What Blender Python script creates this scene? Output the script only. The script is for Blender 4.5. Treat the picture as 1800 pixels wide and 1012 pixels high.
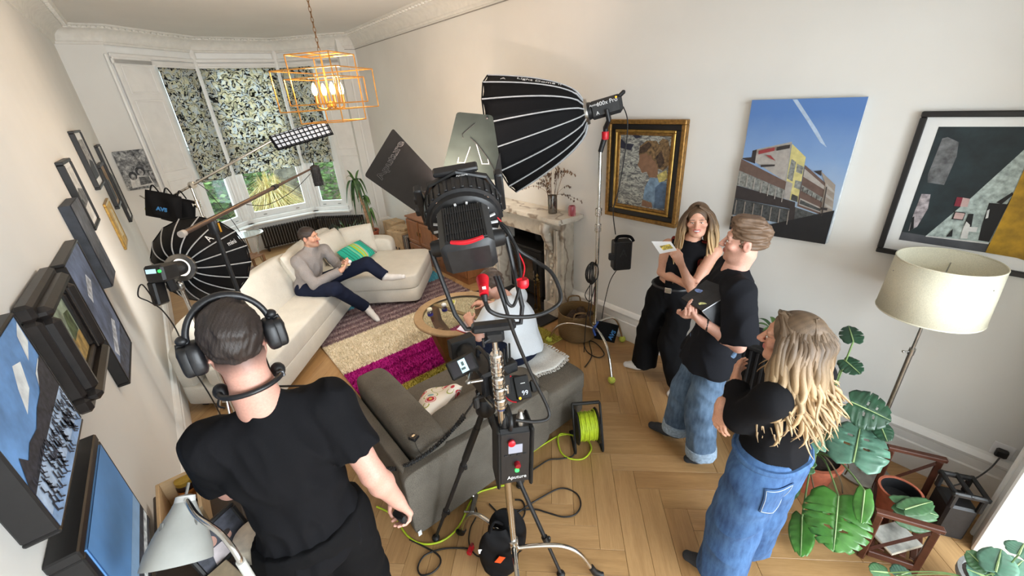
import bpy, bmesh, math, random
import numpy as np
from mathutils import Vector, Matrix
from mathutils.bvhtree import BVHTree
random.seed(7)
rng = np.random.default_rng(7)
for o in list(bpy.data.objects): bpy.data.objects.remove(o)
SC = bpy.context.scene
COL = SC.collection
PI = math.pi
# ------------------------------------------------------------------ camera
H = 2.40
FPX = 723.94
YAW, PITCH, ROLL = math.radians(38.3746), math.radians(25.1195), math.radians(-3.7665)
Fw = Vector((math.sin(YAW)*math.cos(PITCH), math.cos(YAW)*math.cos(PITCH), -math.sin(PITCH)))
_R = Vector((math.cos(YAW), -math.sin(YAW), 0)); _U = _R.cross(Fw)
Rt = _R*math.cos(ROLL)+_U*math.sin(ROLL); Up = _U*math.cos(ROLL)-_R*math.sin(ROLL)
cam_d = bpy.data.cameras.new('camera'); cam = bpy.data.objects.new('camera', cam_d); COL.objects.link(cam)
cam_d.sensor_width = 36.0; cam_d.lens = 36.0*FPX/1800.0; cam_d.clip_start = 0.05; cam_d.clip_end = 200
cam.matrix_world = Matrix(((Rt.x, Up.x, -Fw.x, 0), (Rt.y, Up.y, -Fw.y, 0), (Rt.z, Up.z, -Fw.z, H), (0, 0, 0, 1)))
SC.camera = cam
SC.view_settings.view_transform = 'Standard'; SC.view_settings.look = 'None'
SC.view_settings.gamma = 1.0; SC.view_settings.use_curve_mapping = False
SC.view_settings.exposure = 0.0
# ------------------------------------------------------------------ daylight
W = bpy.data.worlds.new('overcast_sky'); SC.world = W; W.use_nodes = True
_bg = W.node_tree.nodes['Background']; _bg.inputs[0].default_value = (0.86, 0.93, 1.0, 1); _bg.inputs[1].default_value = 4.2
def area(name, loc, target, sx, sy, energy, col):
 d = bpy.data.lights.new(name, 'AREA'); d.shape = 'RECTANGLE'; d.size = sx; d.size_y = sy; d.energy = energy; d.color = col
 o = bpy.data.objects.new(name, d); COL.objects.link(o); o.location = loc
 o.rotation_euler = (Vector(target)-Vector(loc)).to_track_quat('-Z', 'Y').to_euler(); return o
area('rear_room_fill', (1.35, -3.3, 1.75), (1.35, 4.0, 1.55), 3.2, 2.6, 275, (0.86, 0.945, 1.0))  # area lamp added to brighten the room from behind; its window is unseen, assumed
area('bay_window_daylight', (1.52, 9.5, 1.9), (1.5, 4.0, 0.9), 1.6, 2.4, 90, (0.93, 0.97, 1.0))
# ------------------------------------------------------------------ pixel -> place
def ray(px, py): return (Rt*((px-900.0)/FPX) - Up*((py-506.0)/FPX) + Fw)
C0 = Vector((0, 0, H))
def fl(px, py, z=0.0): d = ray(px, py); return C0 + d*((z-H)/d.z)
def onX(px, py, x): d = ray(px, py); return C0 + d*(x/d.x)
def onY(px, py, y): d = ray(px, py); return C0 + d*(y/d.y)
def nr(px, py, x, y):
 d = ray(px, py); return C0 + d*((d.x*x+d.y*y)/(d.x*d.x+d.y*d.y))
def dp(px, py, depth): return C0 + ray(px, py)*depth
# ------------------------------------------------------------------ materials
def lin(c):
 r = []
 for v in c[:3]:
  v = v/255.0; r.append(v/12.92 if v <= 0.04045 else ((v+0.055)/1.055)**2.4)
 return (r[0], r[1], r[2], 1.0)
MATS = {}
class NT:
 def __init__(s, name):
  s.m = bpy.data.materials.new(name); s.m.use_nodes = True; s.t = s.m.node_tree; s.n = s.t.nodes; s.b = s.n['Principled BSDF']
 def new(s, ty, **kw):
  n = s.n.new(ty)
  for k, v in kw.items():
   if k.startswith('i_'):
    key = k[2:]; n.inputs[int(key) if key.isdigit() else key].default_value = v
   else: setattr(n, k, v)
  return n
 def l(s, a, b): s.t.links.new(a, b)
 def ramp(s, fac, stops, interp='LINEAR'):
  r = s.n.new('ShaderNodeValToRGB'); r.color_ramp.interpolation = interp
  e = r.color_ramp.elements
  while len(e) < len(stops): e.new(0.5)
  for k, (p, c) in enumerate(stops): e[k].position = p; e[k].color = lin(c)
  s.l(fac, r.inputs[0]); return r.outputs[0]
 def coord(s, kind='Object', scale=(1, 1, 1)):
  tc = s.n.new('ShaderNodeTexCoord'); mp = s.n.new('ShaderNodeMapping'); mp.inputs['Scale'].default_value = scale
  s.l(tc.outputs[kind], mp.inputs[0]); return mp.outputs[0]
 def noise(s, vec, scale, detail=4, rough=0.55, dist=0.0):
  n = s.new('ShaderNodeTexNoise'); n.inputs['Scale'].default_value = scale; n.inputs['Detail'].default_value = detail
  n.inputs['Roughness'].default_value = rough; n.inputs['Distortion'].default_value = dist; s.l(vec, n.inputs['Vector']); return n
 def bump(s, h, strength, dist=0.01):
  b = s.new('ShaderNodeBump'); b.inputs['Strength'].default_value = strength; b.inputs['Distance'].default_value = dist
  s.l(h, b.inputs['Height']); s.l(b.outputs[0], s.b.inputs['Normal'])
def pm(name, col, rough=0.6, metal=0.0, var=0.06, scale=25, bump=0.0, sc=(1, 1, 1), spec=None, emit=None, alpha=None, trans=0.0, sheen=0.0):
 """plain procedural material: colour with a little noise variation, optional fine relief"""
 if name in MATS: return MATS[name]
 t = NT(name); v = t.coord('Object', sc); n = t.noise(v, scale)
 lo = tuple(max(0, c*(1-var*1.6)) for c in col); hi = tuple(min(255, c*(1+var)) for c in col)
 t.l(t.ramp(n.outputs[0], [(0.3, lo), (0.7, hi)]), t.b.inputs['Base Color'])
 t.b.inputs['Roughness'].default_value = rough; t.b.inputs['Metallic'].default_value = metal
 if spec is not None: t.b.inputs['Specular IOR Level'].default_value = spec
 if bump: t.bump(n.outputs[0], bump, 0.004)
 if emit: t.b.inputs['Emission Color'].default_value = lin(emit[0]); t.b.inputs['Emission Strength'].default_value = emit[1]
 if trans: t.b.inputs['Transmission Weight'].default_value = trans
 if sheen: t.b.inputs['Sheen Weight'].default_value = sheen
 MATS[name] = t.m; return t.m
def fabric(name, col, weave=400, var=0.08, bump=0.25, rough=0.95):
 if name in MATS: return MATS[name]
 t = NT(name); v = t.coord('Object'); n = t.noise(v, 6, 5); f = t.noise(v, weave, 2, 0.8)
 mx = t.new('ShaderNodeMath', operation='ADD'); ml = t.new('ShaderNodeMath', operation='MULTIPLY'); ml.inputs[1].default_value = 0.7
 t.l(f.outputs[0], ml.inputs[0]); t.l(ml.outputs[0], mx.inputs[0])
 m2 = t.new('ShaderNodeMath', operation='MULTIPLY'); m2.inputs[1].default_value = 0.3; t.l(n.outputs[0], m2.inputs[0]); t.l(m2.outputs[0], mx.inputs[1])
 lo = tuple(max(0, c*(1-var*2)) for c in col); hi = tuple(min(255, c*(1+var)) for c in col)
 t.l(t.ramp(mx.outputs[0], [(0.32, lo), (0.68, hi)]), t.b.inputs['Base Color'])
 t.b.inputs['Roughness'].default_value = rough; t.b.inputs['Specular IOR Level'].default_value = 0.15
 t.bump(f.outputs[0], bump, 0.002); MATS[name] = t.m; return t.m
def wood(name, c1, c2, axis=(1, 1, 1), scale=3.0, rough=0.45, stretch=0.08):
 if name in MATS: return MATS[name]
 t = NT(name); v = t.coord('Object', axis)
 oi = t.new('ShaderNodeObjectInfo'); ad = t.new('ShaderNodeVectorMath', operation='ADD')
 cb = t.new('ShaderNodeCombineXYZ'); ml = t.new('ShaderNodeMath', operation='MULTIPLY'); ml.inputs[1].default_value = 37.0
 t.l(oi.outputs['Random'], ml.inputs[0]); t.l(ml.outputs[0], cb.inputs[0]); t.l(ml.outputs[0], cb.inputs[1]); t.l(ml.outputs[0], cb.inputs[2])
 t.l(v, ad.inputs[0]); t.l(cb.outputs[0], ad.inputs[1])
 n = t.noise(ad.outputs[0], scale, 6, 0.6, 0.6); n2 = t.noise(ad.outputs[0], scale*9, 3, 0.6)
 s = t.new('ShaderNodeMath', operation='MULTIPLY_ADD'); s.inputs[1].default_value = 0.35; t.l(n2.outputs[0], s.inputs[0]); 
 k = t.new('ShaderNodeMath', operation='MULTIPLY'); k.inputs[1].default_value = 0.65; t.l(n.outputs[0], k.inputs[0]); t.l(k.outputs[0], s.inputs[2])
 t.l(t.ramp(s.outputs[0], [(0.3, c1), (0.7, c2)]), t.b.inputs['Base Color'])
 t.b.inputs['Roughness'].default_value = rough; t.bump(n2.outputs[0], 0.08, 0.002); MATS[name] = t.m; return t.m
def glassmat(name, tint=(255, 255, 255), rough=0.0, alpha=0.12):
 if name in MATS: return MATS[name]
 t = NT(name); out = t.n['Material Output']; t.n.remove(t.b)
 tr = t.new('ShaderNodeBsdfTransparent'); tr.inputs[0].default_value = lin(tint)
 gl = t.new('ShaderNodeBsdfGlossy'); gl.inputs['Roughness'].default_value = rough+0.02
 nz = t.noise(t.coord('Object'), 3.0, 2); mr = t.new('ShaderNodeMapRange'); mr.inputs['To Min'].default_value = alpha*0.7; mr.inputs['To Max'].default_value = alpha*1.3
 t.l(nz.outputs[0], mr.inputs[0]); mx = t.new('ShaderNodeMixShader'); t.l(mr.outputs[0], mx.inputs[0]); t.l(tr.outputs[0], mx.inputs[1]); t.l(gl.outputs[0], mx.inputs[2])
 t.l(mx.outputs[0], out.inputs[0]); MATS[name] = t.m; return t.m
# ------------------------------------------------------------------ mesh builder
def frame_of(d):
 d = Vector(d).normalized(); a = Vector((0, 0, 1)) if abs(d.z) < 0.9 else Vector((1, 0, 0))
 u = d.cross(a).normalized(); return u, u.cross(d).normalized(), d
def axes(x, y, z, o=(0, 0, 0)):
 x, y, z = Vector(x), Vector(y), Vector(z)
 return Matrix(((x.x, y.x, z.x, o[0]), (x.y, y.y, z.y, o[1]), (x.z, y.z, z.z, o[2]), (0, 0, 0, 1)))
class MB:
 def __init__(s, mat=None): s.v = []; s.f = []; s.mi = []; s.T = mat
 def add(s, vs, fs, mi=0):
  k = len(s.v)
  s.v += [(s.T @ Vector(p)) if s.T is not None else Vector(p) for p in vs]
  s.f += [tuple(i+k for i in f) for f in fs]; s.mi += [mi]*len(fs); return s
 def box(s, c, size, R=None, b=0.0, mi=0):
  c = Vector(c); h = [x/2 for x in size]; b = min(b, min(h)*0.95)
  if b <= 0:
   vs = [Vector((x*h[0], y*h[1], z*h[2])) for x in (-1, 1) for y in (-1, 1) for z in (-1, 1)]
   fs = [(0, 1, 3, 2), (4, 6, 7, 5), (0, 4, 5, 1), (2, 3, 7, 6), (0, 2, 6, 4), (1, 5, 7, 3)]
  else:
   vs = []; idx = {}
   for x in (-1, 1):
    for y in (-1, 1):
     for z in (-1, 1):
      for a in range(3):
       p = [x*(h[0]-b), y*(h[1]-b), z*(h[2]-b)]; p[a] = (x, y, z)[a]*h[a]
       idx[(x, y, z, a)] = len(vs); vs.append(Vector(p))
   fs = []
   for a in range(3):
    o1, o2 = [(1, 2), (2, 0), (0, 1)][a]
    for sg in (-1, 1):
     q = []
     for (e1, e2) in ((-1, -1), (1, -1), (1, 1), (-1, 1)):
      k = [0, 0, 0]; k[a] = sg; k[o1] = e1; k[o2] = e2; q.append(idx[(k[0], k[1], k[2], a)])
     fs.append(tuple(q if sg > 0 else q[::-1]))
   for a in range(3):
    o1, o2 = [(1, 2), (2, 0), (0, 1)][a]
    for e1 in (-1, 1):
     for e2 in (-1, 1):
      q = []
      for sa in (-1, 1):
       k = [0, 0, 0]; k[a] = sa; k[o1] = e1; k[o2] = e2
       pr_ = [idx[(k[0], k[1], k[2], o1)], idx[(k[0], k[1], k[2], o2)]]
       q.append(pr_)
      f = (q[0][0], q[1][0], q[1][1], q[0][1]); fs.append(f if e1*e2 < 0 else f[::-1])
   for x in (-1, 1):
    for y in (-1, 1):
     for z in (-1, 1):
      f = (idx[(x, y, z, 0)], idx[(x, y, z, 1)], idx[(x, y, z, 2)]); fs.append(f if x*y*z > 0 else f[::-1])
  if R is not None: R = R.to_3x3() if hasattr(R, 'to_3x3') else R; vs = [R @ p for p in vs]
  return s.add([p+c for p in vs], fs, mi)
 def cyl(s, p, q, r, r2=None, n=12, caps=True, mi=0):
  p, q = Vector(p), Vector(q); r2 = r if r2 is None else r2; u, w, d = frame_of(q-p); vs = []; fs = []
  for c, rr in ((p, r), (q, r2)):
   for k in range(n): a = 2*PI*k/n; vs.append(c+u*(math.cos(a)*rr)+w*(math.sin(a)*rr))
  for k in range(n): j = (k+1) % n; fs.append((k, j, n+j, n+k))
  if caps: fs.append(tuple(range(n))[::-1]); fs.append(tuple(range(n, 2*n)))
  return s.add(vs, fs, mi)
 def tube(s, pts, r, n=8, closed=False, mi=0):
  pts = [Vector(p) for p in pts]; m = len(pts); vs = []; fs = []
  rs = r if isinstance(r, (list, tuple)) else [r]*m
  d0 = (pts[1]-pts[0]).normalized(); u, w, _ = frame_of(d0)
  for k in range(m):
   if closed: d = (pts[(k+1) % m]-pts[k-1]).normalized()
   else: d = (pts[min(k+1, m-1)]-pts[max(k-1, 0)]).normalized()
   u = (u-d*u.dot(d)); u = u.normalized() if u.length > 1e-6 else frame_of(d)[0]; w = d.cross(u)
   for j in range(n): a = 2*PI*j/n; vs.append(pts[k]+u*(math.cos(a)*rs[k])+w*(math.sin(a)*rs[k]))
  for k in range(m if closed else m-1):
   k2 = (k+1) % m
   for j in range(n): j2 = (j+1) % n; fs.append((k*n+j, k*n+j2, k2*n+j2, k2*n+j))
  if not closed: fs.append(tuple(range(n))[::-1]); fs.append(tuple(range((m-1)*n, m*n)))
  return s.add(vs, fs, mi)
 def sph(s, c, r, n=12, m=8, R=None, mi=0, e=1.0):
  """ellipsoid / superellipsoid; r may be a 3-tuple, e<1 squares it up"""
  c = Vector(c); r = r if isinstance(r, (list, tuple)) else (r, r, r); vs = []; fs = []
  pw = lambda x: math.copysign(abs(x)**e, x)
  for i in range(m+1):
   ph = -PI/2+PI*i/m
   for j in range(n):
    th = 2*PI*j/n
    p = Vector((r[0]*pw(math.cos(ph))*pw(math.cos(th)), r[1]*pw(math.cos(ph))*pw(math.sin(th)), r[2]*pw(math.sin(ph))))
    if R is not None: p = R @ p
    vs.append(p+c)
  for i in range(m):
   for j in range(n):
    j2 = (j+1) % n; fs.append((i*n+j, i*n+j2, (i+1)*n+j2, (i+1)*n+j))
  return s.add(vs, fs, mi)
 def lathe(s, prof, c=(0, 0, 0), d=(0, 0, 1), n=20, mi=0, caps=True):
  c = Vector(c); u, w, dd = frame_of(d); vs = []; fs = []
  for (r, h) in prof:
   for k in range(n): a = 2*PI*k/n; vs.append(c+dd*h+u*(math.cos(a)*r)+w*(math.sin(a)*r))
  m = len(prof)
  for i in range(m-1):
   for k in range(n): j = (k+1) % n; fs.append((i*n+k, i*n+j, (i+1)*n+j, (i+1)*n+k))
  if caps: fs.append(tuple(range(n))[::-1]); fs.append(tuple(range((m-1)*n, m*n)))
  return s.add(vs, fs, mi)
 def prism(s, poly, O, U, V, depth, mi=0):
  """2-D outline in the U,V plane extruded by depth along U x V"""
  O, U, V = Vector(O), Vector(U), Vector(V); N = U.cross(V).normalized()*depth; n = len(poly)
  a = [O+U*x+V*y for x, y in poly]; vs = a+[p+N for p in a]
  fs = [tuple(range(n))[::-1], tuple(range(n, 2*n))]+[(k, (k+1) % n, n+(k+1) % n, n+k) for k in range(n)]
  return s.add(vs, fs, mi)
 def poly(s, pts, mi=0): return s.add(pts, [tuple(range(len(pts)))], mi)
 def surf(s, fn, nu, nv, mi=0, closed_u=False):
  vs = []; fs = []
  for j in range(nv+1):
   for i in range(nu+(0 if closed_u else 1)): vs.append(fn(i/nu, j/nv))
  w = nu if closed_u else nu+1
  for j in range(nv):
   for i in range(nu): i2 = (i+1) % w; fs.append((j*w+i, j*w+i2, (j+1)*w+i2, (j+1)*w+i))
  return s.add(vs, fs, mi)
 def build(s, name, mats, parent=None, smooth=35, world=True, kind=None, label=None, solid=0.0, sub=0):
  if not isinstance(mats, (list, tuple)): mats = [mats]
  me = bpy.data.meshes.new(name); vs = s.v
  o = bpy.data.objects.new(name, me); COL.objects.link(o)
  if parent is not None:
   o.parent = parent
   if world: inv = wmat(parent).inverted(); vs = [inv @ p for p in vs]
  me.from_pydata([tuple(p) for p in vs], [], s.f)
  for m in mats: me.materials.append(m)
  if len(mats) > 1: me.polygons.foreach_set('material_index', s.mi)
  me.validate()
  if smooth:
   me.shade_smooth(); me.set_sharp_from_angle(angle=math.radians(smooth))
  me.update()
  if solid: md = o.modifiers.new('thickness', 'SOLIDIFY'); md.thickness = solid; md.offset = 0
  if sub: md = o.modifiers.new('smooth', 'SUBSURF'); md.levels = sub; md.render_levels = sub
  if kind: o['kind'] = kind
  if label: o['label'] = label
  return o
def wmat(o):
 m = o.matrix_basis.copy()
 return wmat(o.parent) @ m if o.parent is not None else m
def thing(name, label, cat, loc=(0, 0, 0), rz=0.0, group=None):
 o = bpy.data.objects.new(name, None); COL.objects.link(o); o.empty_display_size = 0.05
 o.location = loc; o.rotation_euler = (0, 0, rz); o['label'] = label; o['category'] = cat
 if group: o['group'] = group
 return o
def tag(o, label, cat, group=None, kind=None):
 o['label'] = label; o['category'] = cat
 if group: o['group'] = group
 if kind: o['kind'] = kind
 return o
def base_origin(o, p):
 """move a single-mesh thing's origin to p without moving its mesh"""
 p = Vector(p); o.data.transform(Matrix.Translation(-p)); o.location = p; return o
def copy_tree(o, parent=None):
 c = o.copy(); COL.objects.link(c); c.parent = parent
 for ch in list(o.children): copy_tree(ch, c)
 return c
def share(o, M_, parent):
 """another copy of a piece that shares its mesh"""
 c = o.copy(); COL.objects.link(c); c.parent = parent; c.matrix_basis = M_; return c
def text(s, size, O, U, V, mat, parent, name='lettering', depth=0.0006, shear=0.0, space=1.0, bold=0.0):
 cu = bpy.data.curves.new(name, 'FONT'); cu.body = s; cu.size = size; cu.extrude = depth; cu.align_x = 'CENTER'; cu.align_y = 'CENTER'
 cu.shear = shear; cu.space_character = space; cu.offset = bold; cu.resolution_u = 3
 to = bpy.data.objects.new('tmp', cu); COL.objects.link(to); dg = bpy.context.evaluated_depsgraph_get()
 me = bpy.data.meshes.new_from_object(to.evaluated_get(dg)); bpy.data.objects.remove(to)
 U = Vector(U).normalized(); V = Vector(V).normalized(); N = U.cross(V)
 T = axes(U, V, N, O)
 if parent is not None: T = wmat(parent).inverted() @ T
 me.transform(T); me.materials.clear(); me.materials.append(mat); me.name = name
 o = bpy.data.objects.new(name, me); COL.objects.link(o); o.parent = parent; return o
def spline(pts, n=8, closed=False):
 """Catmull-Rom through the points"""
 P = [Vector(p) for p in pts]; m = len(P); out = []
 for i in range(m if closed else m-1):
  if closed: p0, p1, p2, p3 = P[i-1], P[i], P[(i+1) % m], P[(i+2) % m]
  else: p0, p1, p2, p3 = P[max(i-1, 0)], P[i], P[i+1], P[min(i+2, m-1)]
  for k in range(n):
   t = k/n; out.append(0.5*((2*p1)+(p2-p0)*t+(2*p0-5*p1+4*p2-p3)*t*t+(3*p1-p0-3*p2+p3)*t**3))
 if not closed: out.append(P[-1].copy())
 return out
# shared materials
black_plastic = pm('black_plastic', (26, 26, 28), 0.45, 0, 0.15, 60)
black_matte = pm('black_matte_metal', (20, 20, 21), 0.6, 0, 0.15, 40)
black_fabric = fabric('black_nylon', (17, 17, 19), 700, 0.15, 0.2, 0.75)
chrome = pm('chrome_steel', (215, 213, 208), 0.18, 1.0, 0.05, 8)
steel = pm('brushed_steel', (170, 168, 163), 0.32, 1.0, 0.06, 30)
rubber = pm('black_rubber', (14, 14, 14), 0.55, 0, 0.1, 50)
red_plastic = pm('red_plastic', (205, 22, 38), 0.4, 0, 0.05, 30)
white_paint = pm('white_gloss_paint', (238, 237, 234), 0.35, 0, 0.015, 6)
white_plain = pm('white_plastic', (235, 235, 235), 0.45, 0, 0.02, 20)
ball_green = pm('tennis_ball_felt', (196, 205, 84), 0.95, 0, 0.12, 120, 0.4)
silver_pipe = pm('silver_piping', (176, 178, 180), 0.5, 0.0, 0.05, 30)
screen_lit = pm('lit_screen', (190, 225, 235), 0.2, 0, 0.02, 10, emit=((190, 225, 235), 0.7))
green_led = pm('green_led', (60, 230, 90), 0.3, 0, 0.02, 10, emit=((50, 230, 90), 2.0))
# ================================================================== THE ROOM
XL, XR, YF, YB, YR = -0.51, 3.20, 7.95, -0.47, -3.4
ZC = 3.48
wall_paint = pm('wall_paint', (228, 227, 223), 0.85, 0, 0.012, 1.3, 0.03)
ceil_paint = pm('ceiling_paint', (222, 219, 214), 0.9, 0, 0.01, 1.5)
plaster = pm('plaster_white', (228, 226, 220), 0.8, 0, 0.02, 14, 0.15)
def st(mb, name, mat, smooth=0, parent=None):
 o = mb.build(name, mat, parent, smooth)
 if parent is None: o['kind'] = 'structure'
 return o
# ---- floor: sub-floor and herringbone planks
st(MB().box(((XL+XR)/2, (9.4+YR)/2, -0.06), (XR-XL+0.6, 9.4-YR, 0.08)), 'subfloor', pm('floor_base', (96, 70, 44), 0.8))
plank_mat = [wood('oak_plank_%d' % k, a, b, (0.7, 9, 9), 2.2, 0.38) for k, (a, b) in enumerate([((158, 121, 78), (192, 154, 106)), ((152, 115, 72), (186, 148, 100)), ((164, 127, 84), (198, 160, 112)), ((148, 111, 70), (184, 144, 97))])]
floor_root = bpy.data.objects.new('floor', None); COL.objects.link(floor_root); floor_root['kind'] = 'structure'
PLn, PWd, GAP = 0.70, 0.14, 0.0014
def plank_mesh(k):
 mb = MB().box((0, 0, 0.0), (PLn-GAP, PWd-GAP, 0.02), None, 0.0012)
 me = bpy.data.meshes.new('plank'); me.from_pydata([tuple(p) for p in mb.v], [], mb.f); me.materials.append(plank_mat[k]); return me
pms = [plank_mesh(k) for k in range(4)]
planks = []
nmax = int(12/PWd)
for i in range(-60, 60):
 for j in range(-14, 22):
  # herringbone cell: one plank along x, one along y
  bx_, by_ = i*PWd + j*PLn, i*PWd - j*PLn
  for kind in (0, 1):
   if kind == 0: cx, cy, a = bx_+PLn/2, by_+PWd/2, 0.0
   else: cx, cy, a = bx_+PWd/2, by_+PWd+PLn/2-0.0, PI/2
   # rotate whole field by 45 degrees about the room
   c45 = math.cos(PI/4); x = 1.35+(cx-cy)*c45*1.0; y = 3.0+(cx+cy)*c45
   ang = a+PI/4
   ex = 0.35
   if XL-ex < x < XR+ex and -1.2 < y < 9.2: planks.append((x, y, ang))
def vis(x, y):
 d = Vector((x, y, 0))-C0; zc = d.dot(Fw)
 if zc < 0.2: return -1
 px = 900+FPX*d.dot(Rt)/zc; py = 506-FPX*d.dot(Up)/zc
 if -60 < px < 1860 and -60 < py < 1080:
  # places not hidden by the big furniture count first
  return 1.0/zc + (1.0 if (px > 560 and not (700 < px < 760 and py < 500)) else 0)
 return -1
planks.sort(key=lambda p: -vis(p[0], p[1]))
rest = MB()
for n_, (x, y, a) in enumerate(planks):
 inside = XL-0.02 < x < XR+0.02
 if n_ < 300 and vis(x, y) > 0:
  o = bpy.data.objects.new('plank', pms[n_ % 4 if n_ % 3 else (n_//3) % 4]); COL.objects.link(o); o.parent = floor_root
  o.location = (x, y, -0.010-0.0006*random.random()); o.rotation_euler = (0, 0, a)
 else:
  rest.box((x, y, -0.0105), (PLn-GAP, PWd-GAP, 0.02), Matrix.Rotation(a, 3, 'Z'), 0.0012)
o = rest.build('plank_field', plank_mat[0], floor_root, 0); o['kind'] = 'stuff'
# ---- walls
TH = 0.12
st(MB().box((XL-TH/2, (YF+YR)/2, ZC/2), (TH, YF-YR+0.3, ZC)), 'wall_left', wall_paint)
FY0, FY1, FZ = 3.16, 4.06, 0.96            # fire opening in the right wall
mb = MB()
mb.box((XR+TH/2, (YR+FY0)/2, ZC/2), (TH, FY0-YR, ZC)); mb.box((XR+TH/2, (FY1+YF)/2, ZC/2), (TH, YF-FY1+0.0, ZC)); mb.box((XR+TH/2, (FY0+FY1)/2, (FZ+ZC)/2), (TH, FY1-FY0, ZC-FZ))
st(mb, 'wall_right', wall_paint)
soot = pm('soot_black', (18, 17, 16), 0.9, 0, 0.2, 10, 0.2)
mb = MB(); mb.box((XR+0.45, (FY0+FY1)/2, FZ/2), (0.03, FY1-FY0+0.1, FZ+0.1)); mb.box((XR+0.27, FY0-0.02, FZ/2), (0.36, 0.03, FZ+0.05)); mb.box((XR+0.27, FY1+0.02, FZ/2), (0.36, 0.03, FZ+0.05)); mb.box((XR+0.27, (FY0+FY1)/2, FZ+0.015), (0.36, FY1-FY0+0.1, 0.03))
st(mb, 'wall_fire_recess', soot)
A0, A1, A2, A3 = Vector((-0.06, 7.95, 0)), Vector((0.93, 8.82, 0)), Vector((2.12, 8.82, 0)), Vector((3.02, 7.95, 0))
mb = MB(); mb.box(((XL+A0.x)/2, YF+TH/2, ZC/2), (A0.x-XL, TH, ZC)); mb.box(((XR+A3.x)/2, YF+TH/2, ZC/2), (XR-A3.x+0.24, TH, ZC))
st(mb, 'wall_front', wall_paint)
st(MB().box((1.35, (9.0+YR)/2, ZC+0.05), (XR-XL+0.5, 9.0-YR, 0.1)), 'ceiling', ceil_paint)
# rear partition with its wide opening to the back room, and that room's window wall
mb = MB(); mb.box((3.02, YB-0.08, ZC/2), (0.36, 0.16, ZC)); mb.box((1.2, YB-0.08, (2.75+ZC)/2), (3.4, 0.16, ZC-2.75))
st(mb, 'wall_back', wall_paint)
mb = MB(); mb.box((1.35, YR-0.06, 0.15), (3.9, 0.12, 0.3)); mb.box((1.35, YR-0.06, 3.33), (3.9, 0.12, 0.5))
for x in (-0.4, 3.1): mb.box((x, YR-0.06, 1.7), (0.35, 0.12, 2.8))
st(mb, 'wall_rear_window', wall_paint)
mb = MB()
for x in (2.84,): mb.box((x-0.05, YB+0.02, 1.37), (0.12, 0.05, 2.74), None, 0.008); mb.box((x+0.02, YB+0.045, 1.37), (0.03, 0.03, 2.74), None, 0.008)
st(mb, 'trim_door_case', white_paint)
# half-open panelled door leaf by the back corner
dr = MB(); 
# ---- skirting
def skirt(mb, p, q, n, h=0.335):
 """stepped victorian skirting between floor points p and q, n = room-side normal"""
 p, q, n = Vector(p), Vector(q), Vector(n); prof = [(0, 0), (0.028, 0), (0.028, h*0.60), (0.022, h*0.63), (0.022, h*0.80), (0.030, h*0.83), (0.034, h*0.88), (0.026, h*0.92), (0.016, h*0.97), (0.0, h)]
 vs = [p+n*a+Vector((0, 0, b)) for a, b in prof]+[q+n*a+Vector((0, 0, b)) for a, b in prof]; m = len(prof)
 mb.add(vs, [(k, k+1, m+k+1, m+k) for k in range(m-1)]+[tuple(range(m)), tuple(range(m, 2*m))[::-1]])
mb = MB(); skirt(mb, (XR, YB, 0), (XR, 2.92, 0), (-1, 0, 0)); skirt(mb, (XR, 4.32, 0), (XR, YF, 0), (-1, 0, 0)); st(mb, 'baseboard_right', white_paint, 25)
mb = MB(); skirt(mb, (XL, YF, 0), (XL, YB-1, 0), (1, 0, 0)); st(mb, 'baseboard_left', white_paint, 25)
mb = MB(); skirt(mb, (XL, YF, 0), (A0.x, YF, 0), (0, -1, 0)); skirt(mb, (A3.x, YF, 0), (XR, YF, 0), (0, -1, 0)); st(mb, 'baseboard_front', white_paint, 25)
# ---- cornice: coved moulding with an egg row, following the left wall, the bay and the right wall
path = [Vector((XL, YB, 0)), Vector((XL, YF, 0)), Vector((A0.x, YF, 0)), A1, A2, Vector((A3.x, YF, 0)), Vector((XR, YF, 0)), Vector((XR, YB, 0))]
cprof = [(0.0, -0.20), (0.012, -0.195), (0.016, -0.175), (0.03, -0.165), (0.035, -0.14), (0.05, -0.10), (0.085, -0.065), (0.13, -0.045), (0.15, -0.04), (0.155, -0.02), (0.19, -0.018), (0.205, -0.012), (0.215, 0.0)]
def offs(path, d):
 out = []
 for k, p in enumerate(path):
  if k == 0: t = (path[1]-p).normalized(); out.append(p+Vector((t.y, -t.x, 0))*d); continue
  if k == len(path)-1: t = (p-path[k-1]).normalized(); out.append(p+Vector((t.y, -t.x, 0))*d); continue
  t1 = (p-path[k-1]).normalized(); t2 = (path[k+1]-p).normalized(); n1 = Vector((t1.y, -t1.x, 0)); n2 = Vector((t2.y, -t2.x, 0))
  b = (n1+n2); out.append(p+b*(d/ max(0.35, b.dot(n1))))
 return out
mb = MB(); m = len(path); rows = [offs(path, d) for d, z in cprof]
vs = []
for (d, z), r in zip(cprof, rows): vs += [Vector((p.x, p.y, ZC+z)) for p in r]
mb.add(vs, [(i*m+k, (i+1)*m+k, (i+1)*m+k+1, i*m+k+1) for i in range(len(cprof)-1) for k in range(m-1)])
cor = st(mb, 'trim_cornice', plaster, 30)
eg = MB(); row = offs(path, 0.172)
for k in range(m-1):
 L = (row[k+1]-row[k]).length; nn = int(L/0.085)
 for i in range(nn): p = row[k].lerp(row[k+1], (i+0.5)/nn); eg.sph((p.x, p.y, ZC-0.026), (0.026, 0.026, 0.014), 6, 4)
o = eg.build('egg_moulding', plaster, cor, 40); o['kind'] = 'stuff'
# thin picture wire under the cornice
wpts = offs(path, 0.006); 
st(MB().tube([Vector((p.x, p.y, ZC-0.222)) for p in wpts[5:]], 0.005, 6), 'trim_picture_rail', pm('rail_grey', (150, 146, 140), 0.6))
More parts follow.
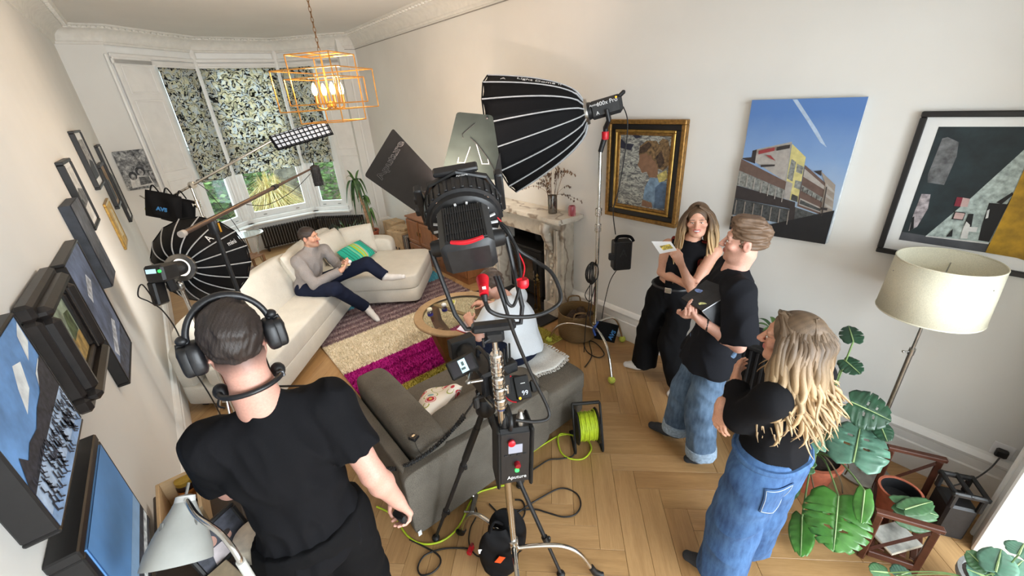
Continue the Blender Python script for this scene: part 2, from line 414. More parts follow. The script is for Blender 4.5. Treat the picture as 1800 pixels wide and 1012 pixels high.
# ---- bay: panelled facets, sash windows, blinds
upvc = pm('window_white', (242, 243, 242), 0.3, 0, 0.01, 5)
pane_glass = glassmat('window_glass', (240, 248, 248), 0, 0.05)
def leaf_fabric():
 t = NT('leaf_print_blind'); v = t.coord('Object'); 
 w1 = t.noise(v, 7, 2, 0.5); ad = t.new('ShaderNodeVectorMath', operation='ADD'); sc_ = t.new('ShaderNodeVectorMath', operation='SCALE'); sc_.inputs['Scale'].default_value = 0.22
 t.l(w1.outputs['Color'], sc_.inputs[0]); t.l(v, ad.inputs[0]); t.l(sc_.outputs[0], ad.inputs[1])
 wv = t.new('ShaderNodeTexWave', wave_type='RINGS', rings_direction='SPHERICAL'); wv.inputs['Scale'].default_value = 3.2; wv.inputs['Distortion'].default_value = 16; wv.inputs['Detail'].default_value = 2; wv.inputs['Detail Scale'].default_value = 2.5
 t.l(ad.outputs[0], wv.inputs['Vector'])
 vo = t.new('ShaderNodeTexVoronoi', feature='F1'); vo.inputs['Scale'].default_value = 19; t.l(ad.outputs[0], vo.inputs['Vector'])
 n3 = t.noise(ad.outputs[0], 16, 3)
 base = t.ramp(n3.outputs[0], [(0.36, (176, 176, 158)), (0.48, (222, 214, 190)), (0.56, (186, 196, 206)), (0.66, (230, 224, 206))])
 dark = t.ramp(wv.outputs[0], [(0.0, (50, 54, 60)), (0.10, (64, 68, 74)), (0.20, (255, 255, 255)), (1, (255, 255, 255))])
 d2 = t.ramp(vo.outputs['Distance'], [(0.0, (60, 66, 72)), (0.16, (90, 98, 96)), (0.26, (255, 255, 255))])
 m1 = t.new('ShaderNodeMixRGB', blend_type='MULTIPLY'); m1.inputs[0].default_value = 1; t.l(base, m1.inputs[1]); t.l(dark, m1.inputs[2])
 m2 = t.new('ShaderNodeMixRGB', blend_type='MULTIPLY'); m2.inputs[0].default_value = 0.75; t.l(m1.outputs[0], m2.inputs[1]); t.l(d2, m2.inputs[2])
 out = t.n['Material Output']; t.l(m2.outputs[0], t.b.inputs['Base Color']); t.b.inputs['Roughness'].default_value = 0.9
 tl = t.new('ShaderNodeBsdfTranslucent'); t.l(m2.outputs[0], tl.inputs[0]); mx = t.new('ShaderNodeMixShader'); mx.inputs[0].default_value = 0.5
 t.l(t.b.outputs[0], mx.inputs[1]); t.l(tl.outputs[0], mx.inputs[2]); t.l(mx.outputs[0], out.inputs[0]); return t.m
blind_mat = leaf_fabric()
ZS, ZT = 0.50, 3.15        # sill underside, head
def facet(P, Q, w0, w1, tag_, n):
 """one side of the bay: P->Q left to right seen from the room, window between fractions w0 and w1"""
 d = (Q-P); L = d.length; u = d.normalized(); nrm = Vector((u.y, -u.x, 0)); Zv = Vector((0, 0, 1))
 T = axes(u, -nrm, Zv, P)      # local x along facet, y outwards, z up
 mb = MB(T); a, b = w0*L, w1*L
 mb.box((L/2, 0.09, ZS/2), (L, 0.14, ZS)); mb.box((L/2, 0.09, (ZT+ZC)/2), (L, 0.16, ZC-ZT))
 if a > 0.02: mb.box((a/2, 0.09, (ZS+ZT)/2), (a, 0.14, ZT-ZS))
 if L-b > 0.02: mb.box(((L+b)/2, 0.09, (ZS+ZT)/2), (L-b, 0.14, ZT-ZS))
 wl = st(mb, 'wall_bay_'+tag_, upvc)
 # head mouldings
 hm = MB(T); hm.box((L/2, 0.0, ZT+0.02), (L-0.02, 0.05, 0.05), None, 0.01); hm.box((L/2, -0.005, ZT-0.05), (L-0.02, 0.03, 0.07), None, 0.01); hm.build('head_moulding', white_paint, wl)
 # window
 wroot = bpy.data.objects.new('window_%d' % n, None); COL.objects.link(wroot); wroot['kind'] = 'structure'; wroot.location = tuple(P)
 fr = MB(T); fw = 0.07
 for x in (a+fw/2, b-fw/2): fr.box((x, 0.06, (ZS+ZT)/2), (fw, 0.10, ZT-ZS), None, 0.008)
 fr.box(((a+b)/2, 0.06, ZT-0.04), (b-a-2*fw, 0.10, 0.08), None, 0.008); fr.build('window_frame', upvc, wroot)
 si = MB(T); si.box(((a+b)/2, -0.02, ZS+0.02), (b-a+0.10, 0.22, 0.045), None, 0.012); si.box(((a+b)/2, 0.03, ZS+0.075), (b-a, 0.12, 0.07), None, 0.01); si.build('window_sill', white_paint, wroot)
 for nm, z0, z1, y in (('lower_sash', ZS+0.11, 1.86, 0.05), ('upper_sash', 1.80, ZT-0.08, 0.09)):
  sa = MB(T); sw = 0.065; x0, x1 = a+fw, b-fw
  for x in (x0+sw/2, x1-sw/2): sa.box((x, y, (z0+z1)/2), (sw, 0.045, z1-z0), None, 0.006)
  sa.box(((x0+x1)/2, y, z0+0.055), (x1-x0-2*sw, 0.045, 0.11), None, 0.006); sa.box(((x0+x1)/2, y, z1-0.03), (x1-x0-2*sw, 0.045, 0.06), None, 0.006)
  so = sa.build(nm, upvc, wroot)
  MB(T).box(((x0+x1)/2, y, (z0+z1)/2+0.02), (x1-x0-2*sw+0.01, 0.006, z1-z0-0.15)).build('pane', pane_glass, so, 0)
  if nm == 'lower_sash':
   for x in (x0+0.22*(x1-x0), x1-0.22*(x1-x0)): MB(T).box((x, y-0.032, z0+0.04), (0.06, 0.02, 0.016), None, 0.005).build('sash_lift', steel, so)
 return T, L, wl
Tl, Ll, wl_l = facet(A0, A1, 0.44, 0.985, 'left', 1)
Tm, Lm, wl_m = facet(A1, A2, 0.012, 0.988, 'middle', 2)
Tr, Lr, wl_r = facet(A2, A3, 0.015, 0.56, 'right', 3)
# corner posts and folded shutter panels
mb = MB()
for p in (A1, A2): mb.cyl((p.x, p.y+0.02, 0), (p.x, p.y+0.02, ZC), 0.055, None, 8)
st(mb, 'trim_bay_posts', white_paint, 50)
def shutter(T, x0, x1, wl):
 mb = MB(T); w = x1-x0; mb.box(((x0+x1)/2, -0.005, 1.74), (w, 0.03, 2.84), None, 0.006); o = mb.build('shutter_panel', white_paint, wl)
 for z0, z1 in ((0.42, 1.55), (1.68, 2.62), (2.72, 3.05)):
  r = MB(T); c = (x0+x1)/2
  for z in (z0, z1): r.box((c, -0.026, z), (w-0.12, 0.016, 0.025), None, 0.006)
  for x in (x0+0.07, x1-0.07): r.box((x, -0.026, (z0+z1)/2), (0.02, 0.016, z1-z0), None, 0.006)
  r.build('panel_bead', white_paint, o)
shutter(Tl, 0.03, 0.44*Ll-0.01, wl_l); shutter(Tr, 0.56*Lr+0.01, Lr-0.03, wl_r)
# architrave line round the bay opening
mb = MB()
mb.box((A0.x-0.02, YF-0.012, ZT/2+0.03), (0.035, 0.03, ZT), None, 0.008); mb.box((A3.x+0.02, YF-0.012, ZT/2+0.03), (0.035, 0.03, ZT), None, 0.008)
st(mb, 'trim_bay_architrave', white_paint, 30)
def blind(T, x0, x1, z0, z1, label):
 loc = T @ Vector(((x0+x1)/2, -0.03, z0)); t = thing('roman_blind', label, 'blind', loc, 0, 'leaf print roman blinds in the bay')
 t['label'] = label; mb = MB(T); w = x1-x0; nz = 40
 def fn(a, b):
  z = z0+(z1-z0)*b; y = -0.035-0.004*math.sin(a*9+b*5); 
  if b < 0.11: y -= 0.018*abs(math.sin(b/0.11*PI*2))
  return Vector((x0+w*a, y, z+0.010*math.sin(a*PI)*(1 if b < 0.12 else 0)*-1))
 mb.surf(fn, 12, nz); mb.build('blind_fabric', blind_mat, t, 60, solid=0.004)
 MB(T).box(((x0+x1)/2, -0.02, z1+0.015), (w, 0.045, 0.03), None, 0.005).build('head_rail', white_paint, t)
 for x in (x0+0.12*w, x1-0.12*w): MB(T).cyl((x, -0.015, z0+0.05), (x, -0.015, z1), 0.0018, None, 5).build('lift_cord', white_plain, t)
 return t
blind(Tl, 0.47*Ll, 0.95*Ll, 1.42, 3.05, 'leaf print roman blind beside the wall with the black and white canvas')
blind(Tm, 0.03*Lm, 0.955*Lm, 1.42, 3.06, 'wide leaf print roman blind over the middle bay window')
blind(Tr, 0.03*Lr, 0.50*Lr, 1.46, 3.05, 'leaf print roman blind in the bay window nearest the dracaena')
# ---- radiators in the bay
rad_mat = pm('radiator_bronze', (52, 45, 42), 0.4, 0.5, 0.1, 20)
def radiator(T, x0, x1, label, z1=0.44):
 t = thing('column_radiator', label, 'radiator', T @ Vector(((x0+x1)/2, -0.14, 0)), 0, 'column radiators under the bay windows')
 n = int((x1-x0)/0.046); first = None; d = T.to_3x3()
 fin = MB(); 
 for y in (-0.04, 0.04): fin.cyl((0, y, 0.09), (0, y, z1-0.02), 0.013, None, 8)
 for z in (0.08, z1-0.015): fin.sph((0, 0, z), (0.019, 0.058, 0.024), 10, 6)
 for k in range(n):
  x = x0+(k+0.5)*(x1-x0)/n; Mw = T @ Matrix.Translation((x, -0.14, 0)); Ml = wmat(t).inverted() @ Mw
  if first is None: first = fin.build('radiator_fin', rad_mat, t, 40, world=False); first.matrix_basis = Ml
  else: share(first, Ml, t)
 pb = MB(T)
 for z in (0.08, z1-0.015): pb.cyl((x0, -0.14, z), (x1, -0.14, z), 0.012, None, 8)
 pb.build('connecting_pipe', rad_mat, t)
 for x in (x0+0.06, x1-0.06): MB(T).box((x, -0.14, 0.03), (0.03, 0.13, 0.06), None, 0.006).build('radiator_foot', rad_mat, t)
radiator(Tm, 0.10, Lm-0.05, 'dark bronze column radiator under the middle bay window behind the seated man', 0.44)
radiator(Tr, 0.05, Lr-0.25, 'dark bronze column radiator half hidden behind the strappy green plant', 0.44)
# ---- garden outside
soil = pm('garden_ground', (112, 104, 82), 0.95, 0, 0.25, 6, 0.3)
o = MB().box((1.5, 15.2, -0.25), (30, 12.0, 0.3)).build('ground_garden', soil, None, 0); o['kind'] = 'structure'
stone = pm('garden_wall_stone', (150, 140, 126), 0.9, 0, 0.25, 5, 0.5)
o = MB().box((1.5, 14.3, 0.5), (16, 0.35, 1.2)).build('wall_garden', stone, None, 0); o['kind'] = 'structure'
def leafblob(name, label, cat, c, r, n, mats, size, droop=0.0, blade=False):
 t = thing(name, label, cat, (c[0], c[1], -0.1)); mb = MB()
 for k in range(n):
  if blade:
   a = random.random()*2*PI; sp = random.random()**0.7; p0 = Vector((c[0]+0.12*math.cos(a), c[1]+0.12*math.sin(a), -0.1)); R_ = r[0]*sp; hh = r[2]*(1.1-0.5*sp)*(0.7+0.5*random.random())
   p1 = p0+Vector((math.cos(a)*R_*0.4, math.sin(a)*R_*0.4, hh)); p2 = p0+Vector((math.cos(a)*R_*1.15, math.sin(a)*R_*1.15, hh*(1.15-0.75*sp))); s_ = Vector((-math.sin(a), math.cos(a), 0))*size
   mb.add([p0-s_, p0+s_, p1+s_*0.7, p1-s_*0.7, p2], [(0, 1, 2, 3), (3, 2, 4)], random.randrange(len(mats)))
  else:
   v = Vector((random.gauss(0, 1), random.gauss(0, 1), random.gauss(0, 1))).normalized()*(0.55+0.5*random.random()); p = Vector((c[0]+v.x*r[0], c[1]+v.y*r[1], c[2]+v.z*r[2]))
   u, w, d = frame_of((random.gauss(0, 1), random.gauss(0, 1), random.gauss(0, 1)+0.6)); l = size*(0.7+0.6*random.random())
   mb.add([p-u*l, p+w*l*0.5, p+u*l, p-w*l*0.5], [(0, 1, 2, 3)], random.randrange(len(mats)))
 o = mb.build('foliage', mats, t, 0); o['kind'] = 'stuff'
 if not blade: MB().cyl((c[0], c[1], -0.1), (c[0], c[1], c[2]), 0.05, 0.03, 8).build('stem', pm('bark', (90, 72, 55), 0.9), t)
 return t
lg = [pm('leaf_green_%d' % k, c, 0.6, 0, 0.15, 20) for k, c in enumerate([(104, 134, 78), (136, 164, 96), (82, 112, 66)])]
straw = [pm('straw_%d' % k, c, 0.7, 0, 0.1, 20) for k, c in enumerate([(214, 188, 122), (196, 166, 98), (232, 212, 160), (168, 160, 84)])]
brt = [pm('bright_leaf_%d' % k, c, 0.6, 0, 0.1, 20) for k, c in enumerate([(120, 190, 60), (150, 205, 80), (90, 165, 60)])]
leafblob('ornamental_grass', 'big clump of straw coloured grass outside the middle bay window', 'grass', (1.75, 10.75, 0), (0.95, 0.95, 1.05), 900, straw, 0.008, blade=True)
leafblob('ornamental_grass', 'pale grass clump outside the bay window behind the dracaena', 'grass', (3.65, 10.6, 0), (0.62, 0.7, 0.8), 450, straw[:2]+brt[:1], 0.008, blade=True)
leafblob('low_shrub', 'low bright green shrub by the straw coloured grass outside', 'shrub', (2.75, 9.55, 0.10), (0.42, 0.25, 0.22), 500, brt, 0.05)
leafblob('low_shrub', 'yellow-green shrub outside the bay window by the softbox boom', 'shrub', (0.0, 10.3, 0.2), (0.6, 0.5, 0.35), 420, brt[:2]+[pm('yellow_flower', (236, 206, 60), 0.6)], 0.05)
leafblob('hedge_bush', 'dark green bush against the garden wall outside', 'bush', (1.1, 13.0, 0.8), (1.15, 0.6, 1.0), 1600, lg, 0.09)
leafblob('hedge_bush', 'tall mid green bush by the garden wall outside the right bay window', 'bush', (4.4, 13.0, 0.9), (1.5, 0.6, 1.2), 1600, lg[:2], 0.09)
leafblob('hedge_bush', 'olive green bush by the garden wall outside the left bay window', 'bush', (-2.3, 12.6, 0.9), (1.5, 0.6, 1.2), 1400, lg[:2]+straw[3:], 0.09)
# ================================================================== FURNITURE
def cushion(mb, c, size, R=None, e=0.32, n=40, m=20, mi=0):
 return mb.sph(c, (size[0]/2, size[1]/2, size[2]/2), n, m, R, mi, e)
def pillow(mb, c, w, h, t, R=None, n=22, mi=0, floppy=0.0, seed=0):
 """square scatter cushion: two bulged faces meeting at a thin rim with pulled corners; w along x, h along z, t along y"""
 c = Vector(c); rs = random.Random(seed); ph = [rs.random()*6 for _ in range(4)]
 def pt(u, v, sg):
  x, z = u*2-1, v*2-1; pin = 1-0.06*(x*x*z*z); edge = max(0, (1-x**4))*max(0, (1-z**4))
  bul = edge**0.55*(1+0.10*math.sin(4*x+ph[0])*math.sin(3*z+ph[1])+floppy*math.sin(5*x+ph[2]+2*z))
  sx = 1-0.05*(1-abs(z)**2)*0-0.04*(1-z*z) ; sz = 1-0.04*(1-x*x)
  p = Vector((x*w/2*sx*pin, sg*t/2*bul, z*h/2*sz*pin)); p.y += floppy*0.04*math.sin(2.5*x+ph[3])
  return c+((R @ p) if R is not None else p)
 mb.surf(lambda a, b: pt(a, b, -1), n, n, mi); mb.surf(lambda a, b: pt(1-a, b, 1), n, n, mi); return mb
# ---- cream corner sofa, set at an angle across the room
cream = fabric('cream_linen', (222, 218, 208), 260, 0.05, 0.25)
SU = math.radians(50.0); su = Vector((math.cos(SU), math.sin(SU), 0)); sy = Vector((-math.sin(SU), math.cos(SU), 0)); TS = axes(su, sy, (0, 0, 1))
sofa = thing('corner_sofa', 'large cream fabric corner sofa with a chaise end, man in grey roll-neck seated on it', 'sofa', TS @ Vector((4.35, 2.6, 0)), SU)
foot_dark = pm('dark_wood_foot', (48, 36, 28), 0.5)
mb = MB(TS); cushion(mb, (4.33, 2.64, 0.155), (2.90, 0.86, 0.20), None, 0.12); mb.build('seat_base', cream, sofa, 50)
mb = MB(TS); cushion(mb, (5.25, 2.03, 0.155), (1.03, 1.40, 0.20), None, 0.12); mb.build('chaise_base', cream, sofa, 50)
mb = MB(TS); cushion(mb, (3.80, 2.52, 0.335), (1.82, 0.62, 0.21), None, 0.2); mb.build('seat_cushion', cream, sofa, 50)
mb = MB(TS); cushion(mb, (5.24, 2.04, 0.335), (1.05, 1.44, 0.20), None, 0.18); mb.build('chaise_cushion', cream, sofa, 50)
mb = MB(TS); cushion(mb, (4.40, 2.985, 0.34), (2.98, 0.16, 0.60), None, 0.2); mb.build('back_frame', cream, sofa, 50)
lean = Matrix.Rotation(math.radians(-17), 3, 'X')
mb = MB(TS); cushion(mb, (3.86, 2.83, 0.60), (1.90, 0.26, 0.52), lean, 0.38); mb.build('back_cushion', cream, sofa, 60)
mb = MB(TS); cushion(mb, (5.36, 2.84, 0.58), (1.08, 0.26, 0.48), lean, 0.38); mb.build('back_cushion', cream, sofa, 60)
mb = MB(TS); cushion(mb, (5.92, 2.48, 0.32), (0.26, 1.14, 0.56), None, 0.3); mb.build('arm', cream, sofa, 50)
for u_, y_ in ((2.98, 2.3), (2.98, 2.95), (4.6, 2.95), (5.95, 2.0), (5.95, 2.95), (4.82, 1.42), (5.68, 1.42)): MB(TS).box((u_, y_, 0.03), (0.06, 0.06, 0.06), None, 0.006).build('foot', foot_dark, sofa)
# piping of the cushions
def seam(pts, r=0.0035): return MB(TS).tube([Vector(p) for p in pts], r, 6)
seam([(2.92, 2.235, 0.40), (4.68, 2.235, 0.40)]).build('piping', cream, sofa); 
def scatter(label, u_, y_, z_, w, h, t, rz, rx, mat, seed, group=None, name='scatter_cushion', extra=None, ry=0):
 R = TS.to_3x3() @ Matrix.Rotation(rz, 3, 'Z') @ Matrix.Rotation(rx, 3, 'X') @ Matrix.Rotation(ry, 3, 'Y')
 c = TS @ Vector((u_, y_, z_)); th = thing(name, label, 'cushion', (c.x, c.y, c.z-h/2), 0, group)
 mb = MB(); pillow(mb, c, w, h, t, R, 20, seed=seed); mb.build('cushion_cover', mat, th, 70); return th, R, c
scatter('plump cream cushion behind the seated man in the grey roll-neck', 4.62, 2.66, 0.66, 0.55, 0.52, 0.20, 0.12, -0.38, cream, 1, 'cream scatter cushions on the corner sofa')
scatter('cream cushion leaning in the sofa corner behind the turquoise striped one', 5.42, 2.60, 0.64, 0.50, 0.46, 0.18, -0.25, -0.42, cream, 2, 'cream scatter cushions on the corner sofa')
scatter('cream cushion propped against the far arm of the corner sofa', 5.72, 2.35, 0.62, 0.48, 0.44, 0.16, -1.1, -0.35, cream, 3, 'cream scatter cushions on the corner sofa')
def stripes_mat():
 t = NT('turquoise_stripes'); v = t.coord('Object'); sp = t.new('ShaderNodeSeparateXYZ'); t.l(v, sp.inputs[0])
 mr = t.new('ShaderNodeMapRange'); mr.inputs['From Min'].default_value = -0.24; mr.inputs['From Max'].default_value = 0.24; t.l(sp.outputs[0], mr.inputs[0])
 tq, dk, lm, wt, pl = (48, 190, 165), (24, 120, 110), (180, 205, 60), (220, 225, 205), (120, 215, 180)
 st_ = [(0.0, tq), (0.08, dk), (0.10, tq), (0.17, dk), (0.19, tq), (0.27, dk), (0.29, pl), (0.36, tq), (0.42, lm), (0.50, pl), (0.54, lm), (0.60, wt), (0.62, (130, 95, 60)), (0.635, wt), (0.65, tq), (0.72, dk), (0.74, tq), (0.80, dk), (0.82, tq), (0.88, dk), (0.90, tq)]
 t.l(t.ramp(mr.outputs[0], st_, 'CONSTANT'), t.b.inputs['Base Color']); t.b.inputs['Roughness'].default_value = 0.95
 n = t.noise(v, 300, 2); t.bump(n.outputs[0], 0.2, 0.002); return t.m
th = thing('scatter_cushion', 'turquoise striped cushion with lime bands and a tasselled edge', 'cushion', TS @ Vector((5.30, 2.30, 0.44)), 0)
R = TS.to_3x3() @ Matrix.Rotation(-0.30, 3, 'Z') @ Matrix.Rotation(-0.95, 3, 'X'); th.rotation_euler = R.to_euler(); c = TS @ Vector((5.35, 2.26, 0.555)); th.location = c
mb = MB(); pillow(mb, (0, 0, 0), 0.50, 0.32, 0.13, None, 22, seed=5); mb.build('cushion_cover', stripes_mat(), th, 70, world=False)
mb = MB()
for k in range(16): mb.box((0.25+0.012, 0.0, -0.145+k*0.0193), (0.035, 0.008, 0.010), None, 0.003)
mb.build('tassel_fringe', pm('tassel_navy', (48, 70, 90), 0.9), th, 0, world=False)
# ---- rug: long shag pile in bands
def rug_mat():
 t = NT('striped_shag'); v = t.coord('Object'); sp = t.new('ShaderNodeSeparateXYZ'); t.l(v, sp.inputs[0])
 n = t.noise(v, 90, 3, 0.7); wob = t.new('ShaderNodeMath', operation='MULTIPLY_ADD'); wob.inputs[1].default_value = 0.05; t.l(n.outputs[0], wob.inputs[0]); t.l(sp.outputs[1], wob.inputs[2])
 mr = t.new('ShaderNodeMapRange'); mr.inputs['From Min'].default_value = 2.625; mr.inputs['From Max'].default_value = 5.925; t.l(wob.outputs[0], mr.inputs[0])
 y = lambda q: (q-2.6)/3.3
 mg, mg2, ol, crm, p1, p2, bl = (200, 48, 152), (170, 34, 124), (190, 178, 90), (250, 240, 216), (150, 126, 130), (190, 170, 168), (110, 190, 208)
 S = [(0, ol), (y(3.12), mg2), (y(3.16), mg), (y(3.24), mg2), (y(3.30), mg), (y(3.45), mg2), (y(3.50), mg), (y(3.66), crm), (y(4.33), p1)]
 q = 4.40
 while q < 4.98: S += [(y(q), p2), (y(q+0.05), p1)]; q += 0.12
 S += [(y(5.02), bl), (y(5.35), (50, 120, 150))]
 col = t.ramp(mr.outputs[0], S, 'CONSTANT'); n2 = t.noise(v, 160, 3, 0.8); mx = t.new('ShaderNodeMixRGB', blend_type='MULTIPLY'); mx.inputs[0].default_value = 0.55; t.l(col, mx.inputs[1])
 t.l(t.ramp(n2.outputs[0], [(0.3, (196, 188, 188)), (0.6, (255, 255, 255))]), mx.inputs[2]); t.l(mx.outputs[0], t.b.inputs['Base Color']); t.b.inputs['Roughness'].default_value = 1.0; t.b.inputs['Specular IOR Level'].default_value = 0.05
 return t.m
RX0, RX1, RY0, RY1 = 0.74, 2.72, 2.62, 5.55
rug = thing('striped_rug', 'shag rug in bands of magenta, cream, olive, mauve and teal', 'rug', (0, 0, 0))
rm = rug_mat()
MB().box(((RX0+RX1)/2, (RY0+RY1)/2, 0.008), (RX1-RX0, RY1-RY0, 0.012), None, 0.004).build('rug_backing', rm, rug)
mb = MB(); vs = []; fs = []
for k in range(52000):
 x = RX0+(RX1-RX0)*random.random(); y = RY0+(RY1-RY0)*random.random(); a = random.random()*2*PI; h = 0.016+0.016*random.random(); l = 0.012*random.random()+0.004; w = 0.0045
 p = Vector((x, y, 0.012)); s_ = Vector((math.cos(a), math.sin(a), 0))*w; tip = p+Vector((math.cos(a*1.7)*l, math.sin(a*1.7)*l, h)); i = len(vs)
 vs += [p-s_, p+s_, tip]; fs.append((i, i+1, i+2))
mb.v = vs; mb.f = fs; mb.mi = [0]*len(fs); o = mb.build('pile', rm, rug, 0); o['kind'] = 'stuff'
# ---- round coffee table: wooden ring, glass inset, curved crossed base
teak = wood('teak', (112, 70, 38), (150, 100, 60), (1, 1, 1), 8, 0.4)
teak_pale = wood('teak_ring', (150, 120, 84), (180, 150, 112), (1, 1, 1), 8, 0.35)
CT = Vector((1.86, 3.22, 0)); tbl = thing('coffee_table', 'round teak coffee table with a glass top standing on the rug', 'table', CT)
mb = MB(); mb.lathe([(0.37, 0.425), (0.45, 0.425), (0.462, 0.437), (0.462, 0.448), (0.455, 0.455), (0.375, 0.455), (0.37, 0.45)], CT, (0, 0, 1), 56, caps=False)
mb.build('table_ring', teak_pale, tbl, 40)
table_glass = glassmat('table_glass', (242, 243, 236), 0.02, 0.07)
MB().lathe([(0.372, 0.446), (0.372, 0.453)], CT, n=48).build('glass_top', table_glass, tbl, 30)
for k in range(2):   # two crossed boat-shaped frames
 a = PI/2*k+0.35; U = Vector((math.cos(a), math.sin(a), 0)); mb = MB(); pts = []
 out_ = [(-0.43, 0.425), (-0.30, 0.425), (-0.27, 0.26), (-0.17, 0.16), (0, 0.13), (0.17, 0.16), (0.27, 0.26), (0.30, 0.425), (0.43, 0.425), (0.30, 0.03), (0.24, 0.03), (0.14, 0.085), (-0.14, 0.085), (-0.24, 0.03), (-0.30, 0.03)]
 n_ = Vector((-math.sin(a), math.cos(a), 0)); mb = MB()
 # build as strips so that the concave outline stays clean
 L = [(-0.43, 0.425, -0.30, 0.425), (-0.385, 0.28, -0.28, 0.28), (-0.33, 0.12, -0.18, 0.17), (-0.30, 0.03, -0.13, 0.145), (-0.13, 0.07, -0.08, 0.135), (0, 0.085, 0, 0.13), (0.13, 0.07, 0.08, 0.135), (0.30, 0.03, 0.13, 0.145), (0.33, 0.12, 0.18, 0.17), (0.385, 0.28, 0.28, 0.28), (0.43, 0.425, 0.30, 0.425)]
 for i in range(len(L)-1):
  q = [(L[i][0], L[i][1]), (L[i+1][0], L[i+1][1]), (L[i+1][2], L[i+1][3]), (L[i][2], L[i][3])]
  mb.prism(q, CT-n_*0.0275, U, (0, 0, 1), -0.055)
 mb.build('curved_leg_frame', teak, tbl, 20)
MB().box((CT.x, CT.y, 0.435), (0.045, 0.74, 0.018), Matrix.Rotation(0.25, 3, 'Z'), 0.003).build('cross_rail', teak_pale, tbl)
# small wrapped things on the table
wrapm = pm('cream_wrapper', (238, 228, 196), 0.5, 0, 0.05, 30); navy = pm('navy_print', (52, 50, 140), 0.5, 0, 0.1, 40); lime = pm('lime_label', (190, 190, 80), 0.5, 0, 0.1, 30)
def jar(px, py, label, top, band):
 p = fl(px, py, 0.456); t = thing('small_jar', label, 'jar', p, 0, 'small jars on the coffee table')
 MB().lathe([(0.018, 0), (0.026, 0.004), (0.027, 0.05), (0.02, 0.06), (0.02, 0.066)], p, n=16).build('jar_glass', glassmat('jar_glass', (235, 238, 232), 0, 0.25), t, 40)
 MB().lathe([(0.0285, 0.016), (0.0285, 0.042)], p, n=16, caps=False).build('label_band', band, t, 40)
 MB().sph((p.x, p.y, p.z+0.08), (0.026, 0.024, 0.02), 10, 6, None, 0, 0.8).build('cloth_cap', top, t, 60)
jar(757, 556, 'small jar with cream cloth cap and navy band on the coffee table', wrapm, navy)
jar(782, 548, 'small jar with white cap and navy band beside the lime one', white_plain, navy)
p = fl(797, 536, 0.456); t = thing('small_carton', 'lime and cream carton lying on the coffee table', 'carton', p)
mb = MB(); mb.box((p.x, p.y, p.z+0.018), (0.10, 0.05, 0.034), Matrix.Rotation(0.9, 3, 'Z'), 0.003); mb.build('carton_body', wrapm, t); MB().box((p.x, p.y, p.z+0.0365), (0.07, 0.035, 0.003), Matrix.Rotation(0.9, 3, 'Z')).build('carton_label', lime, t)
# ---- grey sofa with its back to the camera
grey = fabric('grey_brown_weave', (110, 104, 95), 240, 0.14, 0.35)
GX0, GX1, GY = 0.49, 2.03, 1.68
gs = thing('grey_sofa', 'low grey-brown fabric sofa seen from behind, man in white t-shirt sitting on it', 'sofa', (1.26, 2.1, 0))
mb = MB(); cushion(mb, (1.04, GY+0.04, 0.285), (1.12, 0.09, 0.49), None, 0.14); mb.build('back_panel', grey, gs, 50)
mb = MB(); cushion(mb, (1.27, 2.10, 0.19), (1.52, 0.80, 0.28), None, 0.12); mb.build('seat_base', grey, gs, 50)
mb = MB(); cushion(mb, (GX0+0.045, 2.20, 0.28), (0.085, 1.04, 0.50), None, 0.2); mb.build('arm_panel', grey, gs, 50)
mb = MB(); cushion(mb, (0.71, 2.22, 0.485), (0.24, 0.98, 0.28), None, 0.35); mb.build('arm_cushion', grey, gs, 60)
mb = MB(); cushion(mb, (1.20, 2.19, 0.37), (0.80, 0.64, 0.15), None, 0.25); mb.build('seat_cushion', grey, gs, 60)
mb = MB(); cushion(mb, (1.18, 1.86, 0.485), (0.86, 0.24, 0.26), Matrix.Rotation(0.10, 3, 'X'), 0.4); mb.build('back_cushion', grey, gs, 60)
mb = MB(); cushion(mb, (1.815, 2.10, 0.36), (0.43, 0.82, 0.16), None, 0.22); mb.build('end_cushion', grey, gs, 60)
for x in (GX0+0.08, GX1-0.08):
 for y in (GY+0.08, 2.44): MB().box((x, y, 0.03), (0.07, 0.07, 0.06), None, 0.008).build('foot', foot_dark, gs)
tg = fl(734, 937, 0.06); MB().box((tg.x+0.01, GY-0.010, 0.07), (0.022, 0.003, 0.04)).build('care_tag', white_plain, gs)
# floral cushion
def floral_mat():
 t = NT('floral_print'); v = t.coord('Object'); vo = t.new('ShaderNodeTexVoronoi', feature='F1'); vo.inputs['Scale'].default_value = 11; vo.inputs['Randomness'].default_value = 0.8; t.l(v, vo.inputs['Vector'])
 fl1 = t.ramp(vo.outputs['Distance'], [(0.0, (220, 190, 90)), (0.13, (190, 45, 60)), (0.30, (238, 226, 214)), (0.36, (200, 60, 70)), (0.42, (240, 230, 216))], 'CONSTANT')
 fl2 = t.ramp(vo.outputs['Distance'], [(0.0, (205, 50, 70)), (0.10, (140, 175, 175)), (0.30, (240, 230, 216)), (0.5, (168, 170, 90)), (0.56, (240, 230, 216))], 'CONSTANT')
 sp = t.new('ShaderNodeSeparateColor'); t.l(vo.outputs['Color'], sp.inputs[0]); gt = t.new('ShaderNodeMath', operation='GREATER_THAN'); gt.inputs[1].default_value = 0.55; t.l(sp.outputs[0], gt.inputs[0])
 mx = t.new('ShaderNodeMixRGB'); t.l(gt.outputs[0], mx.inputs[0]); t.l(fl1, mx.inputs[1]); t.l(fl2, mx.inputs[2]); t.l(mx.outputs[0], t.b.inputs['Base Color']); t.b.inputs['Roughness'].default_value = 0.95; return t.m
c = fl(752, 722, 0.50); c = Vector((c.x, c.y, 0.52)); th = thing('scatter_cushion', 'crumpled floral cushion with red flowers lying on the grey sofa', 'cushion', c)
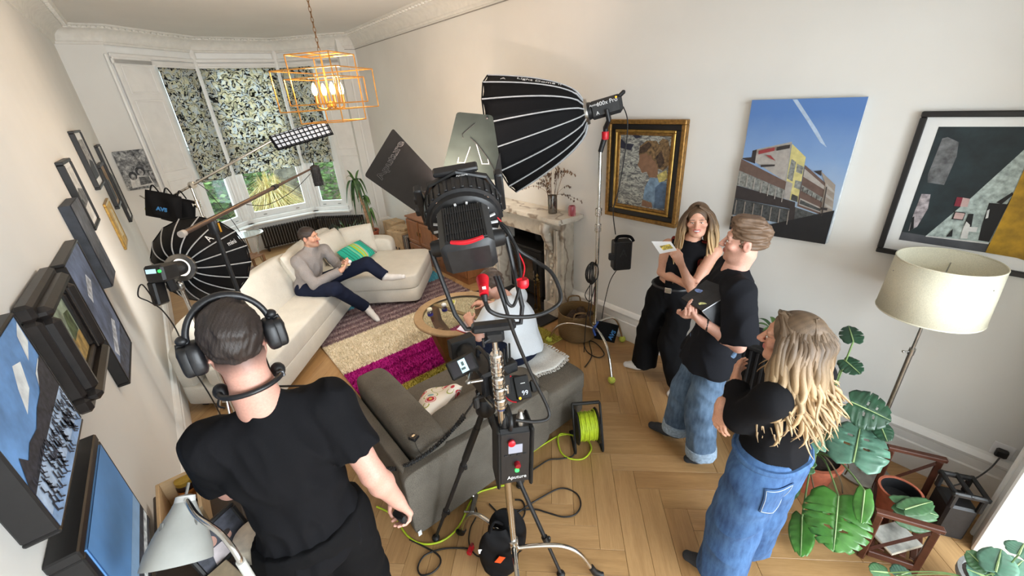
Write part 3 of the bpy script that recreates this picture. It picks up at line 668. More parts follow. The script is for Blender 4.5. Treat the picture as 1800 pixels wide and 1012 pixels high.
R = Matrix.Rotation(0.28, 3, 'Z') @ Matrix.Rotation(1.12, 3, 'X'); mb = MB(); pillow(mb, c, 0.50, 0.30, 0.13, R, 26, floppy=0.35, seed=9); mb.build('cushion_cover', floral_mat(), th, 80)
# white throw over the open end of the grey sofa
throw_m = fabric('white_throw', (226, 224, 218), 120, 0.06, 0.5)
th = thing('throw_blanket', 'white fringed cotton throw over the end of the grey sofa', 'throw', (1.85, 2.15, 0.45))
def thr(a, b):
 x = 1.62+0.40*a; y = 1.90+0.60*b; z = 0.455+0.006*math.sin(9*a+7*b)+0.004*math.sin(23*b)
 e = min(1, max(0, (1.01-0)*0)); 
 if b > 0.93: z -= (b-0.93)*1.2
 return Vector((x+0.02*math.sin(6*b), y+0.015*math.sin(7*a), z))
mb = MB(); mb.surf(thr, 24, 30); mb.build('throw_cloth', throw_m, th, 60, solid=0.008)
mb = MB()
for k in range(46):
 a = k/45; p = thr(1.0, a); mb.box((p.x+0.016, p.y+0.004*math.sin(k*3), p.z-0.002), (0.034, 0.006, 0.005), Matrix.Rotation(0.4*math.sin(k*5.1), 3, 'Z'))
for k in range(30):
 a = k/29; p = thr(a, 0.0); mb.box((p.x, p.y-0.016, p.z-0.002), (0.006, 0.034, 0.005), Matrix.Rotation(0.4*math.sin(k*4.3), 3, 'Z'))
mb.build('fringe', throw_m, th, 0)
# ---- marble fireplace
def marble():
 t = NT('veined_marble'); v = t.coord('Object'); n = t.noise(v, 3.0, 7, 0.65, 1.2); w = t.new('ShaderNodeTexWave'); w.inputs['Scale'].default_value = 1.6; w.inputs['Distortion'].default_value = 14; w.inputs['Detail'].default_value = 4; t.l(v, w.inputs['Vector'])
 a = t.ramp(n.outputs[0], [(0.3, (186, 176, 160)), (0.55, (222, 214, 200)), (0.75, (206, 196, 180))]); b = t.ramp(w.outputs[0], [(0.0, (150, 128, 112)), (0.10, (255, 255, 255)), (1, (255, 255, 255))])
 mx = t.new('ShaderNodeMixRGB', blend_type='MULTIPLY'); mx.inputs[0].default_value = 0.75; t.l(a, mx.inputs[1]); t.l(b, mx.inputs[2]); t.l(mx.outputs[0], t.b.inputs['Base Color']); t.b.inputs['Roughness'].default_value = 0.28; return t.m
mar = marble()
fp = thing('fireplace_surround', 'pale veined marble fireplace surround with carved corbels on the right wall', 'fireplace', (XR-0.12, 3.61, 0))
MY0, MY1, MZ, FX = 2.90, 4.32, 1.215, XR-0.20
shelf = [(0.0, 0.0), (0.0, MY1-MY0+0.26), (-0.33, MY1-MY0+0.22), (-0.345, MY1-MY0+0.10), (-0.33, (MY1-MY0+0.26)/2+0.5), (-0.33, (MY1-MY0+0.26)/2-0.5), (-0.345, 0.16), (-0.33, 0.04)]
mb = MB(); mb.prism([(x, y) for x, y in shelf], (XR, MY0-0.13, MZ-0.02), (1, 0, 0), (0, 1, 0), 0.04); mb.prism([(x*0.88, 0.04+y*0.94) for x, y in shelf], (XR, MY0-0.13, MZ-0.05), (1, 0, 0), (0, 1, 0), 0.03)
mb.build('mantel_shelf', mar, fp, 25)
MB().box((XR-0.09, (MY0+MY1)/2, 1.06), (0.18, MY1-MY0-0.5, 0.21), None, 0.006).build('frieze', mar, fp)
for s_, y0 in ((1, MY0), (-1, MY1)):
 yo = lambda d: y0+s_*d
 mb = MB(); mb.box((XR-0.085, yo(0.13), 0.58), (0.17, 0.26, 1.16), None, 0.006); jamb = mb.build('jamb', mar, fp)
 mb = MB(); mb.box((XR-0.19, yo(0.06), 0.56), (0.05, 0.03, 1.02), None, 0.006); mb.box((XR-0.19, yo(0.10), 0.56), (0.035, 0.02, 1.02), None, 0.006); mb.box((XR-0.19, yo(0.24), 0.56), (0.05, 0.03, 1.02), None, 0.006); mb.build('pilaster_moulding', mar, jamb)
 mb = MB(); mb.box((XR-0.185, yo(0.175), 0.09), (0.06, 0.22, 0.18), None, 0.008); mb.build('plinth', mar, jamb)
 cb = MB()   # scrolled corbel with carved leaves and drops
 cb.tube(spline([(XR-0.26, yo(0.17), 1.13), (XR-0.285, yo(0.17), 1.08), (XR-0.25, yo(0.17), 1.0), (XR-0.215, yo(0.17), 0.92), (XR-0.20, yo(0.17), 0.84)], 6), [0.055]*8+[0.05]*8+[0.038]*9, 12)
 for a in range(7): cb.sph((XR-0.27+0.01*a, yo(0.17+0.03*math.sin(a*2.3)), 1.12-0.045*a), (0.028, 0.03, 0.026), 8, 6)
 cb.build('corbel', mar, jamb, 50)
 dr_ = MB()
 for a in range(11): dr_.sph((XR-0.178, yo(0.17+0.022*math.sin(a*2.1)), 0.80-0.054*a), (0.02, 0.03-0.0012*a, 0.026), 8, 6)
 dr_.build('carved_drop', mar, jamb, 50)
MB().box((XR-0.24, 3.61, 0.012), (0.52, 1.30, 0.024), None, 0.004).build('hearth_slab', pm('slate_black', (40, 40, 42), 0.5, 0, 0.15, 10), fp)
# wood stove in the opening
iron = pm('stove_iron', (30, 29, 29), 0.55, 0.4, 0.15, 40, 0.1)
sv = thing('wood_stove', 'black cast iron wood stove standing in the fireplace opening', 'stove', (XR+0.1, 3.63, 0.024))
MB().box((XR+0.12, 3.63, 0.40), (0.42, 0.62, 0.60), None, 0.02).build('stove_body', iron, sv); MB().box((XR+0.11, 3.63, 0.72), (0.48, 0.68, 0.035), None, 0.01).build('stove_top', iron, sv)
dr_ = MB().box((XR-0.10, 3.63, 0.42), (0.03, 0.46, 0.40), None, 0.012).build('stove_door', iron, sv); MB().box((XR-0.117, 3.63, 0.44), (0.006, 0.34, 0.26)).build('stove_glass', pm('smoked_glass', (54, 40, 28), 0.1, 0, 0.3, 6), dr_); MB().cyl((XR-0.13, 3.43, 0.46), (XR-0.13, 3.43, 0.36), 0.008).build('door_handle', steel, dr_)
for y in (3.38, 3.88):
 for x in (XR-0.04, XR+0.28): MB().cyl((x, y, 0.024), (x, y, 0.12), 0.018, 0.026).build('stove_foot', iron, sv)
MB().cyl((XR+0.18, 3.63, 0.73), (XR+0.18, 3.63, 0.95), 0.07, None, 16).build('flue', iron, sv)
# brass fire irons
brass = pm('aged_brass', (120, 98, 58), 0.4, 0.9, 0.15, 20)
p = fl(942, 548, 0.02); p = Vector((XR-0.27, 3.22, 0.024)); fi = thing('fire_iron_set', 'small brass companion set standing on the black hearth', 'fire irons', p)
MB().lathe([(0.06, 0), (0.06, 0.012), (0.012, 0.02), (0.010, 0.40), (0.018, 0.42), (0.01, 0.45), (0.02, 0.47), (0.004, 0.50)], p, n=14).build('stand', brass, fi, 30)
for k in range(3):
 a = k*2.1+0.4; q = p+Vector((0.035*math.cos(a), 0.035*math.sin(a), 0)); tl_ = MB(); tl_.cyl(q+Vector((0, 0, 0.1)), q+Vector((0, 0, 0.40)), 0.005); tl_.sph(q+Vector((0, 0, 0.41)), 0.012, 8, 6)
 tl_.box(q+Vector((0, 0, 0.08)), (0.03, 0.012, 0.06), None, 0.004); tl_.build('fire_tool', brass, fi)
MB().cyl(p+Vector((-0.035, 0, 0.37)), p+Vector((0.035, 0, 0.37)), 0.006).build('hook_bar', brass, fi)
# things on the mantel
vp = nr(985, 378, XR-0.17, 3.02); vp = Vector((XR-0.16, 3.06, MZ+0.02)); vz = thing('dried_flower_vase', 'clear vase of dried brown grasses on the marble mantel', 'vase', vp)
MB().lathe([(0.045, 0), (0.048, 0.01), (0.05, 0.14), (0.046, 0.19), (0.043, 0.19), (0.046, 0.13), (0.044, 0.012)], vp, n=20, caps=False).build('vase_glass', glassmat('smoke_glass', (170, 165, 158), 0.0, 0.25), vz, 40)
dry = [pm('dried_stem_%d' % k, c, 0.9, 0, 0.15, 40) for k, c in enumerate([(96, 72, 56), (128, 96, 70), (78, 56, 46)])]
for k in range(34):
 a = random.random()*2*PI; s_ = random.random(); p1 = vp+Vector((0.03*math.cos(a), 0.03*math.sin(a), 0.01)); hh = 0.26+0.30*random.random(); r_ = (0.06+0.30*s_*s_)*(1 if k % 3 else 1.2)
 q1 = p1+Vector((0.02*math.cos(a), 0.02*math.sin(a), 0.18)); q2 = p1+Vector((r_*0.5*math.cos(a), r_*0.5*math.sin(a), hh*0.8)); q3 = p1+Vector((r_*math.cos(a), r_*math.sin(a), hh*(1-0.35*s_)))
 if q3.x > XR-0.02: q3.x = XR-0.02
 if q2.x > XR-0.02: q2.x = XR-0.02
 sp = spline([p1, q1, q2, q3], 5); mb = MB(); mb.tube(sp, 0.0014, 4)
 for i in range(7): 
  c = sp[-1-i*(1 if len(sp) > 10 else 1)]; d_ = Vector((random.gauss(0, 1), random.gauss(0, 1), random.gauss(0, 0.6))).normalized()*0.016; mb.sph(c+d_*0.6, (0.005, 0.005, 0.012), 5, 4)
 mb.build('dried_stem', dry[k % 3], vz, 40)
cp = Vector((XR-0.10, 2.84, MZ+0.02)); cd = thing('candle_jar', 'pink glass candle jar at the end of the mantel', 'candle', cp)
MB().lathe([(0.036, 0), (0.04, 0.006), (0.04, 0.085), (0.032, 0.1), (0.028, 0.1), (0.035, 0.08), (0.035, 0.01)], cp, n=18, caps=False).build('jar', pm('rose_glass', (190, 92, 104), 0.15, 0, 0.05, 10, trans=0.3), cd, 40)
MB().lathe([(0.033, 0.01), (0.033, 0.05)], cp, n=16).build('wax', pm('rose_wax', (205, 120, 128), 0.6), cd, 40)
# woven basket beside the fireplace
def weave():
 t = NT('seagrass_weave'); v = t.coord('Object'); w = t.new('ShaderNodeTexWave', bands_direction='Z'); w.inputs['Scale'].default_value = 28; w.inputs['Distortion'].default_value = 3; w.inputs['Detail'].default_value = 2; t.l(v, w.inputs['Vector'])
 n = t.noise(v, 40, 3); t.l(t.ramp(w.outputs[0], [(0.1, (96, 72, 42)), (0.6, (150, 120, 78))]), t.b.inputs['Base Color']); t.b.inputs['Roughness'].default_value = 0.9; t.bump(w.outputs[0], 0.7, 0.006); return t.m
wv = weave(); bp = Vector((2.89, 2.57, 0)); bk = thing('log_basket', 'round woven seagrass basket of logs by the fireplace', 'basket', bp)
MB().lathe([(0.0, 0.012), (0.17, 0.005), (0.195, 0.03), (0.205, 0.16), (0.198, 0.30), (0.204, 0.315), (0.196, 0.318), (0.186, 0.30), (0.19, 0.16), (0.18, 0.03), (0.0, 0.025)], bp, n=36, caps=False).build('basket_wall', wv, bk, 50)
for a in (0.9, 0.9+PI):
 c = bp+Vector((0.2*math.cos(a), 0.2*math.sin(a), 0.30)); t_ = Vector((-math.sin(a), math.cos(a), 0)); MB().tube(spline([c-t_*0.07, c-t_*0.05+Vector((0, 0, 0.07)), c+t_*0.05+Vector((0, 0, 0.07)), c+t_*0.07], 5), 0.008, 8).build('handle', wv, bk)
bark = pm('log_bark', (66, 52, 42), 0.9, 0, 0.25, 30, 0.6); cut = pm('log_cut', (160, 124, 84), 0.8, 0, 0.15, 30)
for k, (dx, dy, a) in enumerate([(-0.05, 0.06, 0.3), (0.06, -0.02, 0.9), (0.0, -0.09, -0.2)]):
 c = bp+Vector((dx, dy, 0.20+0.02*k)); d = Vector((math.cos(a), math.sin(a), 0.15))*0.11; lg_ = thing('firewood_log', 'split firewood log %s of the seagrass basket' % ['deep at the back', 'propped in the middle', 'lying on top at the front'][k], 'log', c-d, 0, 'logs in the basket'); MB().cyl(c-d, c+d, 0.05, 0.046, 12).build('bark', bark, lg_); MB().cyl(c+d, c+d*1.02, 0.043, None, 12).build('cut_face', cut, lg_)
# ---- sideboard along the right wall
oak = wood('sideboard_wood', (122, 76, 44), (160, 106, 66), (3, 3, 0.5), 4, 0.42)
CX, CY0, CY1, CZ = 2.80, 4.52, 6.18, 0.74
sb = thing('sideboard', 'brown wooden sideboard with panelled doors against the right wall', 'sideboard', (3.0, 5.35, 0))
MB().box((2.995, (CY0+CY1)/2, 0.40), (0.37, CY1-CY0, 0.60), None, 0.004).build('carcass', oak, sb); MB().box((2.985, (CY0+CY1)/2, CZ-0.015), (0.41, CY1-CY0+0.04, 0.03), None, 0.008).build('worktop', oak, sb); MB().box((3.0, (CY0+CY1)/2, 0.05), (0.36, CY1-CY0-0.04, 0.10), None, 0.004).build('plinth', oak, sb)
nd = 4; dw = (CY1-CY0)/nd
for k in range(nd):
 y = CY0+(k+0.5)*dw; d = MB().box((CX-0.004, y, 0.50), (0.022, dw-0.02, 0.38), None, 0.003).build('door', oak, sb)
 r = MB()
 for z in (0.345, 0.655): r.box((CX-0.018, y, z), (0.012, dw-0.06, 0.04), None, 0.003)
 for yy in (y-dw/2+0.04, y+dw/2-0.04): r.box((CX-0.018, yy, 0.50), (0.012, 0.04, 0.30), None, 0.003)
 r.build('door_frame', oak, d); MB().box((CX-0.026, y+(dw/2-0.045)*(1 if k % 2 == 0 else -1), 0.50), (0.012, 0.018, 0.07), None, 0.004).build('handle', brass, d)
 dr2 = MB().box((CX-0.004, y, 0.205), (0.022, dw-0.02, 0.17), None, 0.003).build('drawer', oak, sb)
 for yy in (y-0.07, y+0.07): MB().sph((CX-0.025, yy, 0.21), 0.012, 8, 6).build('knob', brass, dr2)
# ---- boxes and records between sideboard and window
card = pm('cardboard', (196, 168, 132), 0.85, 0, 0.06, 12)
def cardboard(label, x, y, z, sx, sy, sz, rz):
 t = thing('cardboard_box', label, 'box', (x, y, z), rz, 'cardboard boxes by the bay window'); MB().box((0, 0, sz/2), (sx, sy, sz), None, 0.004).build('box_body', card, t, world=False)
 MB().box((0, 0, sz+0.0006), (sx*0.16, sy*0.99, 0.0012)).build('packing_tape', pm('tape_brown', (176, 146, 104), 0.35), t, world=False)
 mk = MB(); 
 for k in range(3): mk.box((-sx/2-0.0008, -sy*0.2+k*sy*0.2, sz*0.2), (0.0012, sy*0.1, sz*0.12))
 mk.build('printed_mark', pm('print_dark', (70, 60, 54), 0.8), t, world=False)
cardboard('cardboard box on the floor beside the sideboard', 2.92, 6.72, 0, 0.34, 0.42, 0.36, 0.2)
cardboard('flat cardboard box stacked on another box by the bay', 2.96, 6.74, 0.36, 0.26, 0.34, 0.05, 0.35)
cardboard('taller cardboard box pushed against the right wall', 3.0, 7.18, 0, 0.28, 0.34, 0.42, 0.05)
for k in range(7):
 cc = [(60, 60, 62), (150, 148, 145), (96, 70, 60), (200, 195, 185)][k % 4]
 t = tag(MB().box((2.96, 6.27+k*0.03, 0.17), (0.32, 0.018, 0.33), None, 0.002).build('record_sleeve', pm('sleeve_%d' % (k % 4), cc, 0.5), None), 'upright %s record sleeve in the row between sideboard and cardboard box' % ['charcoal', 'grey', 'brown', 'pale'][k % 4], 'record', 'records beside the sideboard'); base_origin(t, (2.96, 6.27+k*0.03, 0.005))
# ---- glass side table, wooden rack and woven stool behind the sofa by the bay
gp = Vector((0.66, 7.15, 0)); gt = thing('glass_side_table', 'round chrome side table with a mirrored glass top by the middle bay window', 'table', gp)
MB().lathe([(0.235, 0.735), (0.24, 0.74), (0.24, 0.752), (0.235, 0.757), (0.225, 0.757), (0.225, 0.735)], gp, n=36, caps=False).build('chrome_rim', chrome, gt, 40)
MB().lathe([(0.228, 0.742), (0.228, 0.75)], gp, n=36).build('glass_top', pm('mirror_glass', (205, 222, 224), 0.06, 0.7, 0.03, 4), gt, 30)
for k in range(3):
 a = k*2*PI/3+0.4; MB().tube(spline([gp+Vector((0.2*math.cos(a), 0.2*math.sin(a), 0.738)), gp+Vector((0.1*math.cos(a), 0.1*math.sin(a), 0.4)), gp+Vector((0.21*math.cos(a), 0.21*math.sin(a), 0.0))], 8), 0.010, 8).build('leg', chrome, gt)
gp2 = Vector((0.18, 6.9, 0)); gt = thing('glass_side_table', 'second glass topped side table with a dark scalloped edge behind the softbox', 'table', gp2)
MB().lathe([(0.215, 0.70), (0.22, 0.706), (0.22, 0.718), (0.21, 0.72), (0.21, 0.70)], gp2, n=36, caps=False).build('rim', black_matte, gt, 40); MB().lathe([(0.212, 0.704), (0.212, 0.714)], gp2, n=36).build('glass_top', MATS['mirror_glass'], gt, 30)
for k in range(3): a = k*2*PI/3; MB().cyl(gp2+Vector((0.19*math.cos(a), 0.19*math.sin(a), 0)), gp2+Vector((0.17*math.cos(a), 0.17*math.sin(a), 0.702)), 0.009, None, 8).build('leg', black_matte, gt)
rk = thing('wooden_rack', 'small wooden open rack with slatted shelves behind the cream sofa', 'rack', (0.50, 6.45, 0), 0.5)
rkw = wood('rack_wood', (120, 86, 58), (156, 116, 82), (1, 1, 1), 10, 0.5)
for x in (-0.18, 0.18):
 for y in (-0.12, 0.12): MB().box((x, y, 0.30), (0.03, 0.03, 0.60), None, 0.004).build('post', rkw, rk, world=False)
for z in (0.2, 0.40, 0.59):
 for k in range(5): MB().box((0, -0.11+k*0.055, z), (0.40, 0.035, 0.014), None, 0.003).build('slat', rkw, rk, world=False)
bs = Vector((0.84, 6.22, 0)); ws = thing('woven_stool', 'small round woven stool tucked behind the cream sofa', 'stool', bs)
MB().lathe([(0.15, 0.0), (0.17, 0.03), (0.185, 0.2), (0.17, 0.40), (0.15, 0.44)], bs, n=26).build('woven_drum', wv, ws, 50); MB().lathe([(0.15, 0.44), (0.155, 0.455), (0.12, 0.475), (0.02, 0.48)], bs, n=26).build('seat_pad', pm('tan_pad', (160, 120, 92), 0.8), ws, 50)
# ---- narrow console by the left wall with lamp and frames
con_m = wood('console_dark', (44, 36, 32), (62, 50, 44), (1, 6, 1), 4, 0.45)
cs = thing('console_table', 'dark narrow console table against the left wall under the framed pictures', 'table', (-0.34, 1.50, 0))
MB().box((-0.335, 1.50, 0.865), (0.30, 1.10, 0.03), None, 0.005).build('console_top', con_m, cs); MB().box((-0.335, 1.50, 0.80), (0.26, 1.02, 0.10), None, 0.004).build('apron', con_m, cs)
for x in (-0.45, -0.22):
 for y in (1.0, 2.0): MB().box((x, y, 0.375), (0.04, 0.04, 0.75), None, 0.004).build('leg', con_m, cs)
# ================================================================== PICTURES
gold = pm('gilt', (150, 112, 58), 0.45, 0.6, 0.15, 40, 0.15); gold_hi = pm('gilt_bright', (176, 140, 72), 0.4, 0.7, 0.1, 30); frame_black = pm('frame_black', (24, 22, 22), 0.45, 0, 0.1, 40); mount = pm('mount_board', (232, 233, 232), 0.8, 0, 0.01, 10)
def flat(name, col, var=0.05, scale=30, rough=0.7, sc=(1, 1, 1)): return pm('print_'+name, col, rough, 0, var, scale, 0, sc)
def rect_frame(mb, O, U, V, N, w, h, width, d0, d1, mi=0, b=0.004):
 """four bars round the rectangle w x h (outer size) whose lower-left corner is O; from d0 to d1 out of the wall"""
 R = Matrix((U, V, N)).transposed(); dm, dd = (d0+d1)/2, d1-d0
 for (cx, cy, sx, sy_) in ((w/2, width/2, w, width), (w/2, h-width/2, w, width), (width/2, h/2, width, h-2*width), (w-width/2, h/2, width, h-2*width)):
  mb.box(O+U*cx+V*cy+N*dm, (sx, sy_, dd), R, b, mi)
def prints(parent, plane, N, polys, name='print', off0=0.0006):
 """flat printed areas: polys are (material, outline points) laid one over the other a fraction of a millimetre apart"""
 mats = []; mb = MB()
 for k, (m, pts) in enumerate(polys):
  if m not in mats: mats.append(m)
  P = [plane(p)+N*(off0+0.00035*k) for p in pts]
  nn = (P[1]-P[0]).cross(P[2]-P[1])
  if sum(((P[i]-P[0]).cross(P[(i+1) % len(P)]-P[0])).dot(N) for i in range(len(P))) < 0: P = P[::-1]
  mb.add(P, [tuple(range(len(P)))], mats.index(m))
 o = mb.build(name, mats, parent, 0); bm = bmesh.new(); bm.from_mesh(o.data); bmesh.ops.triangulate(bm, faces=bm.faces); bm.to_mesh(o.data); bm.free(); return o
# ---- right wall
NX = Vector((-1, 0, 0)); UY = Vector((0, -1, 0)); VZ = Vector((0, 0, 1))
def wallpic(name, label, y0, z0, w, h): return thing(name, label, 'picture', (XR, y0-w/2, z0))
# girl portrait, gilt and black frame
t = wallpic('framed_painting', 'painting of a girl in profile in a wide gilt and black frame', 2.46, 1.30, 0.74, 0.85)
O = Vector((XR, 2.46, 1.30)); mb = MB(); rect_frame(mb, O, UY, VZ, NX, 0.735, 0.85, 0.035, 0.0, 0.055); fr_ = mb.build('outer_frame', gold, t)
mb = MB(); rect_frame(mb, O+UY*0.035+VZ*0.035, UY, VZ, NX, 0.665, 0.78, 0.045, 0.0, 0.04); mb.build('frame_black_band', frame_black, t)
mb = MB(); rect_frame(mb, O+UY*0.08+VZ*0.08, UY, VZ, NX, 0.575, 0.69, 0.02, 0.0, 0.05); mb.build('inner_frame', gold_hi, t)
mb = MB(); rect_frame(mb, O+UY*0.10+VZ*0.10, UY, VZ, NX, 0.535, 0.65, 0.025, 0.0, 0.034); mb.build('slip', gold, t)
XP = XR-0.026
cnv = NT('painted_sea'); v_ = cnv.coord('Object', (1, 3, 7)); n_ = cnv.noise(v_, 5, 4, 0.7, 1.5); cnv.l(cnv.ramp(n_.outputs[0], [(0.36, (70, 70, 76)), (0.5, (140, 140, 134)), (0.62, (196, 196, 184))]), cnv.b.inputs['Base Color']); cnv.b.inputs['Roughness'].default_value = 0.45
MB().box((XR-0.013, 2.46-0.3675, 1.30+0.425), (0.026, 0.50, 0.62)).build('canvas', cnv.m, t, 0)
pp = lambda p: onX(1050+p[0]/4.6, 190+p[1]/4.6, XP)
skin_p, hair_p, hair_d, blue_p, blue_d, dark_p, yel_p = flat('skin', (134, 100, 76)), flat('hair', (116, 92, 62), 0.3, 40), flat('hair_dark', (66, 50, 38), 0.3, 40), flat('blouse', (122, 146, 168), 0.15, 20), flat('blouse_shade', (84, 104, 128), 0.15, 20), flat('dark_shape', (44, 46, 62), 0.2, 20), flat('bow', (186, 172, 104), 0.15, 30)
prints(t, pp, NX, [(dark_p, [(140, 250), (190, 245), (230, 285), (298, 290), (270, 340), (215, 330), (140, 300)]), (dark_p, [(272, 205), (310, 205), (365, 235), (310, 245)]), (hair_p, [(500, 275), (530, 245), (575, 260), (590, 340), (580, 460), (530, 510), (500, 480), (520, 400)]),
 (skin_p, [(345, 340), (400, 330), (470, 380), (490, 470), (490, 560), (420, 560), (400, 515), (360, 522), (348, 490), (325, 460), (340, 420)]), (hair_p, [(335, 380), (345, 310), (400, 262), (480, 265), (510, 310), (520, 400), (530, 500), (490, 490), (470, 430), (420, 400), (400, 360)]), (hair_d, [(335, 370), (350, 315), (420, 270), (440, 300), (400, 350)]), (hair_d, [(470, 400), (520, 340), (545, 440), (500, 490)]),
 (blue_p, [(385, 640), (430, 560), (500, 570), (560, 600), (552, 815), (450, 805), (440, 760), (370, 735)]), (blue_d, [(470, 640), (520, 600), (560, 610), (552, 815), (460, 805)]), (skin_p, [(365, 740), (440, 765), (445, 805), (360, 790)]), (yel_p, [(485, 540), (560, 500), (572, 560), (540, 590), (500, 600)]), (skin_p, [(415, 380), (440, 380), (448, 420), (430, 440)])])
# city building on unframed canvas
t = wallpic('canvas_print', 'unframed canvas photograph of an office building under blue sky', 1.29, 1.40, 0.62, 0.87)
MB().box((XR-0.020, 0.98, 1.835), (0.028, 0.615, 0.87), None, 0.003).build('stretched_canvas', flat('canvas_edge', (205, 212, 214)), t, 0)
sk = NT('photo_sky'); v_ = sk.coord('Object'); sp_ = sk.new('ShaderNodeSeparateXYZ'); sk.l(v_, sp_.inputs[0]); mr_ = sk.new('ShaderNodeMapRange'); mr_.inputs['From Min'].default_value = 0.2; mr_.inputs['From Max'].default_value = 0.87; sk.l(sp_.outputs[2], mr_.inputs[0]); nz_ = sk.noise(v_, 4, 4)
ad_ = sk.new('ShaderNodeMath', operation='MULTIPLY_ADD'); ad_.inputs[1].default_value = 0.25; sk.l(nz_.outputs[0], ad_.inputs[0]); sk.l(mr_.outputs[0], ad_.inputs[2]); sk.l(sk.ramp(ad_.outputs[0], [(0.25, (168, 186, 206)), (0.6, (128, 160, 204)), (1.0, (88, 128, 190))]), sk.b.inputs['Base Color']); sk.b.inputs['Roughness'].default_value = 0.5
XQ = XR-0.0345; pq = lambda p: onX(1270+p[0]/3.49, 150+p[1]/3.49, XQ)
cl_, whi, bei, cre, brk, drk, glz, glz2, red_, road = flat('contrail', (176, 196, 220)), flat('pale_wall', (170, 164, 158)), flat('beige', (150, 140, 130)), flat('cream', (206, 196, 132)), flat('brick', (104, 84, 76)), flat('dark_roof', (54, 48, 48)), flat('glazing', (132, 134, 130), 0.2, 60), flat('glazing_dark', (74, 76, 76), 0.2, 60), flat('red_sign', (150, 60, 62)), flat('road', (30, 30, 33))
polys = [(sk.m, [(182, 90), (896, 70), (632, 972), (55, 780+90)]), (cl_, [(430, 86), (460, 86), (580, 270), (640, 380), (600, 350), (520, 220)]),
 (drk, [(185, 400), (215, 392), (200, 480), (120, 450), (125, 445), (178, 440)]), (whi, [(212, 392), (428, 345), (388, 590), (200, 470)]), (cre, [(428, 358), (512, 440), (462, 715), (375, 690)]), (glz, [(425, 450), (452, 470), (430, 590), (398, 570)]), (glz, [(460, 480), (500, 500), (488, 545), (452, 530)]), (glz, [(448, 580), (485, 590), (476, 640), (440, 625)]), (glz2, [(428, 665), (464, 680), (460, 715), (420, 700)]), (whi, [(380, 580), (432, 600), (412, 705), (372, 690)]),
 (brk, [(508, 488), (635, 600), (600, 790), (460, 740)]), (whi, [(505, 510), (632, 620), (628, 640), (498, 560)]), (glz, [(490, 610), (620, 690), (614, 715), (484, 645)]), (whi, [(478, 690), (608, 750), (600, 778), (470, 730)]), (glz2, [(480, 700), (604, 757), (600, 772), (474, 725)]), (drk, [(562, 525), (612, 520), (606, 555)]), (bei, [(606, 525), (695, 610), (672, 805), (602, 790), (632, 600)]),
 (whi, [(640, 600), (690, 650), (688, 662), (638, 625)]), (whi, [(636, 660), (684, 700), (682, 712), (634, 680)]), (whi, [(630, 720), (678, 750), (676, 762), (628, 738)]),
 (brk, [(120, 450), (394, 590), (385, 640), (104, 520)]), (glz, [(104, 520), (385, 640), (374, 695), (92, 610)]), (drk, [(90, 612), (450, 715), (445, 760), (78, 690)]), (glz2, [(78, 690), (418, 760), (405, 850), (60, 790)]), (drk, [(418, 735), (450, 745), (440, 850), (405, 850)]), (glz2, [(450, 745), (600, 795), (600, 835), (440, 850)]), (road, [(58, 800), (300, 850), (690, 765), (632, 972), (44, 880)]),
 (red_, [(226, 400), (326, 378), (322, 400), (224, 422)]), (drk, [(338, 378), (420, 362), (416, 384), (334, 400)]), (red_, [(268, 425), (300, 428), (330, 462), (300, 448)]), (drk, [(240, 486), (326, 484), (324, 494), (238, 500)]), (drk, [(640, 620), (646, 620), (615, 800), (608, 800)]), (drk, [(606, 745), (648, 750), (645, 765), (602, 760)])]
for k in range(7): a = k/6; x = 115+a*262; y = 530+a*112; polys.append((whi, [(x, y), (x+5, y+2), (x-7, y+72), (x-12, y+70)]))
for k in range(7): a = k/6; x = 90+a*320; y = 700+a*65; polys.append((bei, [(x, y), (x+5, y+1), (x-8, y+86), (x-13, y+85)]))
for k in range(5): a = k/4; x = 500+a*112; y = 620+a*66; polys.append((drk, [(x, y), (x+4, y+2), (x-3, y+30), (x-7, y+28)]))
prints(t, pq, NX, polys)
# big graphic photograph in black frame
t = wallpic('framed_print', 'large framed photograph of a figure below a dark wall and mustard pillar', 0.42, 1.41, 1.0, 0.78)
O = Vector((XR, 0.425, 1.405)); FWp = 0.885
mb = MB(); rect_frame(mb, O, UY, VZ, NX, FWp, 0.785, 0.028, 0.0, 0.035); mb.build('frame', frame_black, t); MB().box((XR-0.008, 0.425-FWp/2, 1.7975), (0.016, FWp-0.05, 0.735)).build('mount', mount, t, 0)
XS = XR-0.0165; ps = lambda p: onX(1530+p[0]/3.163, 180+p[1]/3.163, XS)
teal_d, teal_l, wl1, sign_r, must, floor_g, blk = flat('dark_teal', (34, 46, 50), 0.15, 12), flat('grey_patch', (104, 106, 108), 0.2, 30), flat('pale_wall_green', (170, 184, 180), 0.15, 40), flat('sign_red', (130, 40, 56)), flat('mustard', (172, 134, 34), 0.15, 14), flat('floor_grey', (80, 82, 88), 0.1, 10), flat('near_black', (22, 22, 24))
wht = flat('white_bits', (214, 214, 212)); pnk = flat('sign_pink', (200, 170, 166))
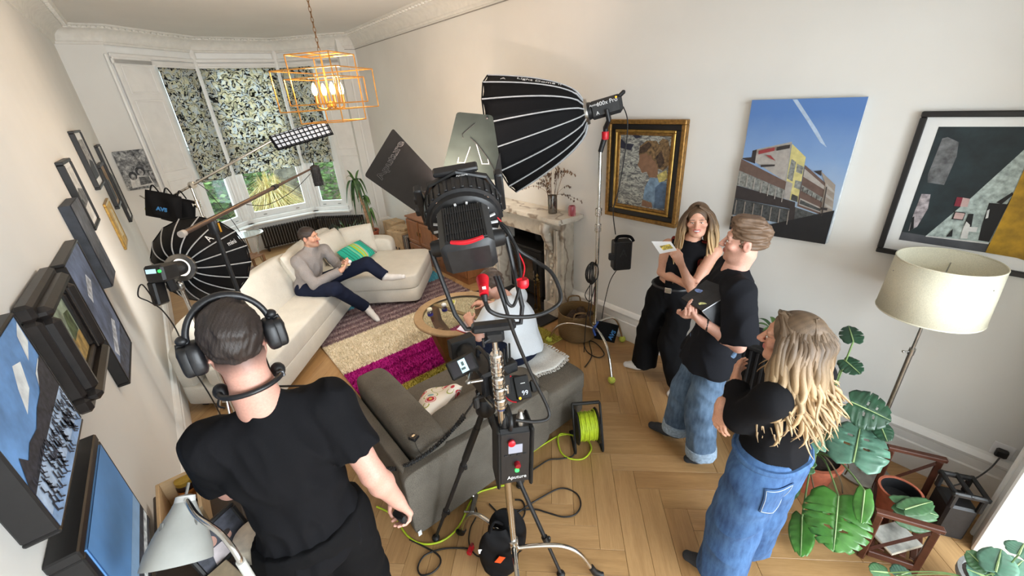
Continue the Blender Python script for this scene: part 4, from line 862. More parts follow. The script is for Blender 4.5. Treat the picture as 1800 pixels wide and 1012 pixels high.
prints(t, ps, NX, [(teal_d, [(380, 135), (900, 135), (1400, 140), (1230, 910), (815, 860), (158, 762)]), (wl1, [(310, 740), (560, 530), (855, 262), (1060, 120), (1330, 160), (1180, 700), (660, 780)]), (floor_g, [(158, 762), (175, 718), (310, 740), (660, 785), (640, 832)]), (teal_l, [(400, 200), (430, 192), (492, 220), (480, 300), (410, 458), (318, 445), (320, 400)]),
 (flat('lilac_patch', (160, 152, 156), 0.25, 40), [(285, 508), (335, 510), (320, 590), (260, 690), (212, 715), (240, 620)]), (blk, [(232, 640), (245, 632), (240, 700), (218, 712)]), (blk, [(660, 558), (760, 565), (790, 520), (660, 775), (600, 765), (620, 680)]), (blk, [(700, 555), (790, 498), (795, 512), (730, 565)]), (sign_r, [(482, 525), (515, 528), (500, 578), (465, 575)]), (pnk, [(515, 528), (555, 535), (540, 580), (500, 578)]), (blk, [(468, 605), (530, 612), (515, 655), (452, 648)]), (pnk, [(474, 610), (526, 616), (512, 650), (462, 644)]),
 (blk, [(545, 618), (575, 618), (560, 700), (520, 690)]), (wht, [(515, 700), (535, 660), (555, 680), (540, 755), (500, 755)]), (wht, [(550, 690), (598, 692), (590, 720), (548, 716)]), (wht, [(650, 600), (664, 592), (655, 640), (640, 645)]), (blk, [(420, 745), (460, 700), (455, 745)]), (wht, [(310, 738), (660, 778), (658, 786), (308, 744)]), (must, [(900, 270), (1120, 280), (960, 910), (815, 862), (640, 832), (780, 540)])])
# ---- left wall
NL = Vector((1, 0, 0)); UL = Vector((0, 1, 0))
def leftpic(name, label, y0, y1, z0, z1, d, fm, fw, inset, art, mount_w=0.0, deep=False):
 """framed picture on the left wall: frame bars, optional mount, art panel with its own printed areas"""
 t = thing(name, label, 'picture', (XL, (y0+y1)/2, z0)); O = Vector((XL, y0, z0)); w, h = y1-y0, z1-z0
 if fw > 0: mb = MB(); rect_frame(mb, O, UL, VZ, NL, w, h, fw, 0.0, d); mb.build('frame', fm, t)
 g = fw; pd = d-inset
 if mount_w: MB().box((XL+pd/2-0.001, (y0+y1)/2, (z0+z1)/2), (pd-0.002, w-2*fw, h-2*fw)).build('mount', mount, t, 0); g = fw+mount_w
 else: MB().box((XL+pd/2-0.001, (y0+y1)/2, (z0+z1)/2), (pd-0.002, w-2*fw+0.0005, h-2*fw+0.0005), None, 0.003 if fw == 0 else 0).build('canvas', art[0][0] if fw else fm, t, 0)
 W_, H_ = w-2*g, h-2*g
 prints(t, lambda p: Vector((XL+pd, y0+g+p[0]*W_, z0+g+p[1]*H_)), NL, [(m, pts) for m, pts in art]); return t
full = [(0, 0), (1, 0), (1, 1), (0, 1)]
gA, gB, gC, gD = flat('photo_grey', (150, 150, 150), 0.35, 30), flat('photo_light', (214, 214, 212), 0.1, 20), flat('photo_dark', (56, 58, 62), 0.3, 40), flat('photo_mid', (104, 106, 108), 0.3, 30)
leftpic('framed_photo', 'small black framed monochrome photo hanging highest on the left wall', 5.30, 5.90, 1.84, 2.34, 0.04, frame_black, 0.02, 0.012, [(gA, full), (gC, [(0.1, 0.0), (1, 0), (1, 0.4), (0.5, 0.5), (0.1, 0.3)])], 0.06)
leftpic('framed_photo', 'black framed beach photo with a pale sky above the slate grey canvas', 3.98, 4.40, 1.72, 2.18, 0.04, frame_black, 0.022, 0.012, [(gB, full), (gD, [(0, 0.25), (1, 0.3), (1, 0.55), (0.4, 0.62), (0, 0.5)]), (gC, [(0, 0.3), (0.4, 0.32), (0.3, 0.42), (0, 0.4)])], 0.03)
leftpic('framed_photo', 'tall narrow black framed photo nearest the bay on the left wall', 6.95, 7.40, 1.24, 2.15, 0.035, frame_black, 0.02, 0.01, [(gB, full), (gD, [(0.1, 0.1), (0.9, 0.1), (0.9, 0.6), (0.1, 0.7)])], 0.03)
leftpic('framed_photo', 'black and gilt framed picture between the tall narrow photo and the gold panel', 6.15, 6.65, 1.53, 1.99, 0.04, frame_black, 0.03, 0.012, [(flat('sepia', (150, 120, 84), 0.3, 20), full), (gC, [(0.2, 0.1), (0.8, 0.1), (0.7, 0.6), (0.3, 0.7)])], 0.0)
leftpic('gilt_panel', 'shallow gold painted panel hung low on the left wall', 5.30, 5.75, 1.27, 1.71, 0.022, gold_hi, 0.025, 0.004, [(flat('gold_leaf', (196, 160, 78), 0.15, 14), full), (flat('gold_pale', (222, 206, 160), 0.15, 20), [(0.3, 0.2), (0.8, 0.15), (0.85, 0.8), (0.4, 0.9)])])
leftpic('canvas_painting', 'deep edged slate grey canvas painting on the left wall', 3.40, 3.76, 1.47, 1.98, 0.055, flat('slate_edge', (58, 62, 70), 0.1, 20), 0.0, 0.0, [(flat('slate_face', (84, 88, 96), 0.3, 8), full), (flat('slate_low', (70, 74, 84), 0.3, 10), [(0, 0), (1, 0), (1, 0.45), (0, 0.35)])])
seab, seaw = flat('storm_blue', (92, 106, 134), 0.3, 6), flat('spray', (176, 184, 196), 0.25, 20)
leftpic('canvas_painting', 'blue grey seascape canvas in a thin black tray frame', 2.60, 3.14, 1.18, 1.84, 0.05, frame_black, 0.015, 0.006, [(seab, full), (seaw, [(0.2, 0.16), (0.8, 0.3), (0.7, 0.36), (0.1, 0.24)]), (flat('sea_dark', (62, 70, 88), 0.3, 20), [(0, 0), (1, 0), (1, 0.22), (0, 0.14)]), (seaw, [(0.3, 0.62), (0.7, 0.72), (0.6, 0.8), (0.25, 0.7)])])
# ornate dark frame with a small landscape: stepped mouldings
t = thing('framed_painting', 'small old landscape in a heavy dark stepped frame', 'picture', (XL, 2.18, 1.45)); y0, y1, z0, z1 = 1.92, 2.43, 1.44, 1.88
dkf = pm('ebonised_frame', (36, 31, 29), 0.4, 0, 0.15, 30, 0.1); O = Vector((XL, y0, z0))
mb = MB(); rect_frame(mb, O, UL, VZ, NL, y1-y0, z1-z0, 0.06, 0.0, 0.05, 0, 0.012); mb.build('outer_frame', dkf, t)
mb = MB(); rect_frame(mb, O+UL*0.025+VZ*0.025, UL, VZ, NL, y1-y0-0.05, z1-z0-0.05, 0.045, 0.03, 0.085, 0, 0.016); mb.build('frame_ridge', dkf, t)
mb = MB(); rect_frame(mb, O+UL*0.07+VZ*0.07, UL, VZ, NL, y1-y0-0.14, z1-z0-0.14, 0.03, 0.0, 0.055, 0, 0.006); mb.build('frame_slip', dkf, t)
rp = MB()
for k in range(60):
 a = k/60; rp.sph((XL+0.06, y0+0.075, z0+0.08+a*(z1-z0-0.16)), (0.006, 0.006, 0.0035), 5, 4); rp.sph((XL+0.06, y1-0.075, z0+0.08+a*(z1-z0-0.16)), (0.006, 0.006, 0.0035), 5, 4)
rp.build('ripple_moulding', dkf, t, 40, kind='stuff')
MB().box((XL+0.02, 2.175, 1.66), (0.04, 0.31, 0.24)).build('canvas', flat('olive_ground', (128, 128, 92), 0.25, 20), t, 0)
prints(t, lambda p: Vector((XL+0.0405, y0+0.10+p[0]*0.31, z0+0.10+p[1]*0.24)), NL, [(flat('sage_sky', (150, 166, 146), 0.2, 16), full), (flat('ochre_field', (166, 140, 84), 0.25, 20), [(0, 0), (1, 0), (1, 0.35), (0.5, 0.42), (0, 0.3)]), (flat('tree_green', (78, 92, 62), 0.3, 30), [(0.55, 0.35), (0.95, 0.38), (0.95, 0.75), (0.7, 0.8), (0.6, 0.6)])])
# winter crowd scene on deep black framed canvas
t = leftpic('canvas_print', 'deep framed canvas of a snowy crowd below a blue cloudy sky', 1.20, 1.71, 1.53, 1.93, 0.065, frame_black, 0.012, 0.003, [(flat('winter_sky', (106, 152, 208), 0.15, 6), full), (flat('cloud_white', (226, 232, 238), 0.1, 14), [(0.42, 0.55), (0.62, 0.62), (0.72, 0.78), (0.6, 0.82), (0.5, 0.7)]), (flat('cloud_white', (226, 232, 238)), [(0.82, 0.72), (0.98, 0.8), (0.99, 0.96), (0.88, 0.9)]), (flat('cloud_white', (226, 232, 238)), [(0.7, 0.5), (0.9, 0.55), (0.96, 0.66), (0.8, 0.62)]),
 (flat('tree_line', (44, 44, 52), 0.3, 60), [(0, 0.36), (0.08, 0.50), (0.14, 0.42), (0.25, 0.46), (0.4, 0.44), (0.55, 0.50), (0.7, 0.52), (0.85, 0.62), (1, 0.66), (1, 0.34), (0.5, 0.30), (0, 0.26)]), (flat('snow', (176, 196, 222), 0.08, 30), [(0, 0), (1, 0), (1, 0.36), (0.6, 0.34), (0.3, 0.32), (0, 0.28)]), (flat('snow_shade', (140, 170, 210), 0.1, 20), [(0, 0), (1, 0), (1, 0.08), (0, 0.10)])])
mb = MB(); g = 0.012
for k in range(150):
 x, y = random.random()*0.94+0.03, 0.04+0.28*random.random()**0.8; s_ = 0.006+0.010*(0.33-y)*3*random.random()+0.004; W_, H_ = 0.51-2*g, 0.40-2*g
 p = Vector((XL+0.0665, 1.20+g+x*W_, 1.53+g+y*H_)); mb.poly([p+UL*(-s_*0.3), p+UL*(s_*0.3), p+UL*(s_*0.3)+VZ*s_*1.6, p+UL*(-s_*0.3)+VZ*s_*1.6]); mb.poly([p, p+UL*s_*0.4, p+UL*(s_*1.6)+VZ*(-s_*0.9), p+UL*(s_*1.2)+VZ*(-s_*0.9)])
mb.build('tiny_figures', flat('figures', (48, 52, 66)), t, 0)
leftpic('canvas_print', 'deep framed canvas of plain blue sky over a thin snowy shore', 1.20, 1.73, 1.03, 1.46, 0.065, frame_black, 0.03, -0.004, [(flat('clear_sky', (96, 148, 206), 0.06, 3), full), (flat('sky_low', (140, 176, 214), 0.06, 6), [(0, 0.22), (1, 0.20), (1, 0.36), (0, 0.36)]), (flat('shore_dark', (52, 56, 66), 0.25, 30), [(0, 0), (1, 0), (1, 0.21), (0, 0.22)]), (flat('shore_snow', (206, 212, 220), 0.2, 40), [(0, 0.04), (1, 0.06), (1, 0.13), (0, 0.12)])])
# small monochrome canvas on the front wall
t = thing('canvas_print', 'small black and white canvas of two children beside the bay', 'picture', (-0.26, YF, 1.50)); x0, x1, z0, z1 = -0.435, -0.10, 1.50, 2.02
cm = NT('mono_foliage'); v_ = cm.coord('Object'); n_ = cm.noise(v_, 14, 5, 0.75, 0.8); cm.l(cm.ramp(n_.outputs[0], [(0.38, (40, 42, 46)), (0.5, (120, 122, 124)), (0.62, (190, 192, 192))]), cm.b.inputs['Base Color']); cm.b.inputs['Roughness'].default_value = 0.6
MB().box(((x0+x1)/2, YF-0.0125, (z0+z1)/2), (x1-x0, 0.025, z1-z0), None, 0.003).build('canvas', cm.m, t, 0)
NF = Vector((0, -1, 0)); pf = lambda p: Vector((x0+p[0]*(x1-x0), YF-0.025, z0+p[1]*(z1-z0)))
def ell(cx, cy, rx, ry, n=14): return [(cx+rx*math.cos(2*PI*k/n), cy+ry*math.sin(2*PI*k/n)) for k in range(n)]
prints(t, pf, NF, [(gB, [(0.15, 0.05), (0.9, 0.08), (0.85, 0.3), (0.5, 0.36), (0.2, 0.3)]), (gC, ell(0.33, 0.36, 0.13, 0.11)), (gA, ell(0.33, 0.33, 0.08, 0.075)), (gC, ell(0.62, 0.46, 0.16, 0.12)), (gA, ell(0.62, 0.43, 0.09, 0.085)), (gD, [(0.45, 0.1), (0.85, 0.12), (0.82, 0.3), (0.5, 0.32)])])
# ================================================================== PENDANT
PX, PY = 1.35, 4.13; zt = nr(566, 96, PX, PY).z; zb = nr(592, 213, PX, PY).z
brass_hi = pm('polished_gold', (214, 158, 84), 0.28, 0.9, 0.06, 20)
pd = thing('pendant_light', 'gold wire cage pendant light with four lit candle bulbs', 'pendant light', (PX, PY, ZC))
def cage(w, z0, z1, ang, r, nm):
 mb = MB(); c = [Vector((PX+w/2*math.sqrt(2)*math.cos(ang+k*PI/2), PY+w/2*math.sqrt(2)*math.sin(ang+k*PI/2), 0)) for k in range(4)]
 for k in range(4):
  p, q = c[k], c[(k+1) % 4]
  for z in (z0, z1): mb.cyl(p+Vector((0, 0, z)), q+Vector((0, 0, z)), r, None, 6)
  mb.cyl(p+Vector((0, 0, z0)), p+Vector((0, 0, z1)), r, None, 6)
 mb.build(nm, brass_hi, pd); return c
ang = math.radians(45-18-32); hh = zt-zb
cage(0.40, zb, zt, ang, 0.0055, 'tall_cage'); cage(0.60, zb+0.19*hh, zt-0.22*hh, ang+0.0, 0.0055, 'wide_cage'); cage(0.47, zb+0.28*hh, zt-0.34*hh, ang, 0.0055, 'inner_cage')
mb = MB(); mb.cyl((PX, PY, zb+0.26*hh), (PX, PY, zt), 0.008, None, 8)
for k in range(4): a = ang+PI/4*k*2; 
mb.lathe([(0.03, 0), (0.035, 0.01), (0.02, 0.05)], (PX, PY, zb+0.22*hh), n=14); mb.build('stem', brass_hi, pd)
mb = MB()
for k in range(2):
 a = ang+PI/4+k*PI/2; d = Vector((math.cos(a), math.sin(a), 0))*0.2; mb.cyl(Vector((PX, PY, zt))-d, Vector((PX, PY, zt))+d, 0.0055, None, 6)
mb.build('top_bars', brass_hi, pd)
bulb_m = pm('lit_bulb', (255, 214, 140), 0.3, 0, 0.01, 5, emit=((255, 196, 110), 30.0))
for k in range(4):
 a = k*PI/2; p = Vector((PX+0.115*math.cos(a), PY+0.115*math.sin(a), zb+0.27*hh))
 mb = MB(); mb.tube(spline([(PX, PY, zb+0.25*hh), (PX+0.06*math.cos(a), PY+0.06*math.sin(a), zb+0.20*hh), p+Vector((0, 0, -0.02)), p], 5), 0.006, 6); mb.lathe([(0.012, 0), (0.024, 0.008), (0.016, 0.012), (0.015, 0.075)], p, n=12); ar = mb.build('candle_arm', brass_hi, pd, 40)
 MB().lathe([(0.012, 0.075), (0.021, 0.10), (0.022, 0.125), (0.015, 0.15), (0.004, 0.172)], p, n=14).build('bulb', bulb_m, ar, 60)
 ld = bpy.data.lights.new('bulb_glow', 'POINT'); ld.energy = 7; ld.color = (1.0, 0.68, 0.36); ld.shadow_soft_size = 0.03; lo = bpy.data.objects.new('bulb_glow', ld); COL.objects.link(lo); lo.location = p+Vector((0, 0, 0.20))
nl = int((ZC-zt-0.05)/0.036); lk = None
for k in range(nl):
 z = zt+0.02+k*0.036+0.018; T = Matrix.Translation((PX, PY, z)) @ Matrix.Rotation(PI/2*(k % 2), 4, 'Z'); T = wmat(pd).inverted() @ T
 if lk is None:
  mb = MB(); mb.tube([(0.010*math.cos(a), 0, 0.023*math.sin(a)) for a in [2*PI*i/12 for i in range(12)]], 0.0028, 5, True); lk = mb.build('chain_link', pm('chain_bronze', (110, 84, 58), 0.4, 0.8), pd, 40, world=False); lk.matrix_basis = T
 else: share(lk, T, pd)
MB().lathe([(0.06, -0.05), (0.055, -0.03), (0.02, 0.0)], (PX, PY, ZC), (0, 0, 1), 20).build('ceiling_rose', brass_hi, pd, 40)
# ================================================================== STANDS
def stand_leg(hub, foot, r=0.0125, rise=0.0):
 hub, foot = Vector(hub), Vector(foot); d = foot-hub; d.z = 0
 return spline([hub, hub+d*0.35+Vector((0, 0, 0.012)), hub+d*0.62+Vector((0, 0, -0.005)), hub+d*0.82+Vector((0, 0, -(hub.z-foot.z)*0.32)), Vector((foot.x, foot.y, foot.z))], 6)
def collar(mb, p, r, h, n=18):
 mb.lathe([(r*0.86, -h/2), (r, -h/2+0.006), (r, -h*0.12), (r*0.9, -h*0.08), (r*0.9, h*0.08), (r, h*0.12), (r, h/2-0.006), (r*0.86, h/2)], p, n=n)
def tknob(p, d, r=0.006, l=0.035):
 d = Vector(d).normalized(); mb = MB(); mb.cyl(p, Vector(p)+d*l, r, None, 8); u, w, _ = frame_of(d); mb.cyl(Vector(p)+d*l-Vector((0, 0, 0.018)), Vector(p)+d*l+Vector((0, 0, 0.018)), 0.005, None, 8); return mb
# ---- main C-stand carrying the spotlight
CS = Vector((0.785, 1.12, 0)); cst = thing('c_stand', 'chrome C-stand carrying the barn-door spotlight above the grey sofa', 'light stand', CS)
hub = Vector((CS.x, CS.y, 0.30))
for k, ft in enumerate([fl(1045, 1007, 0.03), Vector((0.56, 0.78, 0.03)), Vector((0.70, 1.52, 0.03))]):
 h_ = hub+Vector((0, 0, 0.03*k-0.03)); lg_ = MB().tube(stand_leg(h_, ft), 0.0125, 10).build('leg', chrome, cst, 50); d = (ft-h_); d.z = 0; d.normalize(); q = Vector((ft.x, ft.y, 0))
 MB().tube([ft+Vector((0, 0, 0.055))-d*0.02, ft+Vector((0, 0, 0.01)), q+d*0.03+Vector((0, 0, 0.016)), q+d*0.05+Vector((0, 0, 0.015))], [0.017, 0.018, 0.016, 0.013], 8).build('rubber_foot', rubber, lg_, 50)
mb = MB(); 
for k in range(3): mb.lathe([(0.02, -0.014), (0.027, -0.010), (0.027, 0.010), (0.02, 0.014)], hub+Vector((0, 0, 0.03*k-0.03)), n=16)
mb.build('hub', chrome, cst, 40)
zy = 1.57
MB().cyl((CS.x, CS.y, 0.26), (CS.x, CS.y, 1.28), 0.0175, None, 16).build('base_tube', chrome, cst)
MB().cyl((CS.x, CS.y, 1.26), (CS.x, CS.y, 1.50), 0.0145, None, 16).build('middle_riser', chrome, cst); MB().cyl((CS.x, CS.y, 1.48), (CS.x, CS.y, zy), 0.0115, None, 16).build('top_riser', chrome, cst)
for z in (1.235, 1.29, 1.345, 1.405, 1.455): mb = MB(); collar(mb, (CS.x, CS.y, z), 0.027, 0.05); mb.build('riser_collar', chrome, cst, 30)
MB().cyl((CS.x, CS.y, 1.20), (CS.x, CS.y, 1.208), 0.0182, None, 16).build('size_band', pm('blue_band', (60, 70, 120), 0.5), cst)
for z, d in ((1.30, (0.6, -0.5, 0)), (1.44, (-0.4, -0.8, 0))): tknob((CS.x, CS.y, z), d).build('lock_knob', chrome, cst)
# ---- spotlight on top
R0 = dp(828, 455, 1.40); R1 = dp(812, 352, 1.57); sa_ = (R1-R0).normalized(); sr = (sa_.cross(Vector((0, 0, 1)))).normalized(); sr = (sr*math.cos(-0.10)+sa_.cross(sr)*math.sin(-0.10)).normalized(); su_ = sr.cross(sa_)
TSP = axes(sr, sa_*0.78, su_, R0)      # x right, y forward along the beam, z up
sp_l = thing('spotlight', 'black studio spotlight with open barn doors aimed up away from the camera', 'studio light', (CS.x, CS.y, zy))
shell = pm('light_shell', (38, 39, 41), 0.42, 0, 0.1, 30)
body = MB(TSP); body.box((0, 0.085, 0.0325), (0.178, 0.25, 0.15), None, 0.020); bo = body.build('lamp_body', shell, sp_l)
mb = MB(TSP); rect = [(-0.062, -0.075), (0.062, -0.075), (0.062, 0.085), (-0.062, 0.085)]
MB(TSP).box((0, 0.090, 0.1065), (0.140, 0.200, 0.006), None, 0.002).build('grille_recess', black_matte, bo)
sl = None
for k in range(17):
 z_ = -0.06+k*0.0092; x_ = -0.062+k*0.00775
 MB(TSP).box((x_, 0.090, 0.1105), (0.003, 0.194, 0.006)).build('grille_slat', shell, bo, 0)
for y_ in (0.03, 0.09, 0.15): MB(TSP).box((0, y_, 0.1105), (0.128, 0.003, 0.004)).build('grille_bar', shell, bo, 0)
mb = MB(TSP); mb.tube(spline([(-0.05, -0.012, 0.106), (0.0, -0.024, 0.106), (0.055, -0.012, 0.106)], 8), 0.0085, 6); mb.build('red_trim', red_plastic, bo, 60)
for s_ in (-1, 1):
 mb = MB(TSP); mb.cyl((s_*0.088, 0.10, -0.005), (s_*0.125, 0.10, -0.005), 0.036, 0.033, 24); mb.cyl((s_*0.125, 0.10, -0.005), (s_*0.131, 0.10, -0.005), 0.028, None, 24); mb.build('tilt_lock', black_plastic, sp_l, 40)
text('STORM 1000c', 0.028, TSP @ Vector((-0.0905, 0.08, -0.01)), -su_, -sa_, pm('white_print', (225, 225, 225), 0.5), bo)
# ring: rear flange with slots, ribbed fresnel barrel
mb = MB(TSP); mb.lathe([(0.070, 0.20), (0.105, 0.205), (0.125, 0.225), (0.128, 0.25)], (0, 0, 0), (0, 1, 0), 40); mb.build('rear_flange', black_plastic, sp_l, 40)
for k in range(18):
 a = 2*PI*k/18; d = Vector((math.cos(a), 0, math.sin(a))); MB(TSP).box(d*0.100+Vector((0, 0.196, 0)), (0.034, 0.008, 0.007), Matrix.Rotation(-a, 3, 'Y')).build('vent_slot', white_plain, sp_l, 0)
mb = MB(TSP); mb.tube([(0.074*math.cos(a), 0.196, 0.074*math.sin(a)) for a in [0.3+2.5*i/14 for i in range(15)]], 0.006, 6); mb.build('silver_lever', steel, sp_l, 60)
mb = MB(TSP); mb.lathe([(0.128, 0.25), (0.140, 0.255), (0.142, 0.33), (0.136, 0.345), (0.120, 0.350), (0.118, 0.30), (0.06, 0.29), (0.0, 0.295)], (0, 0, 0), (0, 1, 0), 44, caps=False); fb = mb.build('fresnel_barrel', black_plastic, sp_l, 40)
for k in range(30):
 a = 2*PI*k/30; d = Vector((math.cos(a), 0, math.sin(a))); MB(TSP).box(d*0.1425+Vector((0, 0.295, 0)), (0.006, 0.07, 0.012), Matrix.Rotation(-a, 3, 'Y'), 0.002).build('grip_rib', black_plastic, fb)
text('Aputure', 0.012, TSP @ Vector((0.02, 0.335, 0.1435)), sr, sa_, MATS['white_print'], fb)
mb = MB(TSP); mb.lathe([(0.145, 0.35), (0.152, 0.355), (0.152, 0.375), (0.13, 0.378), (0.125, 0.352)], (0, 0, 0), (0, 1, 0), 8, caps=False); mb.build('barn_door_ring', black_plastic, sp_l, 20)
lamp_face = pm('lamp_glow', (255, 225, 195), 0.3, 0, 0.01, 5, emit=((255, 206, 168), 6.0)); MB(TSP).lathe([(0.112, 0.298), (0.112, 0.302)], (0, 0, 0), (0, 1, 0), 32).build('lens', lamp_face, sp_l)
sl_ = bpy.data.lights.new('spot_beam', 'SPOT'); sl_.energy = 230; sl_.color = (1.0, 0.74, 0.60); sl_.spot_size = math.radians(75); sl_.spot_blend = 0.9; sl_.shadow_soft_size = 0.1
so_ = bpy.data.objects.new('spot_beam', sl_); COL.objects.link(so_); so_.location = TSP @ Vector((0, 0.40, 0)); so_.rotation_euler = sa_.to_track_quat('-Z', 'Y').to_euler()
# barn door leaves
leaf_m = pm('barn_leaf', (28, 28, 30), 0.5, 0, 0.1, 20); leaf_g = pm('barn_leaf_painted_sheen', (44, 52, 49), 0.45, 0, 0.08, 10)  # leaf_g: lighter copy of the leaf black, sheen put into the base colour
def leafplate(name, pts, mat):
 """flat plate through the corner points, 3 mm thick with rounded outer corners"""
 P = [Vector(p) for p in pts]; c = sum(P, Vector())/4; n = ((P[2]-P[0]).cross(P[3]-P[1])).normalized(); P = [p-n*(p-c).dot(n) for p in P]; out = []
 for k in range(4):
  a, b, d = P[k-1], P[k], P[(k+1) % 4]; out += [b+(a-b).normalized()*0.014, b+((a-b).normalized()+(d-b).normalized())*0.004, b+(d-b).normalized()*0.014]
 m = len(out); mb = MB(); mb.add([p-n*0.0015 for p in out]+[p+n*0.0015 for p in out], [tuple(range(m))[::-1], tuple(range(m, 2*m))]+[(k, (k+1) % m, m+(k+1) % m, m+k) for k in range(m)])
 return mb.build(name, mat, sp_l, 20), P, n
dl = 1.66
lf, LP, ln = leafplate('barn_door_leaf', [dp(644, 312, 1.88), dp(688, 222, 1.92), dp(776, 318, 1.72), dp(734, 373, 1.66)], leaf_m)
if ln.dot(C0-LP[0]) < 0: ln = -ln
U_ = (LP[1]-LP[0]).normalized(); Vv = ln.cross(U_); wprint = pm('grey_outline', (132, 132, 132), 0.5)
def outline_text(s, size, O, U, V, parent, mat, thick=0.0016):
 cu = bpy.data.curves.new('lettering', 'FONT'); cu.body = s; cu.size = size; cu.align_x = 'CENTER'; cu.align_y = 'CENTER'; cu.fill_mode = 'NONE'; cu.bevel_depth = thick*0.5; cu.bevel_resolution = 0; cu.resolution_u = 3; cu.offset = 0.001
 to = bpy.data.objects.new('tmp', cu); COL.objects.link(to); dg = bpy.context.evaluated_depsgraph_get(); me = bpy.data.meshes.new_from_object(to.evaluated_get(dg)); bpy.data.objects.remove(to)
 me.transform(wmat(parent).inverted() @ axes(U, V, Vector(U).cross(Vector(V)), O)); me.materials.clear(); me.materials.append(mat); o = bpy.data.objects.new('lettering', me); COL.objects.link(o); o.parent = parent
ctr = (LP[0]*0.36+LP[1]*0.40+LP[2]*0.12+LP[3]*0.12); outline_text('Aputure', 0.062, ctr+ln*0.0028, U_, Vv, lf, wprint)
lf2, LP2, ln2 = leafplate('barn_door_leaf', [dp(776, 307, 1.74), dp(803, 197, 1.90), dp(866, 203, 1.92), dp(884, 317, 1.77)], leaf_g)
if ln2.dot(C0-LP2[0]) < 0: ln2 = -ln2
def onleaf(px, py):
 d = ray(px, py); return C0+d*((LP2[0]-C0).dot(ln2)/d.dot(ln2))+ln2*0.0026
def leafline(pts, mat, r=0.0012, dots=False):
 mb = MB(); P = [onleaf(630+x/4.6, 180+y/4.6) for x, y in pts]
 if dots:
  for i in range(len(P)-1):
   L = (P[i+1]-P[i]).length; nn = max(2, int(L/0.005))
   for k in range(nn): mb.sph(P[i].lerp(P[i+1], k/nn), r, 5, 3)
 else: mb.tube(P, r, 5)
 mb.build('logo_mark' if dots else 'scratch_mark', mat, lf2, 40)
leafline([(810, 450), (802, 488), (858, 490), (905, 358)], MATS['white_print'], 0.0013, True); leafline([(955, 345), (1000, 498), (1055, 500), (1045, 455)], MATS['white_print'], 0.0013, True); leafline([(905, 290), (960, 340), (1050, 460), (1105, 560)], black_matte, 0.0018); leafline([(940, 175), (870, 235), (840, 260), (845, 290)], black_matte, 0.0015)
MB().sph(onleaf(630+1040/4.6, 180+130/4.6), (0.006, 0.006, 0.006), 8, 6).build('rivet', black_matte, lf2)
for k, (x, y, z, sx, sz) in enumerate([(0.0, 0.385, 0.140, 0.16, 0.02), (-0.15, 0.385, 0.0, 0.03, 0.18), (0.15, 0.40, 0.0, 0.03, 0.18), (0.0, 0.40, -0.145, 0.20, 0.03)]): MB(TSP).box((x, y, z), (sx, 0.05, sz), None, 0.006).build('hinge_block', black_plastic, sp_l)
MB(TSP).box((0.155, 0.46, -0.01), (0.003, 0.16, 0.20), Matrix.Rotation(-0.25, 3, 'Z')).build('barn_door_leaf', leaf_m, sp_l); MB(TSP).box((0.0, 0.46, -0.15), (0.22, 0.16, 0.003), Matrix.Rotation(-0.25, 3, 'X')).build('barn_door_leaf', leaf_m, sp_l)
mb = MB()
for px, py, dd in ((735, 352, 1.67), (748, 338, 1.67), (760, 330, 1.70), (738, 372, 1.62)): mb.box(dp(px, py, dd), (0.03, 0.03, 0.03), TSP.to_3x3(), 0.004)
mb.build('hinge_clamp', black_plastic, sp_l); 
# yoke and base block
pvL, pvR = TSP @ Vector((-0.135, 0.10, -0.005)), TSP @ Vector((0.135, 0.10, -0.005)); yb = Vector((CS.x, CS.y, zy+0.035))
hx = sr.copy(); hx.z = 0; hx.normalize()
yl, yr = yb-hx*0.125, yb+hx*0.125
mb = MB(); mb.tube([pvL, pvL.lerp(yl, 0.8), yl+hx*0.02, yb-hx*0.06], 0.009, 8); mb.tube([pvR, pvR.lerp(yr, 0.8), yr-hx*0.02, yb+hx*0.06], 0.009, 8); mb.build('yoke', black_plastic, sp_l, 40)
Ry = Matrix((hx, Vector((0, 0, 1)).cross(hx), Vector((0, 0, 1)))).transposed()
MB().box(yb, (0.17, 0.05, 0.035), Ry, 0.010).build('yoke_base', black_plastic, sp_l); MB().box(yb-Vector((0, 0, 0.04)), (0.075, 0.05, 0.05), Ry, 0.010).build('stand_socket', black_plastic, sp_l)
tknob(yb-hx*0.0-Vector((0, 0, 0.045)), -hx*0.8+Vector((0.2, -0.5, 0)), 0.008, 0.06).build('socket_knob', black_plastic, sp_l)
# head plug in red
pg = dp(850, 505, 1.36); pgt = dp(848, 490, 1.40); mb = MB(); mb.cyl(pgt, pg, 0.022, 0.017, 16); mb.cyl(pg, dp(851, 518, 1.34), 0.017, 0.015, 16); mb.build('red_plug', red_plastic, sp_l, 40); MB().cyl(dp(851, 518, 1.34), dp(853, 530, 1.34), 0.012, 0.008, 12).build('plug_boot', rubber, sp_l)
MB().box(dp(851, 507, 1.335), (0.012, 0.004, 0.022), TSP.to_3x3(), 0.001).build('plug_label', white_plain, sp_l)
head_cable = pm('cable_black', (22, 22, 23), 0.5, 0, 0.1, 60)
def cable(name, label, pts, r, mat=None, n=8, group=None, kind_=None):
 o = MB().tube(spline(pts, n), r, 7).build(name, mat or head_cable, None, 60); base_origin(o, pts[0] if isinstance(pts[0], Vector) else Vector(pts[0])); return tag(o, label, 'cable', group)
cable('power_cable', 'thick black head cable looping from the red plug beside the spotlight', [dp(853, 530, 1.34), dp(862, 547, 1.33), dp(890, 556, 1.36), dp(940, 555, 1.42), dp(975, 540, 1.48), dp(986, 520, 1.50), dp(970, 480, 1.52), dp(940, 458, 1.54), dp(910, 438, 1.52), dp(893, 405, 1.50), dp(880, 392, 1.50)], 0.0075)
